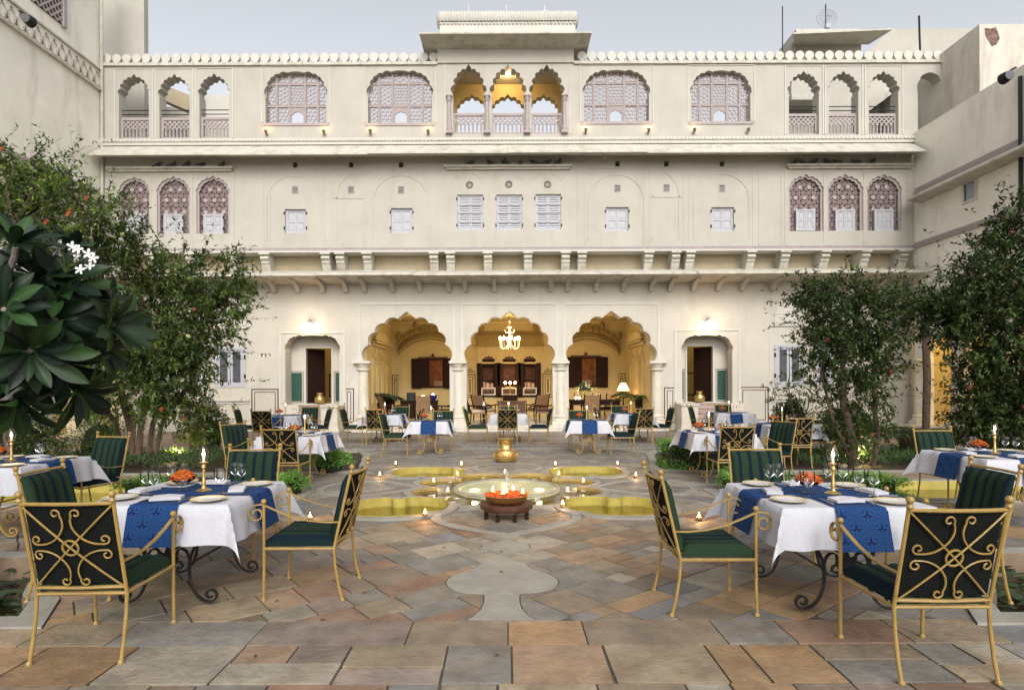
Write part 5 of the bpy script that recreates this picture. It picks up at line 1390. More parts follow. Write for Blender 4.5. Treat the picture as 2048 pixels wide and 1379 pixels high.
def place(name, label, cat, group, loc, parts, rz=0):
    """thing with shared part meshes; parts: list of (part name, builder, material, smooth)"""
    t = thing(name, loc, label, cat, group, rz)
    for pn, fnb, mt, sm in parts:
        k = (name, pn)
        if k not in TEMP: o = fnb().build(pn, mt, t, sm); TEMP[k] = o.data
        else: o = bpy.data.objects.new(pn, TEMP[k]); COL.objects.link(o); o.parent = t
    return t
def petals(n, rad, z0, dz, sz, seed):
    r = random.Random(seed); m = MB()
    for i in range(n):
        a = r.uniform(0,6.28); q = rad*math.sqrt(r.random()); z = z0+dz*(1-(q/rad)**2)+r.uniform(-.4,.4)*sz
        u = Vector((r.uniform(-1,1),r.uniform(-1,1),r.uniform(-.4,.9))).normalized(); v = u.orthogonal().normalized(); c = Vector((q*math.cos(a),q*math.sin(a),z))
        m.add([c-u*sz,c-v*sz*.7,c+u*sz,c+v*sz*.7], [(0,1,2,3)])
    return m
flame_b = lambda z, s=1: MB().lathe([(.0005,z),(.006*s,z+.008*s),(.0075*s,z+.016*s),(.004*s,z+.03*s),(.0005,z+.042*s)], 8)
bowl_parts = [('bowl', lambda: MB().lathe([(.04,0),(.045,.006),(.010,.015),(.010,.04),(.04,.055),(.08,.08),(.098,.11),(.1,.115),(.096,.114),(.078,.084),(.03,.062),(.001,.06)],20,cap=False), glassm, True),
              ('marigold_petals', lambda: petals(560,.092,.095,.055,.011,3), orange, False)]
lant_parts = [('candlestick', lambda: MB().lathe([(.055,0),(.058,.006),(.04,.015),(.018,.025),(.013,.04),(.017,.06),(.012,.08),(.011,.17),(.02,.18),(.014,.19),(.014,.205),(.03,.215),(.033,.22)],16), brass, True),
              ('glass_shade', lambda: MB().lathe([(.022,.215),(.036,.235),(.045,.26),(.043,.29),(.03,.32),(.026,.345)],16,cap=False), glassm, True),
              ('candle', lambda: MB().lathe([(.009,.21),(.009,.255)],8), wax, True), ('flame', lambda: flame_b(.258,1.35), glow, True)]
nap = lambda: MB().add([(-.10,-.055,0),(.10,-.055,0),(.10,.055,0),(-.10,.055,0),(-.10,-.055,.016),(.098,-.053,.02),(.10,.055,.018),(-.098,.053,.022),(0,-.056,.026),(0,.055,.028)], [(0,1,5,8,4),(1,2,6,5),(2,3,7,9,6),(3,0,4,7),(4,8,9,7),(8,5,6,9)])
knife = lambda: MB().box(-.006,-.1,0,.006,.0,.004).add([(-.007,0,.001),(.007,0,.001),(.008,.07,.001),(0,.11,.001),(-.007,.1,.001),(-.007,0,.003),(.007,0,.003),(.008,.07,.003),(0,.11,.003),(-.007,.1,.003)],[(5,6,7,8,9),(0,1,6,5),(1,2,7,6),(2,3,8,7),(4,0,5,9)])
fork = lambda: MB().box(-.004,-.1,0,.004,.04,.004).box(-.012,.04,.001,.012,.055,.004).box(-.012,.055,.001,-.008,.095,.004).box(-.003,.055,.001,.003,.095,.004).box(.008,.055,.001,.012,.095,.004)
SIDE = [('near',0,-1),('far',0,1),('left',-1,0),('right',1,0)]
def setting(cx, cy, ph, half, mt, detail, seed, flower=True, runner=True, far=False, cand_xy=(0,.05), cloth_drop=.27):
    rr = random.Random(seed)
    T_ = (make_table if True else None)
    key = ('T', mt.name, half)
    if key not in TEMP: t = make_table(mt, half-.06); TEMP[key] = t
    else: t = copy_tree(TEMP[key])
    t.location = (cx, cy, 0); t['label'] = 'scroll legged iron table, the %s' % ph
    c = cloth_mesh(half, cloth_drop, seed).build('tablecloth', linen, smooth=True, sharp=70); c.location = (cx,cy,0); tag(c, 'white tablecloth hanging over the %s' % ph, 'tablecloth', 'white tablecloths')
    top = .742
    if runner:
        for al, dz in (('y',0),('x',.004)):
            o = build_uv(runner_mesh(half, cloth_drop-.02, .335, al, top+dz, seed+5), 'table_runner', runm); o.location = (cx,cy,0)
            tag(o, 'blue flowered runner %s the %s' % ('down the near side of' if al == 'y' else 'across the width of', ph), 'table runner', 'blue flowered table runners')
    z0 = top+.008
    t = place('candle_lantern', 'lit brass candle lantern on the %s' % ph, 'candle', 'candle lanterns on the tables', (cx+cand_xy[0], cy+cand_xy[1], z0), lant_parts)
    point('candle_light', (0,0,.40), 1.3, (1,.62,.28), .02, parent=t)
    if flower: place('flower_bowl', 'glass bowl of orange petals on the %s' % ph, 'bowl', 'marigold bowls on the tables', (cx+cand_xy[0]-.17, cy+cand_xy[1]+.02, z0), bowl_parts)
    gl = [(-.28,.2),(-.2,.24),(.2,.26),(.28,.2),(-.26,-.16),(-.18,-.2),(.24,-.08),(.3,-.16)] if detail > 1 else [(-.22,.1),(-.15,.14),(.2,.12),(.27,.06)]
    nmq = ['far left outer','far left inner','far right inner','far right outer','near left outer','near left inner','near right inner','near right outer'] if detail > 1 else ['left outer','left inner','right inner','right outer']
    gl = [(a*half/.5, b_*half/.5) for a, b_ in gl]
    for i, (a, b_) in enumerate(gl):
        place('wine_glass', '%s wine glass on the %s' % (nmq[i], ph), 'wine glass', 'wine glasses', (cx+a, cy+b_, z0), [('glass', lambda: MB().lathe(gprof, 16 if detail else 10, cap=False), glassm, True)])
    if detail:
        for nm, dx, dy in SIDE:
            px_, py_ = cx+dx*(half-.13)+(dy*-.27 if dy else 0), cy+dy*(half-.13)+(dx*.27 if dx else 0)
            if nm in ('near',): px_ = cx+.3
            if nm == 'left': py_ = cy-.3
            if nm == 'right': py_ = cy+.28
            if nm == 'far': px_ = cx-.3
            place('plate', 'white gold rimmed plate towards the %s side of the %s' % (nm, ph), 'plate', 'gold rimmed plates', (px_, py_, z0-.006), [('well', lambda: plate_w, china, True), ('rim', lambda: plate_r, rimg, True)])
            a = math.atan2(dx, -dy) if dy else (math.pi/2*dx)
            nx_, ny_ = cx+dx*(half-.15)+rr.uniform(-.02,.02), cy+dy*(half-.15)+rr.uniform(-.02,.02)
            place('napkin', 'folded white napkin at the %s place of the %s' % (nm, ph), 'napkin', 'folded white napkins', (nx_, ny_, z0+.004), [('cloth_fold', nap, linen, False)], rz=a+rr.uniform(-.3,.3))
            if detail > 1:
                ox, oy = (-.10,0) if dy else (0,-.10)
                place('knife', 'table knife beside the %s napkin on the %s' % (nm, ph), 'knife', 'knives', (nx_+ox*1.35, ny_+oy*1.35, z0+.004), [('blade', knife, steel, False)], rz=a+rr.uniform(-.1,.1))
                place('fork', 'table fork beside the %s napkin on the %s' % (nm, ph), 'fork', 'forks', (nx_-ox*1.35, ny_-oy*1.35, z0+.004), [('tines', fork, steel, False)], rz=a+rr.uniform(-.1,.1))
setting(-2.41, 4.57, 'front left table', .50, iron, 2, 11, cand_xy=(.08,.0))
setting(2.28, 4.39, 'front right table', .50, iron, 2, 12, cand_xy=(.07,-.05))
setting(-5.36, 6.45, 'left edge table', .50, gold, 1, 13, cand_xy=(.0,.0))
setting(5.5, 6.75, 'right edge table', .50, gold, 1, 14, cand_xy=(-.02,.0))
setting(-3.49, 9.95, 'left box bush table', .49, gold, 1, 15, cand_xy=(.1,0))
setting(3.48, 10.1, 'right box hedge table', .49, gold, 1, 16, cand_xy=(-.1,0))
setting(-6.1, 16.3, 'left doorway steps table', .48, gold, 0, 17)
setting(6.2, 16.8, 'right doorway steps table', .48, gold, 0, 18)
setting(-3.42, 16.5, 'back left arch table', .48, iron, 0, 19)
setting(-1.76, 13.55, 'small left arch table', .40, gold, 0, 20)
setting(0.0, 16.5, 'table behind the brass urn', .48, iron, 0, 21, runner=False, flower=False)
setting(1.77, 13.5, 'small right arch table', .40, gold, 0, 22)
setting(3.38, 16.5, 'back right arch table', .48, iron, 0, 23)
setting(5.55, 12.1, 'right tree table', .48, gold, 0, 24)
for x, y, a, lb in (
    (-2.44,3.66,2,'chair at the near side of the front left table, back to us'),
    (2.27,3.40,0,'chair at the near side of the front right table, back to us'),
    (-1.52,4.57,90,'chair at the right side of the front left table, seen in profile'),
    (1.40,4.25,-90,'chair at the left side of the front right table, seen in profile'),
    (-3.17,4.57,-86,'chair at the left side of the front left table, striped front visible'),
    (3.22,4.47,86,'chair at the right side of the front right table, striped front visible'),
    (-2.52,5.56,180,'chair at the far side of the front left table facing us'),
    (2.38,5.42,180,'chair at the far side of the front right table facing us'),
    (-5.10,7.20,165,'chair at the far side of the table cut by the left edge'),
    (5.66,7.62,180,'chair at the far side of the table cut by the right edge'),
    (-3.35,9.08,0,'scroll backed chair at the near side of the table left of the fountain'),
    (-4.22,9.75,-115,'striped chair left of the table left of the fountain'),
    (3.38,9.2,0,'scroll backed chair at the near side of the table right of the fountain'),
    (4.25,9.85,112,'striped chair right of the table right of the fountain'),
    (5.32,11.3,0,'scroll backed chair in front of the table beside the right tree'),
    (6.3,12.3,90,'chair at the right side of the table beside the right tree'),
    (-6.22,15.4,0,'scroll backed chair before the far table at the left steps'),
    (-7.05,16.35,-80,'leftmost chair of the far table at the left steps'),
    (-5.85,17.3,180,'chair behind the far table at the left steps'),
    (-5.2,16.2,118,'open backed chair right of the far table at the left steps'),
    (5.4,16.6,-118,'open backed chair left of the far table at the right steps'),
    (6.5,17.8,180,'chair behind the far table at the right steps'),
    (-3.45,15.87,0,'scroll backed chair before the back table under the left arch'),
    (-4.15,16.2,-90,'profile chair left of the back table under the left arch'),
    (-3.2,17.4,180,'chair behind the back table under the left arch'),
    (-2.72,16.45,90,'chair right of the back table under the left arch'),
    (-2.48,13.38,-90,'profile chair left of the small front table under the left arch'),
    (-1.6,14.35,180,'chair behind the small front table under the left arch'),
    (-.03,15.75,0,'scroll backed chair right behind the brass urn'),
    (-.83,16.1,-90,'profile chair left of the middle table'),
    (.8,16.1,90,'profile chair right of the middle table'),
    (0,17.35,180,'chair behind the middle table'),
    (2.5,13.4,90,'profile chair right of the small front table under the right arch'),
    (1.72,14.35,180,'chair behind the small front table under the right arch'),
    (3.5,15.85,0,'scroll backed chair before the back table under the right arch'),
    (4.05,16.15,90,'profile chair right of the back table under the right arch'),
    (3.3,17.4,180,'chair behind the back table under the right arch'),
    (2.75,16.5,-90,'chair left of the back table under the right arch')):
    chair(x, y, a, 'green cushioned ' + lb if len(lb.split()) < 14 else lb)
# ---- brass urn, flower bowl on its low table, tea lights
t = thing('brass_urn', (-.06, 12.05, 0), 'large round brass urn with fluted belly standing behind the fountain', 'urn')
m = MB(); pr = [(.13,0),(.19,.01),(.225,.06),(.238,.12),(.235,.19),(.225,.225),(.17,.24),(.14,.26),(.125,.32),(.12,.38),(.15,.42),(.175,.45),(.18,.47),(.165,.475),(.11,.44),(.1,.3)]
m.lathe(pr, 32, cap=False); m.v = [((x*(1+.012*(k%2)) if .02 < z < .2 else x), y, z) for k,(x,y,z) in enumerate(m.v)]; m.build('body', brass, t, True, sharp=50)
m = MB()
for z, r in ((.235,.2),(.4,.135)): m.tube([(r*math.cos(R(a)), r*math.sin(R(a)), z) for a in range(0,360,15)], .008, 5, True)
m.build('band', brass, t, True); m = MB()
for k in range(24): a = 2*math.pi*k/24; m.tube([(.226*math.cos(a),.226*math.sin(a),.06),(.242*math.cos(a),.242*math.sin(a),.12),(.238*math.cos(a),.238*math.sin(a),.19)], .008, 5)
m.build('fluting', mat('bright_brass', (.66,.42,.16), .3, metal=.85, var=.2), t, True)
for x, y, w in ((640.5,793,'left'),(1398.5,791,'right')):
    X, Z = P(x, y+10, YN-.12); t = thing('brass_pot', (X, YN-.16, .92), 'round brass water pot on the threshold of the %s doorway' % w, 'pot', 'brass pots on the thresholds')
    MB().lathe([(.08,0),(.15,.03),(.19,.12),(.17,.22),(.10,.28),(.085,.32),(.12,.36),(.12,.375),(.07,.34)], 20, cap=False).build('body', brass, t, True); MB().tube([(.1*math.cos(R(a)),.1*math.sin(R(a)),.3) for a in range(0,360,20)], .01, 5, True).build('band', brass, t, True)
t = thing('low_octagonal_table', (-.03, 7.0, 0), 'low dark wooden octagonal table carrying the flower bowl', 'table')
m = MB(); m.lathe([(.30,.115),(.32,.125),(.33,.165),(.315,.175)], 8, sq=True); m.build('tabletop', wood2, t)
for k in range(8):
    a = 2*math.pi*k/8+.39; MB().lathe([(.022,0),(.028,.01),(.016,.03),(.026,.06),(.018,.09),(.032,.116)], 8, (.255*math.cos(a),.255*math.sin(a),0)).build('leg', wood, t, True)
for k in range(8):
    a0, a1 = 2*math.pi*k/8+.39, 2*math.pi*(k+1)/8+.39; MB().bar((.27*math.cos(a0),.27*math.sin(a0),.105),(.27*math.cos(a1),.27*math.sin(a1),.105),.02,.03,(0,0,1)).build('apron', wood2, t)
t = thing('petal_bowl', (-.03, 7.0, .176), 'wide brass bowl of orange petals with five burning candles', 'bowl')
MB().lathe([(.1,0),(.2,.01),(.245,.05),(.262,.09),(.27,.095),(.262,.1),(.235,.055),(.1,.03),(.001,.03)], 32, cap=False).build('body', mat('copper_brass', (.5,.28,.1), .35, metal=.8, var=.2), t, True)
petals(2600,.25,.085,.02,.013,9).build('petals', mat('deep_orange_petals', (.42,.07,.015), .8, var=.4, scale=40), t)
def tealight(loc, parent=None, label=None, h=.0, k=0, e=.9):
    prt = [('holder', lambda: MB().lathe([(.02,0),(.032,.004),(.036,.02),(.034,.028),(.028,.024),(.001,.022)],12,cap=False), brass, True), ('wax', lambda: MB().lathe([(.001,.024),(.027,.024),(.027,.022)],10,cap=False), wax, False), ('flame', lambda: flame_b(.027,1.25), glow, True)]
    t = place('tea_light', label or '', 'candle', 'tea lights round the fountain', loc, prt)
    point('candle_light', (0,0,.085), e*1.6, (1,.55,.24), .012, parent=t); return t
for i, (a, b_, nm) in enumerate(((-.16,.05,'left'),(.08,.13,'far'),(-.04,-.12,'near'),(.0,-.01,'middle'),(.19,-.08,'right'))):
    tealight((-.03+a, 7.0+b_, .176+.098), label='small candle burning at the %s spot in the wide petal bowl' % nm, e=.35)
TL = [(791,934,'front of the far left pool corner, outer'),(759,954,'paving left of the far left pool'),(922,935,'far left pool, inner back corner'),(914,956,'kerb between the far left pool and the fountain'),
 (867,971,'kerb tip left of the fountain disc'),(895,991,'basin kerb just behind the near left pool'),(849,1037,'near kerb of the near left pool'),(1009,952,'kerb straight behind the fountain jet'),
 (1110,935,'far right pool, inner back corner'),(1234.5,934,'far right pool, outer back corner'),(1271,955,'paving right of the far right pool'),(1117,956,'kerb between the fountain and the far right pool'),
 (1166,971,'kerb tip right of the fountain disc'),(1134,991,'basin kerb just behind the near right pool'),(1124,1018,'near right pool, inner corner'),(619,1040,'paving under the profile chair of the front left table'),(1397,1040,'paving beside the profile chair of the front right table')]
for x, y, nm in TL:
    X, Y = G(x, y); tealight((X, Y, .014 if ('paving' in nm) else .04), label='tea light, '+nm)
# floating blossoms
bl = mat('white_blossom', (.72,.72,.64), .6, var=.05)
def blossom():
    m = MB()
    for k in range(5):
        a = 2*math.pi*k/5; u = Vector((math.cos(a),math.sin(a),.25)); v = Vector((-math.sin(a),math.cos(a),0))
        m.add([(0,0,0), tuple(u*.022+v*.011), tuple(u*.042), tuple(u*.024-v*.007)], [(0,3,2,1)])
    return m
bm_ = None
for i in range(26):
    a = rnd.uniform(0,6.28); r_ = rnd.uniform(.9,1.22) if i % 3 else rnd.uniform(1.25,1.36)
    if i%3 == 0: a = rnd.choice([.78,2.35,3.9,5.5])+rnd.uniform(-.25,.25)
    o = blossom().build('floating_blossom', bl) if bm_ is None else bpy.data.objects.new('floating_blossom', bm_)
    if bm_ is not None: COL.objects.link(o)
    bm_ = o.data; o.location = (FC[0]+r_*math.cos(a), FC[1]+r_*math.sin(a), -.028); o.rotation_euler = (0,0,rnd.uniform(0,6)); o.scale = (1.3,)*3
    tag(o, 'small white blossom floating on the fountain basin', 'blossom', 'white blossoms on the fountain water')
# ================================================================ inside the veranda
CHD = thing('chandelier', (P(1019,640,22.5)[0], 22.4, P(1019,697,22.4)[1]), 'glowing glass chandelier hanging in the middle arch', 'chandelier')
cg = mat('crystal', (.8,.72,.55), .15, var=.0, spec=.7)
MB().lathe([(.02,0),(.05,.04),(.03,.1),(.045,.18),(.03,.3),(.07,.4),(.03,.5),(.04,.6),(.02,.75),(.09,.8),(.03,.9),(.06,1.0),(.015,1.1)], 12).build('stem', cg, CHD, True)
for k in range(8):
    a = 2*math.pi*k/8+.2; ca, sa = math.cos(a), math.sin(a); p = bez((.04,.2),(.2,-.12),(.4,-.05),(.37,.3),12)
    am = MB().tube([(r*ca, r*sa, z) for r, z in p], .016, 6).build('arm', cg, CHD, True); MB().lathe([(.05,0),(.06,.02),(.02,.03)],8,(.37*ca,.37*sa,.3)).build('cup', cg, am, True)
    MB().lathe([(.001,0),(.03,.02),(.032,.06),(.012,.12),(.001,.14)],8,(.37*ca,.37*sa,.33)).build('bulb', bulb, am, True)
    if k % 2 == 0: MB().tube([(r*ca*.6, r*sa*.6, .55+z*.4) for r, z in bez((.04,.2),(.2,.0),(.3,.1),(.3,.4),8)], .012, 5).build('upper_arm', cg, CHD, True)
MB().tube([(0,0,1.08),(0,0,1.75)], .01).build('chain', iron, CHD)
point('chandelier_light', (0,0,.5), 95, (1,.70,.36), .25, parent=CHD)
for s in (-1,1): point('veranda_light', (s*3.1, 22.6, 3.7), 22, (1,.72,.38), .2)
def fth(name, loc, label, cat, boxes, mt=None, rz=0, lathes=()):
    t = thing(name, loc, label, cat, None, rz)
    for pn, b6 in boxes: MB().box(*b6).build(pn, mt or wood, t)
    for pn, pr, c in lathes: MB().lathe(pr, 10, c).build(pn, mt or wood, t, True)
    return t
def legs4(w, d, h, r=.03): return [('leg', [(r,0),(r*.7,.1*h),(r*1.3,.5*h),(r*.8,.7*h),(r*1.2,h)], (sx*(w/2-.05), sy*(d/2-.05), 0)) for sx in (-1,1) for sy in (-1,1)]
FZ = .186
fth('writing_desk', (P(836,0,22.6)[0], 22.6, FZ), 'dark carved writing desk under the left arch', 'desk', [('top',(-.68,-.35,.74,.68,.35,.79)),('drawer_unit',(-.68,-.3,.12,-.2,.3,.739)),('apron',(-.2,-.3,.62,.66,.3,.739))], wood, 0, legs4(1.3,.66,.74,.04))
fth('laptop', (P(819,0,22.5)[0], 22.5, FZ+.79), 'dark screen standing on the writing desk', 'screen', [('screen',(-.17,.0,.02,.17,.02,.3)),('base',(-.17,-.2,0,.17,.0,.02))], iron)
t = thing('blue_bowl', (P(863,0,22.5)[0], 22.5, FZ+.79), 'deep blue bowl with a glowing flower on the writing desk', 'bowl'); MB().lathe([(.06,0),(.11,.04),(.14,.12),(.14,.2),(.12,.21),(.1,.1),(.001,.05)],14,cap=False).build('body', mat('cobalt_glaze',(.012,.015,.12),.2), t, True); MB().ball((0,0,.2),.05,8,6).build('light', bulb, t); point('bowl_light',(0,-.1,.35),4,(1,.75,.45),.05,parent=t)
t = thing('desk_lamp', (P(843,0,22.5)[0], 22.45, FZ+.79), 'small pink glowing lamp on the writing desk', 'lamp'); MB().lathe([(.05,0),(.02,.03),(.02,.12)],10).build('base', brass, t, True); MB().lathe([(.09,.1),(.06,.2)],12,cap=False).build('shade', mat('pink_shade',(.7,.35,.22),.8,emit=((1,.4,.2),2.5)), t, True); point('lamp_light',(0,-.15,.12),6,(1,.55,.3),.05,parent=t)
fth('console_table', (P(1020,0,22.0)[0], 22.0, FZ), 'dark wooden console with a pale top in the middle arch', 'table', [('top',(-.55,-.3,.72,.55,.3,.77)),('panel',(-.5,-.26,.1,.5,.26,.719))], wood2, 0, legs4(1.1,.6,.1))
fth('dining_table', (P(1185,0,22.4)[0], 22.4, FZ), 'long dark wooden table under the right arch', 'table', [('top',(-.95,-.4,.74,.95,.4,.8)),('apron',(-.88,-.33,.6,.88,.33,.739))], wood, 0, legs4(1.8,.74,.74,.05))
for i, (x, nm) in enumerate(((1152,'left'),(1188,'right'))):
    t = thing('glass_candle_bowl', (P(x,0,22.3)[0], 22.3, FZ+.8), '%s glass bowl of candles glowing on the long dark table' % nm, 'candle bowl', 'candle bowls on the long table'); MB().lathe([(.08,0),(.14,.06),(.15,.18),(.12,.26)],14,cap=False).build('glass', glassm, t, True)
    for d in (-.06,.05): MB().ball((d,0,.07),.035,8,6).build('flame', bulb, t)
    point('candle_light',(0,-.1,.25),9,(1,.58,.28),.06,parent=t)
t = thing('flower_vase', (P(1166,0,22.3)[0], 22.35, FZ+.8), 'vase of white flowers and leaves on the long dark table', 'vase'); MB().lathe([(.05,0),(.08,.1),(.04,.22),(.06,.28)],12).build('vase', mat('green_glaze',(.08,.09,.04),.3), t, True)
m = MB()
for k in range(140):
    u = Vector((rnd.gauss(0,1),rnd.gauss(0,1),abs(rnd.gauss(0,1))+.2)).normalized(); c = Vector((0,0,.3))+u*rnd.uniform(.1,.34); v = u.orthogonal().normalized()*.035; w_ = u*.06; m.add([c-w_,c-v,c+w_,c+v],[(0,1,2,3)])
m.build('leaves', mat('vase_leaves',(.05,.09,.03),.6), t); m = MB()
for k in range(16):
    u = Vector((rnd.gauss(0,1),rnd.gauss(0,1)-.3,abs(rnd.gauss(0,1))+.2)).normalized(); m.ball(tuple(Vector((0,0,.32))+u*rnd.uniform(.2,.33)), .028, 6, 4)
m.build('flowers', mat('cream_flowers',(.6,.55,.4),.7), t)
t = thing('standing_lamp', (P(1243,0,22.9)[0], 22.9, FZ), 'lit table lamp with cream shade at the right of the veranda', 'lamp'); MB().lathe([(.14,0),(.05,.05),(.03,.1),(.02,1.1),(.05,1.16),(.01,1.3)],12).build('base', wood, t, True); MB().lathe([(.24,1.12),(.16,1.3),(.08,1.42)],18,cap=False).build('shade', mat('lit_shade',(.75,.5,.25),.8,emit=((1,.58,.24),3.0)), t, True); point('lamp_light',(0,0,1.08),26,(1,.62,.3),.06,parent=t)
rattan = mat('rattan', (.20,.12,.06), .7, var=.3, scale=20)
def veranda_chair(x, y, rz, lb, ccol):
    t = thing('veranda_armchair', (x, y, FZ), lb, 'armchair', 'wooden armchairs in the veranda', rz)
    MB().box(-.28,-.28,.36,.28,.28,.42).build('seat', rattan, t)
    MB().add([(-.26,-.28,.42),(.26,-.28,.42),(.24,-.46,.98),(-.24,-.46,.98),(-.26,-.24,.42),(.26,-.24,.42),(.24,-.42,.98),(-.24,-.42,.98)],[(0,1,2,3),(7,6,5,4),(0,3,7,4),(1,5,6,2),(3,2,6,7)]).build('backrest', rattan, t)
    for s in (-1,1):
        MB().tube([(s*.29,-.3,0),(s*.29,-.27,.4),(s*.28,-.47,1.02)], .024, 7).build('back_post', wood, t, True); MB().tube([(s*.29,.28,0),(s*.29,.27,.62)], .022, 7).build('leg', wood, t, True); MB().tube([(s*.29,-.33,.66),(s*.3,0,.6),(s*.29,.4,.63),(s*.29,.5,.58)], .024, 7).build('armrest', wood, t, True)
    MB().box(-.24,-.22,.421,.24,.25,.5).build('cushion', ccol, t)
cream_f = mat('cream_fabric', (.45,.36,.26), .9, var=.2, scale=20); blk = mat('dark_fabric', (.05,.025,.02), .9)
veranda_chair(P(948,0,20.9)[0], 21.0, -1.2, 'wooden armchair with cream cushions at the left of the middle arch', cream_f)
veranda_chair(P(1088,0,20.9)[0], 21.0, 1.3, 'dark wooden armchair at the right of the middle arch', blk)
veranda_chair(P(966,0,22.4)[0], 22.3, -.6, 'second cream cushioned armchair deeper in the middle arch', cream_f)
veranda_chair(P(1070,0,22.6)[0], 22.6, .5, 'rattan armchair beside the console in the middle arch', rattan)
veranda_chair(P(779,0,21.2)[0], 21.3, -1.0, 'dark armchair left of the writing desk', wood2)
veranda_chair(P(845,0,21.5)[0], 21.6, 0, 'cane backed chair in front of the writing desk', rattan)
veranda_chair(P(892,0,21.4)[0], 21.3, 1.9, 'dark chair between the desk and the left middle column', wood)
veranda_chair(P(1178,0,21.4)[0], 21.4, 0, 'dark dining chair at the near side of the long table', wood)
veranda_chair(P(1214,0,23.0)[0], 22.9, 2.6, 'dark slatted chair at the far right of the long table', wood)
fth('low_bench', (P(885,0,24.6)[0], 24.6, FZ), 'low cream bench seat along the veranda wall', 'bench', [('seat',(-.7,-.3,.0,.6,.3,.42)),('ledge',(-.75,-.34,.421,.65,.34,.5))], plaster_y)
t = thing('side_table', (P(965,0,21.3)[0], 20.95, FZ), 'small round side table with a vase beside the cream armchair', 'table'); MB().lathe([(.22,0),(.05,.03),(.04,.5),(.26,.54),(.26,.57)],16).build('top', wood, t, True); MB().lathe([(.03,.571),(.06,.65),(.02,.76),(.04,.8)],10).build('vase', china, t, True)
t = thing('candelabrum', (P(1017,0,24.8)[0], 24.7, FZ+.95), 'three branched candelabrum glowing before the library doors', 'candelabrum'); MB().lathe([(.08,0),(.02,.05),(.02,.45)],10).build('stem', brass, t, True)
for d in (-.2,0,.2): a_ = MB().tube([(0,0,.3),(d*.7,0,.3),(d,0,.42)], .012).build('branch', brass, t); MB().ball((d,0,.5),.05,8,6).build('flame', bulb, a_)
MB().box(-.3,-.15,-.95,.3,.15,-.002).build('stand', wood, t)

dry = mat('dry_leaf', (.12,.07,.03), .8, var=.3)
for i in range(14):
    x, y = rnd.uniform(-2.2,2.2), rnd.uniform(2.9,6.2); m = MB().add([(0,0,.002),(.018,.012,.012),(.045,0,.004),(.018,-.012,.010)], [(0,1,2),(0,2,3)])
    o = m.build('fallen_leaf', dry); o.location = (x,y,.001); o.rotation_euler = (0,0,rnd.uniform(0,6)); tag(o, 'small dry leaf lying on the paving', 'leaf', 'fallen leaves on the paving')
# ================================================================ trees, hedges, pots
nr = np.random.RandomState(5)
lm = leaf_mat('small_green_leaves', (1,1,1), .3)
lmg = leaf_mat('glossy_big_leaves', (1,1,1), .2, .42)
bark = mat('brown_bark', (.075,.05,.035), .9, var=.35, scale=14, bump=.6, bscale=30)
bark_g = mat('grey_bark', (.16,.145,.12), .85, var=.3, scale=10, bump=.4, bscale=20)
def leaves_obj(name, C_, D_, L_, Wd, cols, m, parent=None, droop=.25):
    """C_ centres, D_ direction of each leaf, sizes; every leaf is a folded six sided blade"""
    n = len(C_); D_ = D_/np.linalg.norm(D_, axis=1)[:,None]
    up = nr.normal(size=(n,3))*.5+np.array([0,0,1.0]); S_ = np.cross(D_, up); S_ /= np.linalg.norm(S_, axis=1)[:,None]+1e-9
    N_ = np.cross(S_, D_)
    L_ = np.asarray(L_).reshape(-1,1)*np.ones((n,1)); Wd = np.asarray(Wd).reshape(-1,1)*np.ones((n,1))
    pts = [C_, C_+D_*L_*.4+S_*Wd*.5+N_*Wd*.18, C_+D_*L_*.42, C_+D_*L_*.4-S_*Wd*.5+N_*Wd*.18, C_+D_*L_-N_*L_*droop]
    V = np.stack(pts, 1).reshape(-1,3); base = np.arange(n)[:,None]*5
    T = np.concatenate([base+np.array([[0,1,2]]), base+np.array([[1,4,2]]), base+np.array([[0,2,3]]), base+np.array([[2,4,3]])], 1).reshape(-1,3)
    me = bpy.data.meshes.new(name); me.vertices.add(len(V)); me.vertices.foreach_set('co', V.astype(np.float32).ravel())
    nt_ = len(T); me.loops.add(nt_*3); me.loops.foreach_set('vertex_index', T.astype(np.int32).ravel()); me.polygons.add(nt_)
    me.polygons.foreach_set('loop_start', np.arange(nt_, dtype=np.int32)*3); me.update(calc_edges=True)
    at = me.color_attributes.new('tint', 'FLOAT_COLOR', 'POINT'); cc = np.concatenate([np.repeat(cols, 5, 0), np.ones((n*5,1))], 1); at.data.foreach_set('color', cc.astype(np.float32).ravel())
    me.materials.append(m); o = bpy.data.objects.new(name, me); COL.objects.link(o); o.parent = parent
    return o
def tints(n, base, var=.3, yellow=.0):
    base = tuple(c*1.9 for c in base)
    k = 1+nr.uniform(-var, var, (n,1)); c = np.array(base)[None,:]*k; c[:,0] *= 1+nr.uniform(-.2,.45,n)+yellow; return np.clip(c, 0, 1)
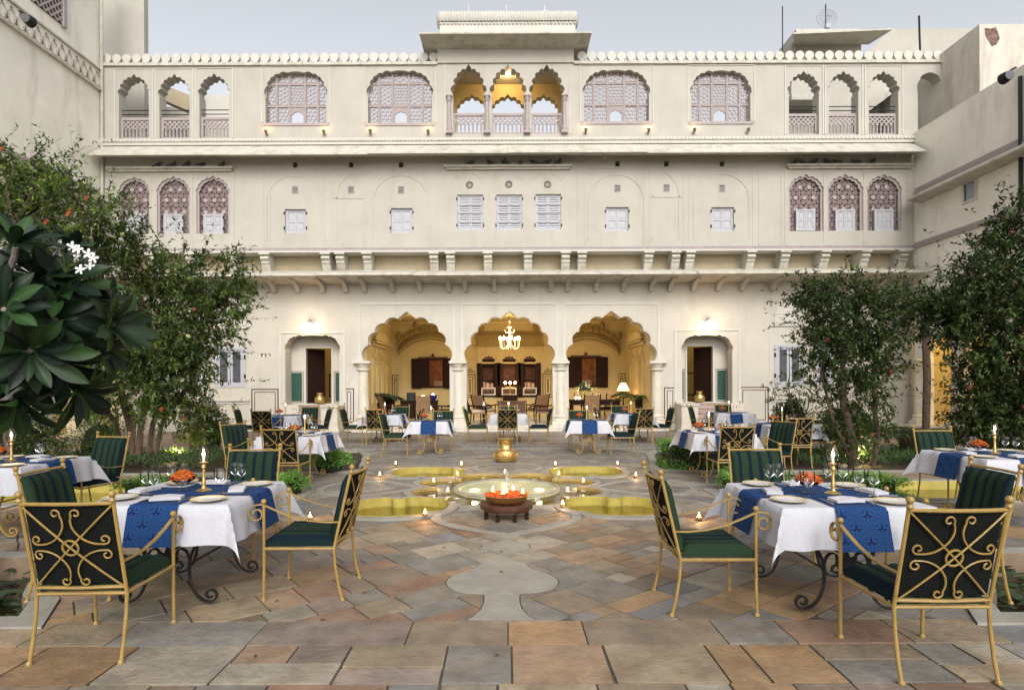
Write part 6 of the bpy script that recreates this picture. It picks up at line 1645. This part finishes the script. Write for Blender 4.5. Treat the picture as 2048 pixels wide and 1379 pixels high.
def sprays(blobs, twigs, per, tl, loose=.5):
    """leafy twigs fanned out inside ellipsoids: returns leaf bases, directions, clump ids and twig lines"""
    Cs, Ds, ids, lines = [], [], [], []
    for (c, r) in blobs:
        c = np.array(c); r = np.array(r)
        k = max(6, int(twigs*(r[0]*r[1]*r[2])**.5*4.6))
        for j in range(k):
            d = nr.normal(size=3); d /= np.linalg.norm(d); q = nr.uniform(.25,1)**.6; p = c+d*r*q*.85
            out = d*.8+np.array([0,0,.25])+nr.normal(size=3)*loose; out /= np.linalg.norm(out); lg = nr.rand() < .12; ln = tl*nr.uniform(.4,1.3)*(2.0 if lg else 1)
            bend = nr.normal(size=3)*.25; ts = nr.uniform(0,1,per)
            pp = p[None]+out[None]*ln*ts[:,None]+bend[None]*ln*(ts**2)[:,None]
            dd = out[None]*.7+nr.normal(size=(per,3))*.7
            Cs.append(pp+nr.normal(size=(per,3))*.012); Ds.append(dd); ids += [nr.choice([.6,.8,1,1.2,1.5,2.2], p=[.2,.2,.22,.18,.12,.08])]*per; lines.append((c+(p-c)*(.45 if lg else .8), p, p+out*ln*.5+bend*ln*.25, p+out*ln*.95+bend*ln*.9, lg))
    return np.concatenate(Cs), np.concatenate(Ds), np.array(ids), lines
def tree(name, label, cat, base, trunks, blobs, col, twigs=26, per=16, tl=.35, ll=.06, lw=.02, group=None, fruit=None, flower=None, bk=None, extra=None):
    t = thing(name, base, label, cat, group); b0 = np.array(base)
    bl_ = [(np.array(c)-b0, r) for c, r in blobs]; C_, D_, ids, lines = sprays(bl_, twigs, per, tl)
    cols = tints(len(C_), col, .25)*ids[:,None]
    leaves_obj('crown', C_, D_, nr.uniform(.7,1.3,len(C_))*ll, nr.uniform(.8,1.2,len(C_))*lw, cols, lm, t)
    m = MB()
    for (pts, r0, r1) in trunks:
        pts = [Vector(p)-Vector(base) for p in pts]; n = len(pts); P_ = []
        for i in range(n-1):
            for k in range(4): P_.append(pts[i].lerp(pts[i+1], k/4)+Vector((rnd.uniform(-.015,.015),rnd.uniform(-.015,.015),0)))
        P_.append(pts[-1]); MB().tube(P_, [r0+(r1-r0)*i/(len(P_)-1) for i in range(len(P_))], 8).build('trunk', bk or bark, t, True)
    tops = [Vector(pts[-1])-Vector(base) for pts, _, _ in trunks]
    for c, r in bl_:
        c = Vector(c); s_ = min(tops, key=lambda p: (p-c).length); mid = s_.lerp(c, .5)+Vector((rnd.uniform(-.1,.1),rnd.uniform(-.1,.1),.08)); m.tube([s_, mid, c], [.018,.012,.006], 6)
    for i, L_ in enumerate(lines):
        if L_[4] or i % 9 == 0: m.tube(L_[:4], [.006,.004,.003,.0015], 3)
    m.build('branches', bk or bark, t)
    for nm, n, rad, mt in ((fruit or []) and [fruit])+((flower or []) and [flower]) if False else [x for x in (fruit, flower) if x]:
        for k in range(n):
            c, r = bl_[nr.randint(len(bl_))]; d = nr.normal(size=3); d[1] = -abs(d[1]); d /= np.linalg.norm(d); p = c+d*np.array(r)*.95
            q = MB()
            if nm == 'fruit': q.ball(tuple(p), rad, 10, 7); q.lathe([(rad*.2,0),(rad*.4,rad*.35)], 6, (p[0],p[1],p[2]-rad*1.3))
            else:
                for a in range(6): u = Vector((math.cos(a),math.sin(a)*.6,math.sin(a))); q.add([tuple(p),tuple(Vector(p)+u*rad),tuple(Vector(p)+Vector((-u.z,0,u.x))*rad*.6+u*rad*.7)],[(0,1,2)])
            q.build(nm, mt, t, True)
    return t
red_f = mat('pomegranate_red', (.11,.028,.015), .45, var=.3, scale=20); redfl = mat('orange_red_blossom', (.28,.045,.02), .7); greenf = mat('pale_green_fruit', (.35,.36,.14), .5, var=.2)
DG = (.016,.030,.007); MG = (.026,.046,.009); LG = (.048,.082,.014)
def at(px, py, Y): X, Z = P(px, py, Y); return (X, Y, Z)
# large pomegranate at the left
Yt = 11.7
B = [(at(300,640,Yt),(1.5,1.0,1.1)),(at(220,560,Yt),(1.3,1.0,.9)),(at(330,750,Yt),(1.05,.9,.75)),(at(240,780,Yt),(1.0,.8,.5)),(at(400,560,Yt),(.95,.8,.55)),(at(440,640,Yt),(.55,.5,.42)),(at(380,680,Yt),(.7,.6,.6)),
     (at(130,430,Yt-.5),(1.2,.8,.75)),(at(60,380,Yt-.5),(.9,.7,.6)),(at(20,450,Yt-.6),(.9,.8,.8)),(at(250,500,Yt),(.6,.6,.3)),(at(470,580,Yt),(.4,.4,.22)),(at(360,820,Yt),(.45,.5,.2)),(at(340,700,Yt),(1.0,.8,1.0)),(at(180,690,Yt),(1.2,.8,1.1))]
bx_, by_ = G(275, 928)
trk = [([(bx_+dx,by_+dy,0),(bx_+dx*1.5,by_,.8),(bx_+dx*2.2+ex*.3,by_,1.7),(bx_+ex,Yt,2.7)], r, .03) for dx,dy,ex,r in ((-.28,0,-1.3,.05),(-.12,.1,-.5,.06),(.05,-.1,.3,.07),(.2,.05,.9,.06),(.32,0,1.4,.045),(-.05,-.1,-.9,.05))]
tree('pomegranate_tree', 'big bushy pomegranate tree with several stems at the left of the courtyard', 'tree', (bx_,by_,0), trk, B, MG, 44, 22, .45, .105, .036, flower=('blossom', 8, .055, redfl), fruit=('fruit', 4, .045, greenf))
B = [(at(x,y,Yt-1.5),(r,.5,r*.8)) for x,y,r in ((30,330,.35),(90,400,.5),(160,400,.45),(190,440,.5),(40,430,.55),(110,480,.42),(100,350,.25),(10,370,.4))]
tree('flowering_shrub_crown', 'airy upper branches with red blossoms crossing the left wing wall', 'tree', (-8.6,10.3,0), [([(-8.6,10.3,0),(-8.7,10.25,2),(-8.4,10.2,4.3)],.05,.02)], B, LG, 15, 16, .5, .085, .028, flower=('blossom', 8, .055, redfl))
# right trees
Yr = 11.3; bx_, by_ = G(1712, 932)
B = [(at(1700,640,Yr),(.95,.8,.6)),(at(1650,620,Yr),(.6,.6,.42)),(at(1760,640,Yr),(.7,.7,.5)),(at(1700,720,Yr),(.95,.8,.55)),(at(1650,700,Yr),(.5,.5,.35)),(at(1745,730,Yr),(.4,.5,.4)),(at(1705,790,Yr),(.55,.6,.35)),(at(1735,860,Yr),(.45,.5,.2)),(at(1690,860,Yr),(.45,.5,.3)),(at(1620,590,Yr),(.3,.3,.16)),(at(1690,585,Yr),(.45,.4,.2)),(at(1800,600,Yr),(.4,.4,.22))]
tree('fruit_tree', 'bushy pomegranate tree with lit twin trunks at the right, red fruit low down', 'tree', (bx_,by_,0), [([(bx_-.06,by_,0),(bx_-.1,by_,.6),(bx_-.25,by_,1.3),(bx_-.2,Yr,2.0)],.10,.04),([(bx_+.3,by_,0),(bx_+.4,by_,.5),(bx_+.35,by_,1.2),(bx_+.4,Yr,1.9)],.06,.03),([(bx_-.1,by_,.1),(bx_-.45,by_,.9),(bx_-.6,Yr,1.8)],.035,.02)], B, DG, 48, 22, .40, .095, .034, fruit=('fruit', 5, .045, red_f))
Yr = 11.0; bx_, by_ = G(1945, 900)
B = [(at(2010,660,Yr),(1.1,.8,1.0)),(at(2005,780,Yr),(.82,.7,.9)),(at(1960,620,Yr),(.8,.7,.55)),(at(2040,740,Yr),(.8,.7,.9)),(at(2000,840,Yr),(.7,.6,.6)),(at(1900,640,Yr),(.5,.5,.35)),(at(2040,560,Yr),(.5,.5,.5)),(at(2020,480,Yr),(.35,.3,.3)),(at(1960,560,Yr),(.4,.4,.3)),(at(2030,430,Yr),(.25,.2,.2)),(at(1870,620,Yr),(.4,.4,.2)),(at(1980,500,Yr),(.3,.3,.2))]
tree('dense_fruit_tree', 'dense dark fruit tree filling the right edge, pale tips reaching up', 'tree', (bx_+.3,by_-.5,0), [([(bx_+.1,by_-.5,0),(bx_+.1,11,1.2),(bx_+.0,11,2.3),(bx_+.3,11,2.8)],.10,.06),([(bx_+.9,by_-.5,0),(bx_+.8,11,1.2),(bx_+.9,11,2.4)],.07,.04)], B, DG, 60, 24, .42, .10, .038, fruit=('fruit', 4, .045, red_f))
Yr = 15.5; x0 = at(1605,860,Yr)[0]
B = [(at(1600,770,Yr),(.45,.4,.3)),(at(1560,790,Yr),(.3,.3,.22)),(at(1625,800,Yr),(.35,.3,.2)),(at(1545,775,Yr),(.2,.2,.15)),(at(1580,745,Yr),(.2,.2,.15))]
tree('young_citrus_tree', 'young thin leaved tree in front of the right ground floor window', 'tree', (x0,Yr,0), [([(x0-.2,Yr,0),(x0-.2,Yr,.5),(x0-.3,Yr,1.1)],.03,.015),([(x0-.2,Yr,.1),(x0+.1,Yr,.8),(x0+.25,Yr,1.3)],.025,.012)], B, MG, 18, 12, .3, .08, .035)
def bush(name, label, cat, c, r, col, n=1800, ll=.045, lw=.022, flat=False):
    """clipped or round bush built of leaves over a dark twiggy core"""
    t = thing(name, (c[0], c[1], 0), label, cat)
    u = nr.normal(size=(n,3)); u /= np.linalg.norm(u, axis=1)[:,None]; u[:,2] = np.abs(u[:,2]) if not flat else u[:,2]
    if flat:
        q = np.sign(u)*np.abs(u)**.45; q = q/np.maximum(np.abs(q).max(1)[:,None], 1e-6)*nr.uniform(.88,1.03,(n,1)); C_ = q*np.array(r)+np.array([0,0,r[2]]); D_ = q+nr.normal(size=(n,3))*.6
    else:
        k = 1+.13*np.sin(u[:,0:1]*7+1)+.1*np.sin(u[:,1:2]*9+u[:,2:3]*8); C_ = u*np.array(r)*nr.uniform(.7,1.0,(n,1))*k+np.array([0,0,r[2]*.35]); C_[:,2] = np.maximum(C_[:,2],.02); D_ = u+nr.normal(size=(n,3))*.7
    cl = .75+.5*np.abs(np.sin(C_[:,0:1]*6+c[0])*np.sin(C_[:,1:2]*6)); leaves_obj('foliage', C_, D_, nr.uniform(.7,1.3,n)*ll, nr.uniform(.8,1.2,n)*lw, tints(n, col, .3)*cl, lm, t)
    m = MB()
    if flat: m.box(-r[0]*.86,-r[1]*.86,0,r[0]*.86,r[1]*.86,r[2]*1.8)
    else: m.ball((0,0,r[2]*.35), 1, 12, 8, (r[0]*.6,r[1]*.6,r[2]*.6)); m.v = [(x,y,max(0,z)) for x,y,z in m.v]
    m.build('twiggy_core', mat('dark_twigs', (.018,.022,.010), .95, var=.3), t)
    return t
HG = (.07,.17,.025)
bush('box_bush', 'rounded clipped box bush beside the blue and white table left of the fountain', 'bush', (-3.22,10.75), (.40,.34,.36), HG, 2600, .035, .02)
bush('box_hedge', 'square clipped box hedge under the table right of the fountain', 'hedge', (3.45,11.15), (.62,.34,.25), HG, 4200, .035, .02, True)
bush('box_hedge', 'long low hedge behind the front left table', 'hedge', (-4.18,8.25), (1.08,.33,.14), HG, 5200, .035, .02, True)
bush('box_hedge', 'long low hedge behind the front right table', 'hedge', (4.2,8.25), (1.10,.33,.14), HG, 5200, .035, .02, True)
bush('box_bush', 'small bright bush just left of the back to us chair right of the fountain', 'bush', (3.22,8.75), (.17,.15,.25), HG, 800, .035, .02)
bush('box_bush', 'small bright bush right of the chair facing us at the front left table', 'bush', (-3.1,8.6), (.22,.2,.25), HG, 900, .035, .02)
bush('garden_shrub', 'leafy green shrub left of the striped chair by the left stairs', 'shrub', (-6.75,13.3), (.55,.5,.95), MG, 3400, .07, .03)
bush('garden_shrub', 'dark round shrub beside the far table at the right stairs', 'shrub', (7.5,15.9), (.45,.4,.85), DG, 2400, .08, .045)
bush('garden_shrub', 'dark shrub mass under the young citrus tree', 'shrub', (8.9,15.6), (.6,.5,.75), DG, 2400, .08, .035)
bush('garden_shrub', 'small shrub behind the tree lit from below at the left', 'shrub', (-8.6,12.6), (.6,.5,.8), LG, 2000, .06, .025)
bush('garden_shrub', 'leafy shrub against the left frame edge behind the cut off table', 'shrub', (-8.9,10.9), (.7,.6,.95), MG, 3600, .07, .03)
bush('garden_shrub', 'dark shrub under the tree at the right frame edge', 'shrub', (9.2,11.2), (.9,.7,1.05), DG, 4200, .07, .03)
for s, x, w, lb in ((-1,-7.4,1.9,'left'),(1,7.1,1.7,'right')):
    n = 5200; q = nr.uniform(-1,1,(n,3)); C_ = np.stack([x+q[:,0]*w, 11.9+q[:,1]*.9, .02+np.abs(q[:,2])*.12+.08*np.sin(q[:,0]*8)**2],1); D_ = nr.normal(size=(n,3))+np.array([0,0,1.6])
    o = leaves_obj('ground_cover', C_, D_, nr.uniform(.5,1,n)*.16, .016*np.ones(n), tints(n, (.022,.045,.014), .4), lm); stuff(o)
# palms and pots
def frond_plant(name, label, cat, base, n, L, col, group=None, pot=None, up=.7, w=.03, petals_=16):
    t = thing(name, base, label, cat, group); C_, D_, LL = [], [], []; m = MB(); z0 = .0
    if pot:
        r, h, mt = pot; MB().lathe([(r*.65,0),(r*.8,h*.5),(r*.98,h*.92),(r*1.08,h*.92),(r*1.08,h),(r*.9,h),(r*.85,h*.9),(.001,h*.88)],16,cap=False).build('pot', mt, t, True); z0 = h*.9
    for k in range(n):
        a = rnd.uniform(0,6.28); e = rnd.uniform(.2,1)*up; d = Vector((math.cos(a), math.sin(a), e+.3)).normalized(); pts = []
        for i in range(9): q = i/8; pts.append(Vector((0,0,z0))+d*L*q+Vector((0,0,-.55*L*q*q))+Vector((math.cos(a),math.sin(a),0))*L*.12*q*q)
        m.tube(pts, [.008*(1-.8*i/8) for i in range(9)], 4)
        for i in range(petals_):
            q = .2+.8*i/petals_; j = min(7, int(q*8)); p = pts[j].lerp(pts[j+1], q*8-j); tg = (pts[j+1]-pts[j]).normalized(); sd = tg.cross(Vector((0,0,1))).normalized()
            for s in (-1,1): C_.append(p); D_.append(tg*.7+sd*s*.8+Vector((0,0,-.1))); LL.append(L*.32*(1-.6*q)+.03)
    m.build('frond_stem', mat('frond_stem', (.06,.09,.03), .6), t)
    leaves_obj('fronds', np.array(C_), np.array(D_), np.array(LL), w, tints(len(C_), col, .25), lm, t); return t
terra = mat('terracotta', (.34,.13,.07), .8, var=.2, scale=10)
X, Y = G(380,861); frond_plant('potted_plant', 'small plant in a terracotta pot against the left wall', 'potted plant', (X,Y,0), 16, .55, MG, None, (.22,.36,terra))
frond_plant('potted_plant', 'fern beside the terracotta pot at the left wall', 'potted plant', (X+.75,Y+.3,0), 12, .5, DG, None, (.18,.5,mat('dark_pot',(.04,.03,.025),.6)))
frond_plant('fan_palm', 'grey green palm showing above the right trees against the wing', 'palm', at(1850,640,15.5), 22, 1.15, (.06,.085,.045), None, None, 1.4, .025, 22)
MB().tube([(0,0,-3.2),(.05,0,-1.5),(0,0,.05)], .09, 8).build('trunk', bark, bpy.data.objects['fan_palm'], True)
frond_plant('potted_palm', 'dark palm in a big pot near the right arcade', 'palm', (8.35,12.4,0), 20, .95, DG, None, (.26,.42,mat('dark_pot',(.04,.03,.025),.6)), 1.0, .03)
frond_plant('potted_palm', 'potted palm in front of the right wall beyond the lantern table', 'palm', (8.3,16.6,0), 14, .8, DG, None, (.25,.4,terra), 1.0, .03)
frond_plant('veranda_palm', 'leafy potted palm in the right corner of the veranda', 'palm', (P(1277,0,22.2)[0],22.2,FZ), 16, 1.2, DG, None, (.22,.9,wood), .6, .035)
frond_plant('veranda_palm', 'dark leafy plant on a stand in the left corner of the veranda', 'palm', (P(757,0,22.6)[0],22.6,FZ), 14, .9, (.02,.04,.02), None, (.2,1.0,wood), .6, .035)
frond_plant('veranda_palm', 'small dark plant near the left dado panel of the veranda', 'palm', (P(777,0,23.2)[0],23.2,FZ), 12, .6, (.02,.035,.015), None, (.2,.9,wood), .6, .035)
# tree lights
SPT = ((-6.95,12.6,'left tree'),(6.75,11.6,'trunks of the right tree'))
for x, y, nm in SPT:
    t = thing('garden_uplight', (x,y,0), 'small bright garden light at the foot of the %s' % nm, 'light', 'garden uplights'); MB().lathe([(.05,0),(.06,.08),(.05,.1)],10).build('housing', iron, t, True); MB().lathe([(.001,.101),(.045,.101)],10,cap=False).build('lens', bulb, t); point('uplight', (0,-.05,.22), 26, (1,.80,.32), .05, parent=t)
# wide strip lamp glow on the right trunk
# frangipani in the left foreground: every leaf a part
FR = thing('frangipani_tree', (-4.55, 5.0, 0), 'frangipani with long glossy leaves and white flowers leaning in from the left', 'tree')
def fr_leaf(seed):
    r = random.Random(seed); N = 9; vs = []; L = .34; bend = r.uniform(.10,.3); tw = r.uniform(-.3,.3)
    for i in range(N):
        q = i/(N-1); w = .043*(math.sin(math.pi*min(1,q**1.25))**.75)*(1.15 if q > .5 else 1)+.002; z = -bend*L*q*q+.05*L*q
        for s, zz in ((-1,.012+.004*math.sin(i*2.1)),(-.5,.004),(0,-.003),(.5,.004),(1,.012+.004*math.sin(i*1.7+1))):
            vs.append((L*q, s*w, z+zz*(w/.05)+s*w*tw*q))
    fs = [(i*5+j,i*5+j+1,i*5+j+6,i*5+j+5) for i in range(N-1) for j in range(4)]
    return MB().add(vs, fs)
flm = []
for k in range(10):
    o = fr_leaf(k).build('leaf', lmg, FR, True); n = len(o.data.vertices); c = [(.006,.017,.007),(.009,.026,.008),(.014,.038,.010),(.005,.015,.008),(.024,.058,.013)][k%5]
    cols = []
    for i in range(n): j = i%5; q = 1.5 if j == 2 else (1.0 if j in (1,3) else .92); cols.append((c[0]*q,c[1]*q,c[2]*q,1))
    set_tint(o.data, cols); flm.append(o)
loc0 = Vector(FR.location)
ros = [(70,560,4.6,(.5,-.2,.5)),(30,500,4.3,(.3,-.2,.9)),(130,520,4.9,(.4,.1,.9)),(210,650,4.8,(1,-.1,.1)),(190,690,4.9,(1,.1,-.2)),(60,700,4.4,(.4,-.5,-.2)),(110,640,4.6,(.6,-.4,.2)),(150,770,4.8,(.7,-.1,-.7)),(40,790,4.5,(.2,-.4,-.9)),(90,600,5.0,(.4,.2,.6)),(10,620,4.2,(.2,-.7,.2)),(20,720,4.6,(.1,-.4,-.4)),(120,720,4.7,(.5,-.3,-.5)),(180,600,5.0,(.8,.2,.5)),(70,640,4.9,(.3,-.3,.3)),(60,740,4.9,(.2,-.2,-.4)),(120,580,4.7,(.3,-.6,.5)),(0,560,4.5,(0,-.3,.7)),(90,680,5.1,(.5,0,0)),(-40,680,4.5,(-.2,-.5,0)),(-30,760,4.7,(0,-.5,-.5)),(30,650,5.1,(.2,-.4,.2))]
_n = lmg.node_tree.nodes; _l = lmg.node_tree.links
def _mm(op, a, b_):
    q = _n.new('ShaderNodeMath'); q.operation = op
    for i, v in enumerate((a, b_)):
        if isinstance(v, (int, float)): q.inputs[i].default_value = v
        elif v is not None: _l.new(v, q.inputs[i])
    return q.outputs[0]
_tc = _n.new('ShaderNodeTexCoord'); _sx = _n.new('ShaderNodeSeparateXYZ'); _l.new(_tc.outputs['Object'], _sx.inputs[0])
_ve = _mm('SINE', _mm('MULTIPLY', _mm('SUBTRACT', _sx.outputs[0], _mm('MULTIPLY', _mm('ABSOLUTE', _sx.outputs[1], None), .55)), 420), None)
_vp = _mm('POWER', _mm('MAXIMUM', _ve, 0), 6); _bp = _n.new('ShaderNodeBump'); _bp.inputs['Strength'].default_value = .5; _bp.inputs['Distance'].default_value = .003
_l.new(_vp, _bp.inputs['Height']); _l.new(_bp.outputs[0], _n['Principled BSDF'].inputs['Normal'])
br = MB(); li = 0; used_first = set()
for (px, py, Y, d) in ros:
    c = Vector(at(px, py, Y)); d = Vector(d).normalized(); u = d.orthogonal().normalized(); v = d.cross(u)
    p0 = Vector((-4.6,5.0,.9)); mid = p0.lerp(c,.6)+Vector((0,0,.12)); br.tube([tuple(q-loc0) for q in (p0, p0.lerp(mid,.5)+Vector((0,.05,.05)), mid, c-d*.05, c+d*.02)], [.06,.045,.032,.022,.018], 8)
    n = 17
    for k in range(n):
        a = k*2.4; el = .15+.75*(k/n); dr = (u*math.cos(a)+v*math.sin(a))*math.cos(el*1.2)+d*math.sin(el*1.2); dr.normalize()
        up = d-dr*d.dot(dr); up = up.normalized() if up.length > .01 else Vector((0,0,1)); sd = up.cross(dr)
        mtx = Matrix((dr, sd, up)).transposed().to_4x4(); src = flm[rnd.randrange(10)]
        if src.name not in used_first and len(used_first) < 10 and src in flm: o = src; used_first.add(src.name)
        else: o = bpy.data.objects.new('leaf', src.data); COL.objects.link(o); o.parent = FR
        mtx.translation = c+d*(.05-.06*k/n)+dr*.03-loc0; o.matrix_local = mtx @ Matrix.Scale(rnd.uniform(.85,1.3)*(1-.25*k/n), 4)
br.build('branches', bark_g, FR, True); MB().tube([(-.1,0,0),(-.05,0,.5),(0,0,.95)], [.11,.09,.07], 10).build('trunk', bark_g, FR, True)
petw = mat('white_petal', (.74,.74,.68), .5, var=.03)
def fl(c, d, s=1):
    d = Vector(d).normalized(); u = d.orthogonal().normalized(); v = d.cross(u); m = MB()
    for k in range(5):
        a = 2*math.pi*k/5; r_ = u*math.cos(a)+v*math.sin(a); t_ = d.cross(r_); p = [Vector((0,0,0)), r_*.02+t_*.012+d*.008, r_*.045+t_*.014+d*.012, r_*.056+d*.006, r_*.042-t_*.012+d*.006, r_*.018-t_*.008+d*.004]
        m.add([tuple(Vector(c)+q*s-loc0) for q in p], [(0,1,2,3),(0,3,4,5)])
    m.build('flower', petw, FR)
for (px, py) in ((108,494),(142,492),(152,498),(163,503),(171,511),(150,512),(160,528),(167,541),(132,500)):
    c = Vector(at(px, py, 4.45)); c.y += rnd.uniform(-.06,.1); fl(c, (rnd.uniform(-.3,.6),-1,rnd.uniform(-.1,.8)), .75 if px > 110 else 1.3)
m = MB()
for k in range(12): c = Vector(at(130,545,4.5))-loc0; e = Vector(at(rnd.uniform(110,172), rnd.uniform(505,540), 4.45))-loc0; m.tube([c, (c+e)/2+Vector((0,0,.02)), e], .003, 4)
m.build('flower_stalks', mat('flower_stalk', (.12,.16,.05), .6), FR)
# lily leaves in the two foreground ponds
for s in (-1,1):
    C_, D_ = [], []
    m = MB(); cols = []
    for k in range(520):
        x = rnd.uniform(3.35,6.1); y = rnd.uniform(4.08,5.38); r = rnd.uniform(.03,.085); z = -.19+rnd.uniform(0,.13); n = 7; tl = rnd.uniform(-.3,.3)
        a0 = rnd.uniform(0,6.28); vs = [(s*x,y,z)]+[(s*x+r*math.cos(a0+5.6*i/n), y+r*.9*math.sin(a0+5.6*i/n), z+tl*r*math.cos(i)) for i in range(n)]
        m.add(vs, [(0,i,i+1) for i in range(1,n)]); kk = rnd.uniform(.5,1.4); cols += [(.035*kk,.06*kk,.025*kk,1)]*(n+1)
    o = m.build('lily_leaves', lm); set_tint(o.data, cols); stuff(o)
